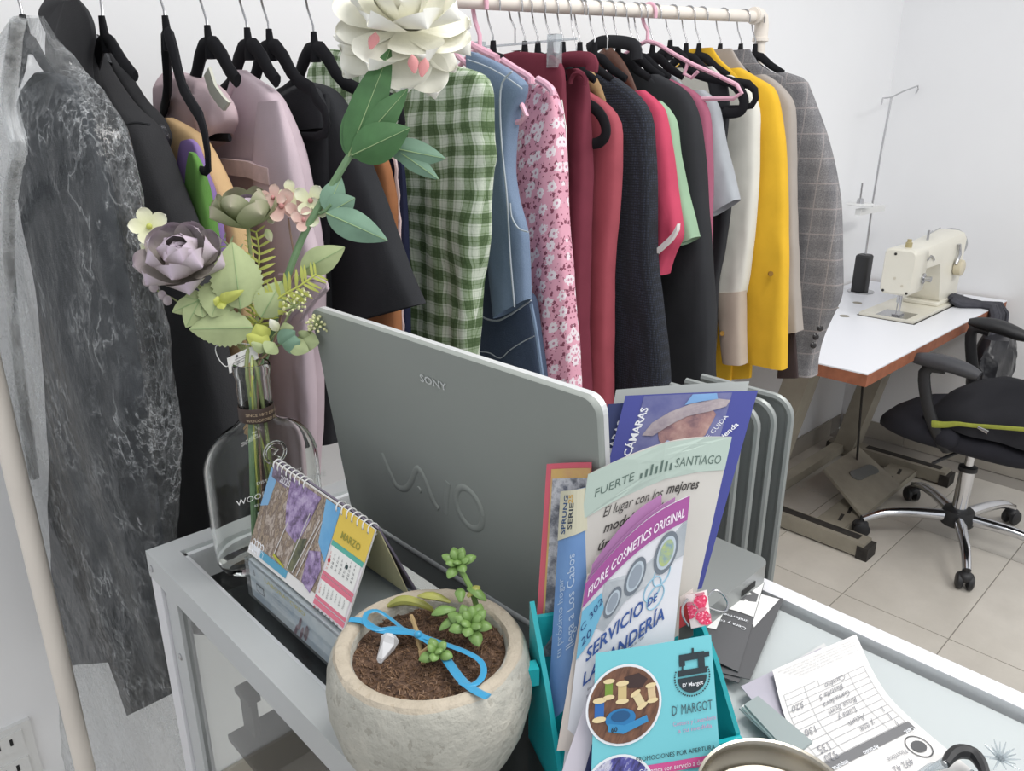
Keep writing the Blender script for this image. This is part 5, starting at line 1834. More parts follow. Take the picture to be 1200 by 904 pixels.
spool(cx - .010, cy + .011, .0052, (120, 150, 60))
spool(cx - .001, cy + .008, .0058, (206, 184, 132))
spool(cx - .016, cy - .001, .0062, (44, 104, 176))
spool(cx + .010, cy + .002, .0050, (220, 204, 160), .5)
spool(cx + .0185, cy + .005, .0050, (214, 190, 150), .1)
patch(sf, [(cx + .000, cy + .017), (cx + .010, cy + .0185), (cx + .016, cy + .014), (cx + .012, cy + .009), (cx + .003, cy + .010)], ink((62, 44, 42)), t, off=.0011)
patch(sf, disc(cx - .002, cy - .008, .0098, 24, ry=.0062), ink((40, 120, 176)), t, off=.0016)
patch(sf, disc(cx - .002, cy - .0065, .0062, 20, ry=.0034), ink((28, 84, 130)), t, off=.0018)
patch(sf, [(cx - .010, cy - .010), (cx + .0, cy - .0125), (cx + .015, cy - .008), (cx + .016, cy - .012), (cx, cy - .0175), (cx - .010, cy - .015)], ink((54, 138, 190)), t, off=.0017)
lettering('60', sf, cx - .008, cy - .0155, .0042, ck, t, bold=True, off=.0020)
# second photograph, lower left
cx2, cy2 = W * .21, H - .087
patch(sf, disc(cx2, cy2, .0226, 36), Wh, t, off=.0005)
patch(sf, disc(cx2, cy2, .0210, 36), picture('blue_fabric_print', [(.35, (44, 40, 72)), (.5, (84, 84, 160)), (.6, (206, 206, 220)), (.7, (70, 60, 110))], 50, (1, 5, 1)), t, off=.0008)
# sewing machine emblem
ex, ey = W * .815, H - .020
for k in range(30):
    a = PI * .88 + (PI * 1.24) * k / 29
    patch(sf, disc(ex + .0118 * math.cos(a), ey - .004 + .0118 * math.sin(a), .00055, 8), ck, t, off=.0006)
patch(sf, [(ex + .0098 * math.cos(a), ey - .004 + .0098 * math.sin(a)) for a in [PI * 1.0 + PI * k / 16 for k in range(17)]], ck, t, off=.0006)
patch(sf, [(ex - .0095, ey + .0010), (ex + .0105, ey + .0010), (ex + .0105, ey - .0028), (ex - .0095, ey - .0028)] + [(ex - .0095, ey - .001)], ck, t, off=.0007)
patch(sf, (ex - .008, ey + .0065, ex + .009, ey + .0108), ck, t, off=.0007)
patch(sf, (ex + .0045, ey + .001, ex + .009, ey + .0108), ck, t, off=.0008)
patch(sf, (ex - .0085, ey + .0035, ex - .0045, ey + .0108), ck, t, off=.0008)
patch(sf, (ex - .0068, ey + .0010, ex - .0058, ey + .0036), ck, t, off=.0008)
patch(sf, (ex + .009, ey + .007, ex + .0125, ey + .010), ck, t, off=.0008)
patch(sf, (ex + .0005, ey + .0105, ex + .002, ey + .0138), ck, t, off=.0008)
lettering("D' Margot", sf, ex, ey - .0095, .0034, Wh, t, align='C', bold=True, off=.0012)
lettering("D' MARGOT", sf, ex - .001, H - .046, .0086, ink((70, 96, 104)), t, align='C', width=.0265)
pk = ink((206, 150, 186))
lettering('Costura y Lavandería', sf, ex, H - .0525, .0038, pk, t, align='C', width=.028)
lettering('a tu medida', sf, ex, H - .0570, .0038, pk, t, align='C', width=.022)
lettering('PROMOCIONES POR APERTURA', sf, W * .965, H - .0705, .0040, ck, t, align='R', width=.050)
patch(sf, (W * .36, H - .0795, W * .985, H - .0735), ink((206, 84, 146)), t)
lettering('Contamos con servicio a domicilio', sf, W * .37, H - .0782, .0044, Wh, t, width=W * .60, off=.0009)
for k, s_ in enumerate(('Diseño de vestidos', 'Arreglos', 'Cierres', 'Bastillas', 'Bordados')):
    lettering('•  ' + s_, sf, W * .62, H - .0880 - .0066 * k, .0046, ck, t)
patch(sf, (W * .505, H - .112, W * .508, H - .083), Wh, t)
patch(sf, (W * .505, H - .0834, W * .98, H - .083), Wh, t)

# strawberry binder clip
cp = at(816, 715, .528)
bc = thing('binder_clip', cp, 'binder clip with red strawberries on the turquoise box rim', 'clip')
cs = at(800, 694, .522)
A_, B_, D_ = at(803, 698, .524), at(828, 692, .524), at(833, 731, .520)
E_ = at(810, 737, .520)
sfc, Wc, Hc = quad_surf(A_, B_, D_, E_, bulge=.002)
link('clip_body', MB().sheet(lambda u, v: sfc(u * Wc, v * Hc), 8, 8, .0010), ink((236, 222, 220)), bc)
link('clip_back', MB().sheet(lambda u, v: (sfc(u * Wc, v * Hc)[0] - sfc(0, 0)[1] * (.0015 + .007 * (1 - u)), sfc(u * Wc, v * Hc)[1]), 6, 6, .0010), ink((236, 222, 220)), bc)
red = picture('strawberry_print', [(.4, (206, 40, 84)), (.62, (222, 80, 116)), (.7, (240, 190, 200))], 700, detail=1)
for a, b in ((.62, .72), (.60, .26), (.1, .5), (.95, .02)):
    pts = [(Wc * a + .0045 * math.cos(q) * (1 - .25 * (math.sin(q) < 0)), Hc * b + .0048 * math.sin(q)) for q in [2 * PI * k / 20 for k in range(20)]]
    patch(sfc, [(min(max(x, .0002), Wc - .0002), min(max(y, .0002), Hc - .0002)) for x, y in pts], red, bc, off=.0009)
    pts = [(min(max(Wc * a + .003 * math.cos(q), .0002), Wc - .0002), min(Hc * b + .0052 + .0012 * math.sin(q), Hc - .0002)) for q in [2 * PI * k / 10 for k in range(10)]]
    patch(sfc, pts, ink((196, 110, 130)), bc, off=.0012)
wl = [at(a, b, .53) for a, b in ((828, 700), (838, 692), (848, 698), (853, 708), (850, 717), (840, 716), (829, 712))]
link('wire_handle', MB().tube(resample(wl, 24), .0008, 7), m_steel, bc)
wl = [at(a, b, .52) for a, b in ((806, 702), (800, 712), (801, 724), (807, 734))]
link('wire_handle', MB().tube(resample(wl, 16), .0008, 7), m_steel, bc)

# ---------------------------------------------------------------- flyers, receipt, cards, tin, glasses
m_flyer = plain('charcoal_card', (84, 84, 86), rough=.5)


def flat_leaf(name, label, cat, px, z, mat, th=.0006, group=None, bulge=0.0):
    c = [on_z(a, b, z) for a, b in px]
    return leaflet(name, label, cat, c, mat, bulge=bulge, th=th, group=group)


fl = 'charcoal flyers on the counter'
t, sf, W, H = flat_leaf('flyer', 'charcoal flyer lying lowest and furthest left of the three flyers', 'flyer', ((838, 700), (893, 700), (866, 801), (822, 785)), Z0 + .001, m_flyer, group=fl)
t, sf, W, H = flat_leaf('flyer', 'charcoal and white flyer nearest the counter edge, right of the other two', 'flyer', ((868, 690), (918, 702), (879, 797), (834, 786)), Z0 + .0022, m_flyer, group=fl)
patch(sf, [(W * .45, H * .98), (W * .93, H * .97), (W * .62, H * .55), (W * .5, H * .62)], ink((232, 232, 230)), t)
t, sf, W, H = flat_leaf('flyer', 'charcoal flyer with a white band and dark hexagon emblem, topmost of three', 'flyer', ((852, 676), (896, 683), (865, 788), (806, 765)), Z0 + .0034, m_flyer, group=fl, bulge=.002)
patch(sf, (0, H * .56, W * .985, H * .99), ink((230, 230, 228)), t)
hx = [(W * .52 + .020 * math.cos(a), H * .775 + .013 * math.sin(a)) for a in [PI / 6 + PI / 3 * k for k in range(6)]]
patch(sf, hx, ink((96, 96, 98)), t, off=.0007)
patch(sf, [(W * .52 + x * .02, H * .775 + y * .013) for x, y in ((-.6, -.2), (-.2, .5), (.3, .6), (.55, .2), (.3, -.1), (.1, -.5), (-.3, -.4))], ink((226, 226, 224)), t, off=.001)
lettering('Cera y corte de', sf, W * .90, H * .42, .0062, Wh, t, ang=PI)
lettering('uniformes', sf, W * .90, H * .50, .0062, Wh, t, ang=PI)
patch(sf, (W * .05, H * .30, W * .33, H * .54), ink((228, 228, 226)), t)

# receipt with a crease half way; carbon copy and stacked slips below
rows = [(V(on_z(905, 786, Z0 + .010)), V(on_z(1003, 744, Z0 + .010))), (V(on_z(934, 870, Z0 + .0065)), V(on_z(1042, 817, Z0 + .0065))), (V(on_z(1030, 962, Z0 + .003)), V(on_z(1138, 902, Z0 + .003)))]
rL = [(rows[0][0] - rows[1][0]).length, (rows[1][0] - rows[2][0]).length]
RW_, RH_ = (rows[0][1] - rows[0][0]).length, sum(rL)
left = resample([r[0] for r in rows], 41)
right = resample([r[1] for r in rows], 41)


def rc(u, v):
    """u from left, v down the sheet from its far edge"""
    s = min(max(v / RH_, 0), 1) * 40
    k = min(int(s), 39)
    f = s - k
    return lerp(lerp(left[k], right[k], u / RW_), lerp(left[k + 1], right[k + 1], u / RW_), f), V((0, 0, 1))


rt = thing('receipt', rc(RW_ / 2, RH_ / 2)[0], 'handwritten white receipt curling over a lilac carbon copy on the counter', 'receipt')
link('sheet', MB().sheet(lambda a, b: rc(a * RW_, b * RH_), 10, 40, .0004), m_paper, rt)
gi = ink((172, 172, 174))


def rup(u, v):
    """same sheet as its reader on the far side sees it: u from the reader's left, v upwards for the reader"""
    return rc(RW_ - u, v)


def rlet(text, u, v, size, mat, **kw):
    lettering(text, rup, u, RH_ - v, size, mat, rt, off=.0009, **kw)


def rline(pts, w=.0005, m=None):
    for (a, b), (c, d) in zip(pts, pts[1:]):
        L = math.hypot(c - a, d - b)
        nx, ny = -(d - b) / L * w / 2, (c - a) / L * w / 2
        n_ = 24 if L > .03 else 3
        vs = []
        for i in range(n_ + 1):
            x, y = lerp(a, c, i / n_), lerp(b, d, i / n_)
            for sg in (-1, 1):
                q, nn_ = rc(x + nx * sg, y + ny * sg)
                vs.append(q + nn_ * .0009)
        link('ruled_line', MB().add(vs, [(2 * i, 2 * i + 1, 2 * i + 3, 2 * i + 2) for i in range(n_)]), m or gi, rt, smooth=False)


T0, T1 = RH_ * .25, RH_ * .66
for k in range(11):
    y = lerp(T0, T1, k / 10)
    rline([(RW_ * .05, y), (RW_ * .93, y)])
rline([(RW_ * .05, RH_ * .21), (RW_ * .05, T1)])
rline([(RW_ * .27, RH_ * .21), (RW_ * .27, T1)])
rline([(RW_ * .75, T0), (RW_ * .75, T1)])
rline([(RW_ * .93, T0), (RW_ * .93, T1)])
rline([(RW_ * .05, RH_ * .21), (RW_ * .42, RH_ * .21), (RW_ * .42, T0)])
patch(rc, (RW_ * .03, RH_ * .665, RW_ * .95, RH_ * .715), ink((112, 112, 114)), rt)
rlet('Cant.', RW_ * .07, RH_ * .297, .0048, Wh, bold=True)
rlet('Artículo', RW_ * .46, RH_ * .297, .0048, Wh, bold=True)
rlet('Importe', RW_ * .78, RH_ * .297, .0048, Wh, bold=True)
for k in range(5):
    rlet('Los artículos no reclamados después de 30 días causan almacenaje', RW_ * .05, RH_ * (.965 - .022 * k), .0026, gi, width=RW_ * (.9 - .05 * k))
pen = ink((132, 132, 138))
for k, s_ in enumerate(('y ese', 'Acum', 'Luna y', 'Rosa bom', 'Ganadora', 'Bastilla 5', 'Cambio')):
    rlet(s_, RW_ * (.30 + .03 * (k % 3)), RH_ * (.75 - .055 * (6 - k)), .0078, pen, shear=.3, ang=.05)
for k, s_ in ((6, '520'), (3, '130'), (1, '135'), (0, '520')):
    rlet(s_, RW_ * .79, RH_ * (.365 + .055 * k), .0088, pen, shear=.25)
for k in (0, 1, 2):
    rlet('1', RW_ * .14, RH_ * (.37 + .05 * k), .0085, pen, shear=.2)
rlet('Nombre', RW_ * .30, RH_ * .22, .006, pen, shear=.3)
rlet('492 42', RW_ * .34, RH_ * .17, .0075, pen, shear=.3)
ring = [(RW_ * .82 + .0095 * math.cos(a), RH_ * .80 + .0095 * math.sin(a)) for a in [2 * PI * k / 24 for k in range(25)]]
rline(ring, .0009, ink((80, 80, 82)))
patch(rc, disc(RW_ * .82, RH_ * .80, .0065, 16, ry=.005), ink((84, 84, 86)), rt)
rlet('NOTA DE SERVICIO', RW_ * .42, RH_ * .10, .005, pen, bold=True)

m_lilac = plain('lilac_carbon_paper', (178, 174, 186), rough=.7, var=.05, vscale=30)
t, sf, W, H = flat_leaf('carbon_copy', 'lilac grey carbon copy sheet under the handwritten receipt', 'receipt', ((868, 805), (962, 760), (1010, 850), (938, 890)), Z0 + .0035, m_lilac)
t, sf, W, H = flat_leaf('loose_slip', 'white slip beneath the lilac carbon copy, only its far edge showing', 'slip', ((914, 785), (966, 754), (1012, 840), (960, 880)), Z0 + .0015, ink((206, 206, 206)))
o = on_z(866, 832, Z0)
for k in range(3):
    a, b, c, d = [on_z(x, y, Z0 + .0012 + .0026 * k) for x, y in ((866 + 3 * k, 832 - 2 * k), (884 + 2 * k, 822 - 2 * k), (952, 872), (928, 890))]
    pd = thing('card_pad', (a + c) / 2, ['pale grey card, lowest of the small stack beside the metal tin', 'white card in the middle of the small stack beside the metal tin', 'grey green card on top of the small stack beside the metal tin'][k], 'card', 'small cards beside the tin')
    link('card', MB().prism([a, b, c, d], (0, 0, .002)), (ink((176, 182, 182)), ink((226, 228, 226)), ink((150, 160, 160)))[k], pd, smooth=False)

# round tin
tc = V((.353, .141, Z0))
m_tin = plain('brushed_tin', (176, 170, 158), rough=.26, metal=1.0, var=.05, vscale=6)
tn = thing('round_tin', tc, 'round silver metal tin with a rolled rim at the bottom of the picture', 'tin')
link('tin_wall', MB().lathe([(.040, 0), (.0445, .002), (.0445, .060), (.0455, .064), (.0468, .067), (.0462, .0695), (.0445, .069), (.0428, .066), (.0415, .052), (.0355, .050), (.0350, .046)], tc, 48, caps=False), m_tin, tn)
link('tin_floor', MB().lathe([(0, .0455), (.0352, .0458), (.0352, .0440), (0, .0440)], tc, 40), plain('pale_tin_floor', (200, 200, 198), rough=.3, metal=.5), tn)

# spectacles at the lower right corner
gp = [on_z(a, b, Z0 + .018) for a, b in ((1108, 896), (1116, 885), (1126, 881), (1140, 884), (1150, 896), (1156, 912))]
gl = thing('spectacles', gp[2] - V((0, 0, .018)), 'black-cornered clear spectacles lying beside the receipt', 'spectacles')
link('brow_bar', MB().tube(resample(gp, 20), [.003 + .002 * math.sin(PI * i / 19) for i in range(20)], 8), m_blkpl, gl)
lp2 = [on_z(a, b, Z0 + .010) for a, b in ((1108, 890), (1098, 896), (1086, 906), (1090, 918), (1120, 922), (1140, 905))]
link('clear_rim', MB().tube(resample(lp2, 24), .0018, 8), m_clear, gl)
link('temple', MB().tube([gp[0], on_z(1090, 900, Z0 + .016), on_z(1070, 915, Z0 + .005)], .0028, 8), m_clear, gl)
sk = thing('spiky_ornament', on_z(1172, 893, Z0), 'small clear spiky star ornament at the lower right corner', 'ornament')
sc = on_z(1172, 890, Z0 + .008)
mb = MB()
for k in range(18):
    d = V((math.cos(k * 2.4) * math.sin(.4 + k * .08), math.sin(k * 2.4) * math.sin(.4 + k * .08), math.cos(.4 + k * .08) * .7 + .05))
    mb.tube([sc, sc + d.normalized() * .013], [.0012, .0003], 5)
link('spikes', mb, m_clear, sk)

# ---------------------------------------------------------------- box with calendar on top
CXF, CYL, CYR = .268, .648, .470
m_wrap = pane_mat('clear_wrap', (236, 240, 240), refl=.6, haze=.06)
sb = thing('wrapped_box', (.31, .56, Z0), 'low box with a printed front in clear wrap, under the desk calendar', 'box')
link('carton', MB().box(CXF, .352, CYR, CYL, Z0, Z0 + .0405), plain('pale_blue_card', (196, 200, 206), rough=.35), sb, smooth=False)


def bxf(u, v):
    return V((CXF - .0004, CYL - u, Z0 + v)), V((-1, 0, 0))


patch(bxf, (.002, .001, .17, .039), picture('pine_label_print', [(.3, (150, 166, 186)), (.5, (196, 202, 208)), (.7, (216, 218, 220))], 22), sb)
yel = ink((200, 186, 96))
lettering('LABORATORIO', bxf, .034, .031, .0065, yel, sb, width=.075, bold=True)
for k in range(4):
    patch(bxf, (.045, .024 - .004 * k, .085 - .005 * k, .0255 - .004 * k), ink((204, 208, 214)), sb, off=.0008)
for k in range(5):
    pts = [(.098 + .012 * math.sin(k) + .005 * math.cos(a), .018 - .003 * k + .004 * math.sin(a) + .008 * math.cos(a)) for a in [2 * PI * j / 12 for j in range(12)]]
    patch(bxf, [(max(.001, x), min(max(y, .0015), .038)) for x, y in pts], ink((116, 74, 88)), sb, off=.0010)
patch(bxf, (.014, .012, .030, .021), ink((66, 72, 84)), sb, off=.0008)
patch(bxf, (.0155, .0135, .0285, .0195), ink((176, 182, 190)), sb, off=.0010)
lettering('6', bxf, .010, .028, .010, ink((96, 100, 112)), sb, bold=True)
link('wrap', MB().box(CXF - .003, .355, CYR - .002, CYL + .003, Z0, Z0 + .0425), m_wrap, sb, smooth=False)

ZB = Z0 + .0432
cal = thing('desk_calendar', (.31, .565, ZB), 'spiral desk calendar with a jacaranda street picture, open at March', 'calendar')
cTL, cTR = V((.309, .655, 1.1815)), V((.309, .482, 1.1765))
cBL, cBR = V((.2715, .655, ZB + .001)), V((.2715, .482, ZB + .001))
csf, CW, CHH = quad_surf(cTL, cTR, cBR, cBL, bulge=-.001)
link('front_page', MB().sheet(lambda u, v: csf(u * CW, v * CHH), 8, 8, .0016), m_paper, cal)
link('back_board', MB().prism([cTL + V((.002, 0, 0)), cTR + V((.002, 0, 0)), V((.348, .482, ZB)), V((.348, .655, ZB))], (.0016, 0, .0006)), plain('mauve_grey_board', (120, 112, 128), rough=.5), cal, smooth=False)
link('inner_page', MB().prism([cTL + V((.003, 0, -.003)), cTR + V((.003, 0, -.003)), V((.340, .484, ZB + .002)), V((.340, .653, ZB + .002))], (.0008, 0, .0003)), ink((206, 200, 160)), cal, smooth=False)
pw = CW * .70
photo = picture('jacaranda_street_print', [(.3, (84, 72, 66)), (.42, (168, 150, 130)), (.5, (110, 94, 84)), (.58, (190, 176, 164)), (.7, (110, 94, 90))], 150, (1, 1, .22))
purp = picture('jacaranda_bloom_print', [(.35, (92, 76, 104)), (.5, (150, 128, 172)), (.65, (186, 170, 200))], 120)
patch(csf, (0, .010, pw, CHH - .001), photo, cal)
patch(csf, [(pw * .0, CHH - .006), (pw * .12, CHH - .010), (pw * .10, CHH - .040), (0, CHH - .045)], ink((130, 176, 214)), cal, off=.0007)
patch(csf, [(pw * .30, CHH - .003), (pw * .74, CHH - .004), (pw * .62, CHH - .055), (pw * .42, CHH - .050), (pw * .34, CHH - .030)], purp, cal, off=.0007)
patch(csf, [(pw * .02, CHH - .002), (pw * .30, CHH - .002), (pw * .27, CHH - .016), (pw * .04, CHH - .014)], picture('branch_print', [(.35, (80, 70, 76)), (.6, (140, 126, 150))], 90), cal, off=.0008)
patch(csf, [(pw * .80, CHH - .002), (pw, CHH - .002), (pw * 1.0, CHH - .052), (pw * .86, CHH - .040)], picture('clear_sky_print', [(.3, (84, 156, 208)), (.7, (140, 192, 226))], 14), cal, off=.0007)
patch(csf, [(pw * .78, CHH - .052), (pw * .92, CHH - .046), (pw * .99, CHH - .060), (pw * .94, CHH - .084), (pw * .80, CHH - .080)], purp, cal, off=.0009)
patch(csf, [(pw * .60, CHH - .050), (pw * .72, CHH - .044), (pw * .68, CHH - .078), (pw * .57, CHH - .080)], picture('tree_print', [(.35, (70, 74, 58)), (.65, (124, 124, 92))], 90), cal, off=.0009)
for a, b in ((.42, .36), (.66, .58), (.80, .66), (.83, .72)):
    patch(csf, [(pw * a, CHH - .022 - .02 * (a < .5)), (pw * a + .0012, CHH - .022 - .02 * (a < .5)), (pw * b + .0012, .012), (pw * b, .012)] + [(pw * b, .013)], ink((206, 202, 200)), cal, off=.0011)
patch(csf, [(pw * .36, .016), (pw * .54, .012), (pw * .54, .010), (pw * .36, .013)] + [(pw * .36, .015)], ink((176, 176, 60)), cal, off=.0011)
patch(csf, (pw * .18, .003, pw * .60, .010), ink((88, 160, 190)), cal, off=.0006)
for k in range(9):
    pts = [csf(.004 + .0052 * (k % 5) + .0026 * (k // 5) + .0032 * math.cos(a), .006 + .006 * (k // 5) + .0032 * math.sin(a)) for a in [PI / 6 + PI / 3 * j for j in range(7)]]
    link('hexagon_print', MB().tube([p + n * .0009 for p, n in pts], .0005, 4), Wh, cal)
patch(csf, (.010, .006, .022, .010), Wh, cal, off=.0012)
lettering('2025', csf, .020, CHH - .0135, .0095, ink((214, 210, 216)), cal, bold=True, off=.0012)
mx0 = pw + .0005
patch(csf, (mx0, 0, CW, CHH), ink((226, 220, 224)), cal)
patch(csf, (mx0, CHH - .030, CW, CHH), ink((226, 196, 84)), cal, off=.0006)
lettering('MARZO', csf, (mx0 + CW) / 2, CHH - .024, .0085, ink((150, 146, 60)), cal, align='C', bold=True, off=.0011)
mw = CW - mx0
for r, (top, hh, days, off0) in enumerate(((CHH - .030, .028, 31, 5), (CHH - .0615, .019, 30, 1), (CHH - .0845, .019, 31, 3))):
    hh = min(hh, top - .002)
    patch(csf, (mx0 + .001, top - .0045, CW - .001, top), ink((90, 176, 160)) if r == 0 else ink((222, 120, 140)), cal, off=.0008)
    patch(csf, (mx0 + .003, top - hh, CW - .003, top - .0045), ink((236, 236, 232)), cal, off=.0008)
    if r < 2:
        patch(csf, (mx0 + .001, top - hh - .003, CW - .001, top - hh), ink((222, 120, 140)), cal, off=.0008)
    for d in range(days):
        cc, rr = (d + off0) % 7, (d + off0) // 7
        lettering(str(d + 1), csf, mx0 + .004 + cc * (mw - .008) / 7, top - .0078 - rr * (hh - .0065) / 6, .0031 if r == 0 else .0023, ink((206, 62, 70)) if cc == 0 else ink((70, 74, 80)), cal, off=.0012)
patch(csf, disc(mx0 + mw * .60, CHH - .0425, .0022, 12), ink((46, 70, 70)), cal, off=.0010)
patch(csf, disc(mx0 + mw * .10, CHH - .0475, .0022, 12), ink((206, 62, 70)), cal, off=.0010)
for u0_, u1_, nn_ in ((.004, .060, 8), (.116, .166, 7)):
    for k in range(nn_):
        u = lerp(u0_, u1_, k / (nn_ - 1))
        p = csf(min(u, CW), CHH)[0]
        rg = [p + V((.0015 + .0052 * math.cos(a), .0008 * math.sin(a), -.0035 + .0056 * math.sin(a))) for a in [-PI * .42 + 2 * PI * .93 * j / 16 for j in range(17)]]
        link('coil', MB().tube(rg, .0007, 6), m_whitepl, cal)
        patch(csf, (u - .0010, CHH - .0062, u + .0010, CHH - .0042), m_dark, cal, off=.0012, name='punched_hole')

# ================================================================== STONE POT WITH SUCCULENT
PC = V((.272, .366, Z0))
PH = .0985


def stone():
    k = NT('pitted_stone')
    n1, n2, n3 = k.noise(22, 6), k.noise(120, 5), k.noise(9, 3)
    sepz = k.n('ShaderNodeSeparateXYZ')
    k.l(k.coord(), sepz.inputs[0])
    top = k.math('GREATER_THAN', k.math('ADD', sepz.outputs[2], k.math('MULTIPLY', n3, .02)), .1045)
    c = k.ramp(n1, [(.3, lin((158, 156, 146))), (.5, lin((180, 178, 168))), (.7, lin((196, 192, 180)))])
    c = k.mix(k.math('MULTIPLY', k.math('LESS_THAN', n2, .38), .35), c, lin((128, 122, 110)))
    c = k.mix(k.math('MULTIPLY', top, .4), c, lin((196, 172, 142)))
    k.base(c)
    k.b.inputs['Roughness'].default_value = .9
    vor = k.n('ShaderNodeTexVoronoi')
    vor.feature = 'DISTANCE_TO_EDGE'
    vor.inputs['Scale'].default_value = 70
    k.l(k.noise(30, 3, out=1), vor.inputs['Vector'])
    k.bump(k.math('ADD', n2, n1), .7, .004)
    return k.m


pot = thing('potted_succulent', PC, 'round pale stone pot with a small green succulent in brown soil', 'plant')
prof_ = [(.040, 0), (.050, .002), (.060, .015), (.068, .034), (.0727, .055), (.0735, .070), (.0715, .084), (.0685, .093), (.0650, .0978), (.0605, PH), (.0565, .0970), (.0545, .093), (.0535, .080)]
mb = MB().lathe(prof_, PC, 72)
mb.v = [p + (p - PC).normalized() * (.0010 * noise.noise(p * 45) + .0006 * noise.noise(p * 120)) for p in mb.v]
link('pot', mb, stone(), pot)
SZ = PC.z + .0875


def soilz(x, y):
    return SZ + .0035 * noise.noise(V((x * 60, y * 60, 1))) + .0028 * noise.noise(V((x * 160, y * 160, 2))) - .10 * ((x - PC.x) ** 2 + (y - PC.y) ** 2)


def soil_mat():
    k = NT('brown_potting_soil')
    k.base(k.ramp(k.noise(260, 5), [(.3, lin((62, 46, 38))), (.55, lin((104, 80, 64))), (.75, lin((146, 118, 96)))]))
    k.b.inputs['Roughness'].default_value = 1.0
    k.bump(k.noise(300, 4), .9, .004)
    return k.m


m_soil = soil_mat()
mb = MB()
rs = [[V((PC.x + r * math.cos(a), PC.y + r * math.sin(a), soilz(PC.x + r * math.cos(a), PC.y + r * math.sin(a)))) for a in [2 * PI * j / 64 for j in range(64)]] for r in [.0546 * k / 22 + 1e-4 for k in range(23)]]
mb.rings(rs, caps=False)
soil = link('soil', mb, m_soil, pot)
mb = MB()
rnd = random.Random(3)
for k in range(1500):
    r, a = .053 * math.sqrt(rnd.random()), rnd.random() * 2 * PI
    x, y = PC.x + r * math.cos(a), PC.y + r * math.sin(a)
    d = V((rnd.uniform(-1, 1), rnd.uniform(-1, 1), rnd.uniform(-.15, .5))).normalized() * rnd.uniform(.002, .0065)
    p = V((x, y, soilz(x, y) + .0004))
    mb.tube([p - d / 2, p + d * .1 + V((0, 0, rnd.uniform(0, .0014))), p + d / 2], rnd.uniform(.00018, .0005), 3, caps=False)
link('soil_fibres', mb, picture('coir_fibre', [(.3, (84, 62, 48)), (.7, (158, 126, 98))], 90), pot, kind='stuff', smooth=False)
m_succ = plain('succulent_green', (120, 152, 84), rough=.4, var=.18, vscale=70)
m_succ2 = plain('succulent_yellow_green', (162, 162, 86), rough=.45, var=.15, vscale=60)
m_stem = plain('dry_succulent_stem', (176, 150, 108), rough=.8, var=.15, vscale=60)


def fat_leaf(base, d, L, w, mat, up=V((0, 0, 1))):
    d = d.normalized()
    pts = [base + d * (L * t) + up * (.10 * L * math.sin(PI * t)) for t in (0, .15, .35, .55, .75, .9, 1.0)]
    return link('leaf', MB().tube(pts, [w * k for k in (.32, .55, .85, 1.0, .85, .5, .12)], 8, flat=(tuple(up), .62)), mat, pot)


def sp(px, py, h):
    """point above the soil seen at a pixel, h metres above the soil plane"""
    return on_z(px, py, SZ + h)


s1 = [sp(566, 728, 0), sp(560, 715, .012), sp(552, 690, .030), sp(540, 668, .042)]
link('stem', MB().tube(resample(s1, 12), .0022, 7), m_succ, pot)
s2 = [sp(566, 728, 0), sp(556, 728, .008), sp(548, 732, .016)]
link('stem', MB().tube(resample(s2, 8), .0022, 7), m_succ, pot)
s3 = [sp(482, 722, .010), sp(488, 740, .008), sp(492, 760, .003), sp(496, 778, 0)]
link('dry_stem', MB().tube(resample(s3, 14), [.0016 + .0002 * (i % 3) for i in range(14)], 7), m_stem, pot)
link('dry_stem', MB().tube([sp(498, 775, .0), sp(494, 765, .004), sp(504, 758, .010)], .0014, 6), m_stem, pot)
s4 = [sp(520, 752, 0), sp(514, 764, .008), sp(510, 770, .010)]
link('stem', MB().tube(resample(s4, 8), .0018, 7), m_succ, pot)


def rosette(c, n, L, w, tilt=.55, axis=V((-.25, -.3, 1)), seed=0, mat=None):
    ax = axis.normalized()
    e1 = ax.orthogonal().normalized()
    e2 = ax.cross(e1)
    for k in range(n):
        a = k * 2.4 + seed
        lift = .15 + tilt * (k / n) * 1.6
        d = (e1 * math.cos(a) + e2 * math.sin(a)) * math.cos(lift) + ax * math.sin(lift)
        fat_leaf(c + ax * (.0016 * k / n * 3), d, L * (1.05 - .45 * k / n), w * (1 - .3 * k / n), mat or m_succ, ax)


rosette(sp(537, 664, .043), 11, .0155, .0044, seed=.3)
rosette(sp(552, 736, .016), 14, .0185, .0052, seed=1.1)
rosette(sp(512, 768, .010), 7, .0125, .0044, seed=2.0)
for a, b, h, c, d, h2, L, w, m_ in ((528, 706, .020, 474, 696, .022, .026, .0042, m_succ2), (534, 715, .022, 500, 722, .018, .018, .0050, m_succ), (548, 690, .03, 572, 706, .024, .017, .0044, m_succ), (540, 706, .024, 538, 684, .03, .012, .0042, m_succ),
                                  (540, 724, .018, 510, 742, .012, .018, .0042, m_succ), (548, 700, .026, 560, 690, .03, .012, .004, m_succ2), (550, 720, .020, 576, 736, .016, .014, .004, m_succ)):
    p, q = sp(a, b, h), sp(c, d, h2)
    fat_leaf(p, q - p, L, w, m_)
ll = [sp(452, 712, .008), sp(470, 704, .014), sp(488, 706, .014), sp(502, 712, .010), sp(508, 716, .006)]
link('leaf', MB().tube(resample(ll, 12), [.0008, .002, .003, .0036, .0038, .0038, .0036, .0033, .003, .0025, .002, .001], 8), m_succ2, pot)

# blue ribbon with a knot round the dry stem
m_rib = plain('blue_satin_ribbon', (46, 150, 196), rough=.3, sheen=.4)
rb_ = thing('blue_ribbon', sp(490, 744, .006), 'narrow blue satin ribbon tied round the dry stem across the pot', 'ribbon')


def ribbon(pts, w=.0022, name='ribbon_strand'):
    link(name, MB().tube(resample(pts, 40), w, 8, flat=((0, 0, 1), .28)), m_rib, rb_)


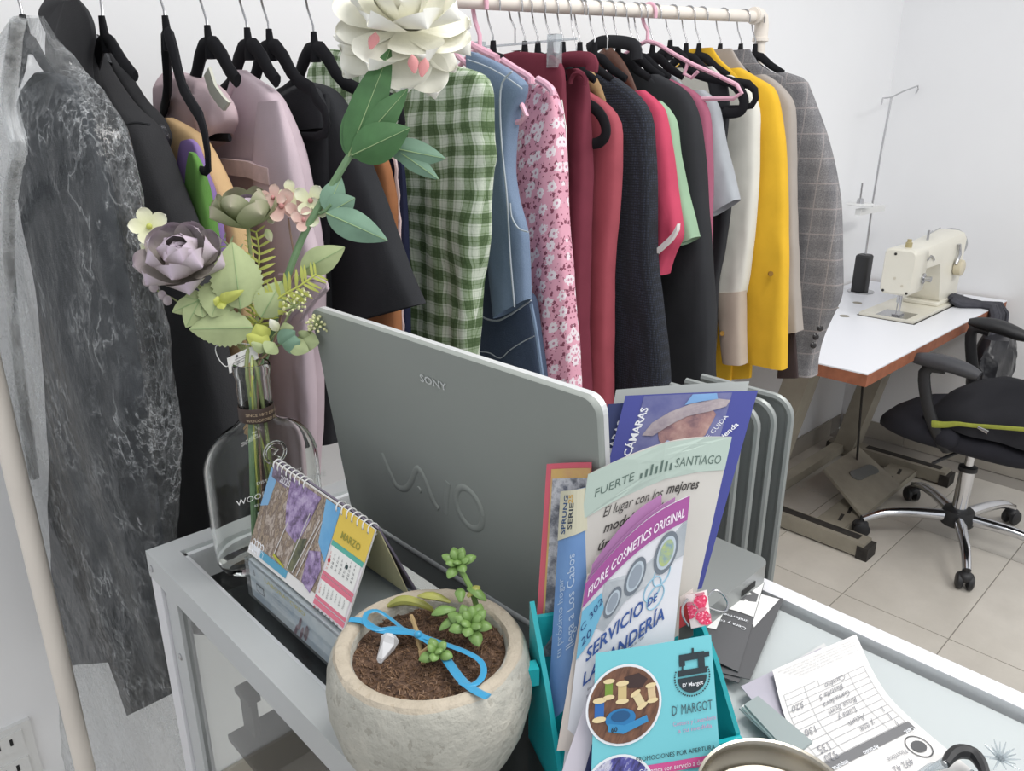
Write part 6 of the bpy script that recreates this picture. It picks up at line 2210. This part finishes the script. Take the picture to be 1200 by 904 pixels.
zr = PH - .0875
ribbon([sp(410, 726, .0135), sp(425, 728, .0135), sp(442, 738, .012), sp(462, 740, .011), sp(480, 741, .011), sp(490, 744, .012)], .0030)
ribbon([sp(490, 744, .012), sp(466, 736, .011), sp(440, 738, .013), sp(428, 730, .014), sp(430, 719, .0145), sp(442, 716, .013), sp(456, 724, .009), sp(474, 738, .009), sp(490, 744, .012)], .0020)
ribbon([sp(490, 744, .012), sp(506, 754, .010), sp(522, 772, .009), sp(540, 796, .0105), sp(556, 809, .0125), sp(572, 817, .0135)], .0034)
ribbon([sp(490, 744, .012), sp(518, 754, .012), sp(545, 764, .013), sp(562, 774, .012), sp(567, 786, .011), sp(562, 798, .0115), sp(550, 804, .0125), sp(540, 800, .0115)], .0022)
link('knot', MB().blob(sp(490, 744, .0125), .0032, .0032, .0026, 12, 8), m_rib, rb_)
# white crystal
cr = thing('white_crystal', sp(453, 762, 0), 'small white translucent crystal shard standing in the soil', 'crystal')
ca_, cb_ = sp(444, 776, 0), sp(457, 745, .014)
mb = MB()
mb.rings([[sp(440, 776, 0), sp(447, 778, .001), sp(448, 773, .004), sp(442, 771, .003)], [sp(445, 757, .006), sp(462, 762, .004), sp(462, 756, .010), sp(449, 752, .011)], [sp(447, 745, .012), sp(468, 752, .008), sp(462, 748, .014), sp(452, 744, .015)], [sp(452, 742, .013), sp(464, 746, .011), sp(460, 743, .014), sp(455, 742, .0145)]])
k = NT('milky_crystal')
k.base(lin((236, 236, 238)))
k.b.inputs['Roughness'].default_value = .2
k.b.inputs['Transmission Weight'].default_value = .25
link('shard', mb, k.m, cr, smooth=False)

# ================================================================== BOUQUET IN THE BOTTLE
BD_ = .775
NECK = V((BX, BY, Z0 + .219))
m_pst = plain('peony_stem_green', (112, 142, 104), rough=.6, var=.12, vscale=40)
m_stemg = plain('thin_stem_green', (146, 156, 106), rough=.6, var=.1, vscale=40)


def petal_mat(name, inner, outer, trans=.25, scale=40):
    k = NT(name)
    u, v = k.uv()
    k.base(k.mix(k.math('POWER', u, 1.4), lin(inner), lin(outer)))
    k.b.inputs['Roughness'].default_value = .75
    k.b.inputs['Subsurface Weight'].default_value = 0.0
    k.bump(k.noise(scale * 5, 3), .12)
    return k.m


m_pe = petal_mat('ivory_petal', (240, 238, 222), (246, 245, 238))
m_pepk = petal_mat('dusky_pink_petal', (196, 130, 130), (206, 150, 146))
m_rs = petal_mat('dusty_mauve_petal', (160, 154, 140), (204, 188, 204))
m_rsg = petal_mat('green_mauve_petal', (138, 150, 104), (170, 164, 142))
m_wh = petal_mat('white_floret', (216, 218, 176), (240, 238, 230))
m_pkf = petal_mat('blush_floret', (206, 166, 156), (236, 220, 206))
m_lfd = plain('deep_green_leaf', (74, 116, 70), rough=.6, var=.18, vscale=40)
m_lfb = plain('blue_green_leaf', (118, 150, 128), rough=.65, var=.14, vscale=40)
m_lfp = plain('pale_sage_leaf', (172, 184, 136), rough=.7, var=.12, vscale=40)
m_lfy = plain('yellow_green_leaf', (186, 192, 96), rough=.65, var=.12, vscale=40)
m_vein = plain('pale_leaf_vein', (150, 176, 126), rough=.6)


def petal(base, axis, side, L, W_, cup, curl, mat, parent, nu=10, nv=8, notch=0.0, pw=.7, name='petal', wave=0.0, seed=0):
    """cupped petal growing along axis; nrm is the hollow side"""
    axis = axis.normalized()
    side = (side - axis * side.dot(axis)).normalized()
    nrm = axis.cross(side)
    mb = MB()

    def f(u, v):
        s = (v - .5) * 2
        u = 1 - (1 - u) ** 2.5
        wid = W_ / 2 * (min(1.0, .22 + 1.25 * u ** .8)) * math.sqrt(max(0.0, 1 - u ** 5))
        h = cup * (s * s) * W_ * u + curl * L * u * u + wave * L * math.sin(s * 4 + seed) * u * u
        return base + axis * (L * u * (1 - .05 * abs(s))) + side * (wid * s) + nrm * h
    mb.grid(f, nu, nv)
    return link(name, mb, mat, parent)


def flower_leaf(base, tip, wid, mat, parent, bend=.15, nrm=None, lobes=0.0, vein=True, name='leaf', serr=0.0):
    d = tip - base
    L = d.length
    ax = d.normalized()
    toward = (EYE - base).normalized()
    n0 = nrm or (toward - ax * toward.dot(ax)).normalized()
    sd = ax.cross(n0).normalized()

    def f(u, v):
        s = (v - .5) * 2
        w = wid / 2 * (math.sin(PI * (u ** .8)) ** .8) * (1 + lobes * math.sin(u * 11)) * (1 + serr * (int(u * 24) % 2))
        if u in (0.0,):
            w = wid * .03
        if u > .999:
            w = wid * .02
        return base + ax * (L * u) + sd * (w * s) + n0 * (L * bend * math.sin(PI * u) - abs(s) * w * .35)
    lf = link(name, MB().grid(f, 24 if serr else 12, 6), mat, parent)
    if vein:
        pts = [base + ax * (L * u) + n0 * (L * bend * math.sin(PI * u) + .0003) for u in [k / 10 for k in range(11)]]
        link('vein', MB().tube(pts, [.0007 - .00005 * i for i in range(11)], 5), m_vein, lf)
    return lf


def stem(parent, pts, r, mat, name='stem', n=24):
    return link(name, MB().tube(resample(pts, n), r, 8), mat, parent)


# white peony on its tall stem
pe = thing('artificial_peony', NECK, 'large ivory white artificial peony on a tall green stem with broad leaves', 'flower')
stem(pe, [V((BX - .022, BY - .006, Z0 + .016)), V((BX - .012, BY, Z0 + .10)), V((BX - .002, BY, Z0 + .18)), at(312, 415, .80), at(330, 345, .775), at(356, 275, .765), at(386, 222, .758), at(410, 182, .752), at(432, 140, .752), at(450, 90, .76)], [.0036] * 30, m_pst, n=30)
PCN = at(470, 38, .765)
view = (EYE - PCN).normalized()
pax = (view * .55 + V((0, 0, .8)) + RGT * .05).normalized()
e1 = pax.orthogonal().normalized()
e2 = pax.cross(e1)
rp = random.Random(11)
for ringi, (cnt, L, W_, lift, cup, curl) in enumerate(((8, .068, .062, -.35, .08, -.12), (8, .066, .062, .0, .12, -.02), (7, .058, .058, .35, .20, .10), (7, .050, .052, .72, .28, .16), (6, .042, .046, 1.05, .34, .2), (4, .032, .040, 1.3, .4, .25))):
    for k in range(cnt):
        a = 2 * PI * (k + .5 * (ringi % 2) + rp.uniform(-.12, .12)) / cnt
        lf_ = lift + rp.uniform(-.12, .12)
        out = e1 * math.cos(a) + e2 * math.sin(a)
        d = out * math.cos(lf_) + pax * math.sin(lf_)
        sd = pax.cross(out)
        petal(PCN + pax * (.004 * ringi) + out * .004, d, sd, L * rp.uniform(.92, 1.08), W_ * rp.uniform(.92, 1.1), cup, curl, m_pe, pe, wave=.05, seed=k)
for a, b, c, d in ((434, 58, 440, 36), (486, 86, 482, 62), (494, 90, 498, 66)):
    p, q = at(a, b, .715), at(c, d, .715)
    petal(p, q - p, RGT, (q - p).length, .011, .3, .1, m_pepk, pe)
# its leaves
LB = at(408, 184, .75)
for tx, ty, dp, w, m_ in ((458, 56, .735, .034, m_lfd), (424, 108, .752, .026, m_lfd), (478, 104, .740, .030, m_lfd)):
    flower_leaf(LB, at(tx, ty, dp), w, m_, pe, bend=.10)
flower_leaf(at(412, 182, .745), at(480, 150, .735), .038, m_lfd, pe, bend=.12)
flower_leaf(at(452, 172, .765), at(522, 186, .765), .026, m_lfb, pe, bend=.08)
flower_leaf(at(462, 174, .765), at(514, 210, .768), .018, m_lfb, pe, bend=.05)
stem(pe, [at(408, 186, .755), at(440, 178, .765), at(462, 173, .768)], .0014, m_pst, n=8)
stem(pe, [at(374, 250, .76), at(380, 248, .755), at(388, 240, .752)], .0016, m_pst, n=8)
flower_leaf(at(382, 250, .752), at(454, 282, .752), .030, m_lfb, pe, bend=.14)
flower_leaf(at(382, 248, .755), at(400, 208, .758), .024, m_lfb, pe, bend=.1)
flower_leaf(at(384, 250, .754), at(416, 232, .756), .026, m_lfb, pe, bend=.12)
flower_leaf(at(352, 318, .762), at(404, 290, .755), .028, m_lfp, pe, bend=.12)
stem(pe, [at(348, 330, .768), at(352, 322, .765), at(354, 316, .762)], .0012, m_stemg, n=8)


def inneck(k):
    return V((BX + .006 * math.cos(k * 2.1), BY + .006 * math.sin(k * 2.1), Z0 + .205)), V((BX + .012 * math.cos(k * 1.7), BY + .008 * math.sin(k * 1.7), Z0 + .06))


def rose(name, label, cpx, dep, axis, R, rows, mats, stempts, k_):
    t = thing(name, NECK, label, 'flower')
    c = at(cpx[0], cpx[1], dep)
    ax = axis.normalized()
    f1 = ax.orthogonal().normalized()
    f2 = ax.cross(f1)
    rr = random.Random(k_)
    for i, (cnt, Lf, Wf, lift, cup, curl) in enumerate(rows):
        for k in range(cnt):
            a = 2 * PI * (k + .5 * (i % 2) + rr.uniform(-.15, .15)) / cnt
            out = f1 * math.cos(a) + f2 * math.sin(a)
            lf_ = lift + rr.uniform(-.08, .08)
            d = out * math.cos(lf_) + ax * math.sin(lf_)
            petal(c + out * (R * .10 * max(0, 3 - i) / 3) - ax * (R * .25), d, ax.cross(out), R * Lf, R * Wf, cup, curl, mats[0] if i < 2 else mats[1], t, pw=.45, wave=.03, seed=k)
    a_, b_ = inneck(k_)
    stem(t, [c - ax * (R * .3)] + [at(*q) for q in stempts] + [a_, b_], .0020, m_stemg, n=26)
    return t, c


rows_a = ((7, 1.05, 1.0, .18, .30, .18), (7, 1.0, .95, .50, .40, .24), (7, .88, .85, .78, .45, .22), (6, .74, .72, 1.0, .5, .18), (5, .58, .6, 1.18, .5, .12), (4, .42, .46, 1.3, .5, .1), (3, .3, .36, 1.45, .5, .1))
va = (EYE - at(215, 306, .74)).normalized()
ra, ca2 = rose('artificial_rose', 'dusty mauve artificial rose facing the viewer at the left of the bouquet', (214, 308), .745, va * .75 + V((0, 0, .75)) - RGT * .18, .040, rows_a, (m_rs, m_rs), ((240, 345, .755), (280, 400, .785)), 3)
rows_b = ((5, .95, 1.0, .30, .35, .20), (5, .95, .95, .55, .40, .22), (5, .80, .85, .80, .40, .05), (5, .66, .7, .95, .4, .0), (4, .5, .55, 1.1, .4, .0))
rb2, cb2 = rose('artificial_rose', 'greenish mauve artificial rose seen from the side, above the bottle neck', (288, 256), .765, V((0, 0, 1)) + FH * -.15 + RGT * -.05, .038, rows_b, (m_rsg, m_rs), ((294, 300, .772), (302, 370, .785)), 4)
flower_leaf(at(312, 268, .76), at(318, 284, .757), .008, m_rsg, rb2, bend=.1, vein=False)


def floret(t, c, ax, r, mat, n=4, seed=0.0, centre=None):
    ax = ax.normalized()
    f1 = ax.orthogonal().normalized()
    f2 = ax.cross(f1)
    for k in range(n):
        a = 2 * PI * k / n + seed
        out = f1 * math.cos(a) + f2 * math.sin(a)
        petal(c, out * .97 + ax * .12, ax.cross(out), r, r * .80, .12, .05, mat, t, nu=6, nv=4, pw=.5)
    link('floret_centre', MB().blob(c + ax * (r * .12), r * .15, r * .15, r * .15, 8, 6), centre or m_lfy, t)


ws = thing('white_blossom_spray', NECK, 'small white artificial blossom spray left of the mauve rose', 'flower')
stem(ws, [at(176, 268, .755), at(186, 284, .757), at(206, 320, .765), at(250, 370, .775), at(290, 420, .79), inneck(5)[0], inneck(5)[1]], .0011, m_stemg)
floret(ws, at(175, 266, .752), (EYE - at(175, 266, .75)).normalized() + V((0, 0, .2)), .0200, m_wh, 5, .35)
stem(ws, [at(190, 290, .757), at(178, 294, .757), at(170, 292, .757)], .0009, m_stemg, n=6)
for a, b in ((165, 287), (160, 296), (178, 288)):
    p = at(a, b, .757)
    petal(at(176, 293, .757), p - at(176, 293, .757), UPV, .013, .010, .3, .1, m_wh, ws)
for a, b in ((172, 330), (180, 337), (196, 352), (190, 346)):
    link('bud', MB().blob(at(a, b, .76), .0042, .0042, .0048, 10, 8, .2), m_rs, ws)
stem(ws, [at(172, 330, .76), at(186, 342, .761), at(206, 352, .765), at(240, 380, .775)], .0008, m_stemg, n=10)

hy = thing('blush_hydrangea', NECK, 'blush and cream artificial hydrangea sprig between the two tall stems', 'flower')
stem(hy, [at(338, 256, .775), at(342, 285, .775), at(346, 306, .776), at(335, 350, .78), at(318, 410, .795), inneck(6)[0], inneck(6)[1]], .0011, plain('brownish_stem', (150, 124, 108), rough=.7))
stem(hy, [at(360, 262, .772), at(354, 282, .774), at(347, 304, .776)], .0009, plain('brownish_stem', (150, 124, 108)), n=8)
for a, b, r, m_, sd_ in ((330, 242, .019, m_pkf, .2), (341, 228, .015, m_wh, .8), (352, 248, .016, m_pkf, .4), (364, 236, .018, m_wh, .1), (368, 250, .016, m_wh, .9), (320, 232, .014, m_pkf, .5), (316, 250, .013, m_wh, 1.1), (356, 258, .014, m_pkf, .3)):
    c = at(a, b, .768 + .008 * math.sin(a))
    floret(hy, c, (EYE - c).normalized() + V((0, 0, .3)) + RGT * .3 * math.sin(b), r, m_, 4, sd_, centre=m_pepk)

# greenery
gr = thing('ivy_spray', NECK, 'pale sage spray of serrated and ivy shaped leaves low in the bouquet', 'greenery')
stem(gr, [at(272, 330, .755), at(282, 370, .765), at(292, 410, .785), inneck(1)[0], inneck(1)[1]], .0013, m_stemg)
flower_leaf(at(282, 362, .75), at(272, 284, .742), .046, m_lfp, gr, bend=.08, serr=.10)
flower_leaf(at(262, 330, .752), at(248, 372, .745), .036, m_lfp, gr, bend=.08, serr=.10)
flower_leaf(at(296, 384, .758), at(222, 386, .748), .034, m_lfp, gr, bend=.10, serr=.12)
flower_leaf(at(306, 372, .757), at(330, 330, .755), .03, m_lfp, gr, bend=.1, serr=.1)
stem(gr, [at(240, 356, .755), at(262, 376, .765), at(290, 414, .785)], .0016, m_stemg, n=10)
for tx, ty, w in ((202, 366, .018), (218, 384, .020), (216, 348, .018), (238, 372, .018)):
    flower_leaf(at(234, 352, .75), at(tx, ty, .746), w, m_lfp, gr, bend=.08)
for tx, ty in ((250, 352), (272, 342), (286, 340), (262, 362)):
    flower_leaf(at(258, 354, .744), at(tx, ty, .740), .010, m_lfy, gr, bend=.15, vein=False)


def fern(label, pts, n, L0, mat, k_):
    t = thing('fern_sprig', NECK, label, 'greenery')
    ax_ = resample(pts, 30)
    stem(t, pts + [inneck(k_)[0], inneck(k_)[1]], .0010, mat, n=30)
    mb = MB()
    for i in range(n):
        s = i / (n - 1)
        k = int(s * 26)
        p, q = ax_[k], ax_[min(k + 2, 29)]
        d = (q - p).normalized()
        to = (EYE - p).normalized()
        sd = d.cross(to).normalized()
        for sg in (-1, 1):
            L = L0 * (.25 + .75 * math.sin(PI * min(1, .12 + .85 * s)) ** .7)
            leaf_d = (sd * sg - d * .55).normalized()
            pp = MB()

            def f(u, v, p=p, leaf_d=leaf_d, d=d, L=L, to=to):
                w = L * .11 * math.sin(PI * (.1 + .88 * u)) ** .6
                return p + leaf_d * (L * u) + d * (w * (v - .5) * 2) + to * (.06 * L * math.sin(PI * u))
            link('frond_leaflet', pp.grid(f, 4, 2), mat, t)
    return t


fern('yellow green fern sprig arching to the right over the bottle neck', [at(370, 322, .752), at(350, 336, .752), at(326, 350, .756), at(306, 376, .765), at(300, 408, .785)], 17, .020, m_lfy, 2)
fern('upright yellow green fern sprig behind the sage leaves', [at(300, 272, .775), at(304, 296, .774), at(302, 322, .774), at(300, 350, .776), at(300, 400, .79)], 14, .018, m_lfy, 7)
fern('short pale fern sprig beside the mauve rose', [at(262, 282, .765), at(272, 292, .765), at(284, 310, .766), at(294, 350, .775), at(298, 400, .79)], 10, .014, m_lfp, 8)

eu = thing('eucalyptus_sprig', NECK, 'sprig of round green leaves with pale umbel heads at the right of the neck', 'greenery')
stem(eu, [at(372, 382, .76), at(350, 396, .765), at(326, 405, .775), at(306, 425, .792), inneck(9)[0], inneck(9)[1]], .0012, m_stemg)
stem(eu, [at(342, 362, .76), at(330, 384, .766), at(316, 400, .775), at(304, 430, .79)], .0011, m_stemg, n=12)
for bx_, by_, tx, ty, w, m_ in ((326, 402, 346, 388, .018, m_lfb), (322, 402, 312, 414, .018, m_lfp), (330, 404, 352, 400, .022, m_lfb), (338, 402, 362, 412, .018, m_lfp), (352, 398, 374, 402, .020, m_lfp), (354, 398, 360, 388, .014, m_lfp), (326, 388, 316, 374, .010, m_wh), (328, 386, 344, 384, .012, m_lfp), (316, 404, 288, 392, .020, m_lfy), (314, 408, 294, 402, .016, m_lfp), (310, 400, 300, 380, .020, m_lfy)):
    flower_leaf(at(bx_, by_, .765), at(tx, ty, .758), w, m_, eu, bend=.12, vein=False)


def umbel(t, c, R, n, seed):
    rr = random.Random(seed)
    mb, hb = MB(), MB()
    for k in range(n):
        z = 1 - 1.4 * (k + .5) / n
        a = k * 2.39996
        d = V((math.sqrt(max(0, 1 - z * z)) * math.cos(a), math.sqrt(max(0, 1 - z * z)) * math.sin(a), z))
        q = c + d * R * rr.uniform(.85, 1.1)
        mb.tube([c, q], .0004, 4)
        hb.blob(q, .0015, .0015, .0015, 6, 4)
    link('umbel_stalks', mb, m_lfp, t)
    link('umbel_buds', hb, plain('pale_bud', (222, 222, 170), rough=.6), t)


umbel(eu, at(373, 382, .757), .0105, 46, 1)
umbel(eu, at(345, 360, .757), .0110, 26, 2)
umbel(eu, at(354, 348, .757), .0085, 18, 3)

# tag tied to the stems
tg2 = thing('price_tag', at(284, 420, .765), 'small white price tag tied at the neck of the bottle vase', 'tag')
tsf, TW, TH_ = quad_surf(at(266, 420, .765), at(300, 404, .768), at(303, 420, .768), at(269, 438, .765), bulge=.001)
link('card', MB().sheet(lambda u, v: tsf(u * TW, v * TH_), 6, 4, .0005), m_taglabel, tg2)
for k in range(3):
    patch(tsf, (TW * .25, TH_ * (.62 - .16 * k), TW * (.75 - .1 * k), TH_ * (.66 - .16 * k)), ink((110, 110, 110)), tg2)
patch(tsf, disc(TW * .34, TH_ * .82, .0014, 10), ink((90, 90, 90)), tg2)
link('string', MB().tube(resample([at(a, b, .764) for a, b in ((296, 404), (276, 402), (262, 403), (253, 406), (254, 416), (260, 426), (266, 430), (270, 426))], 24), .0005, 5), m_whitepl, tg2)
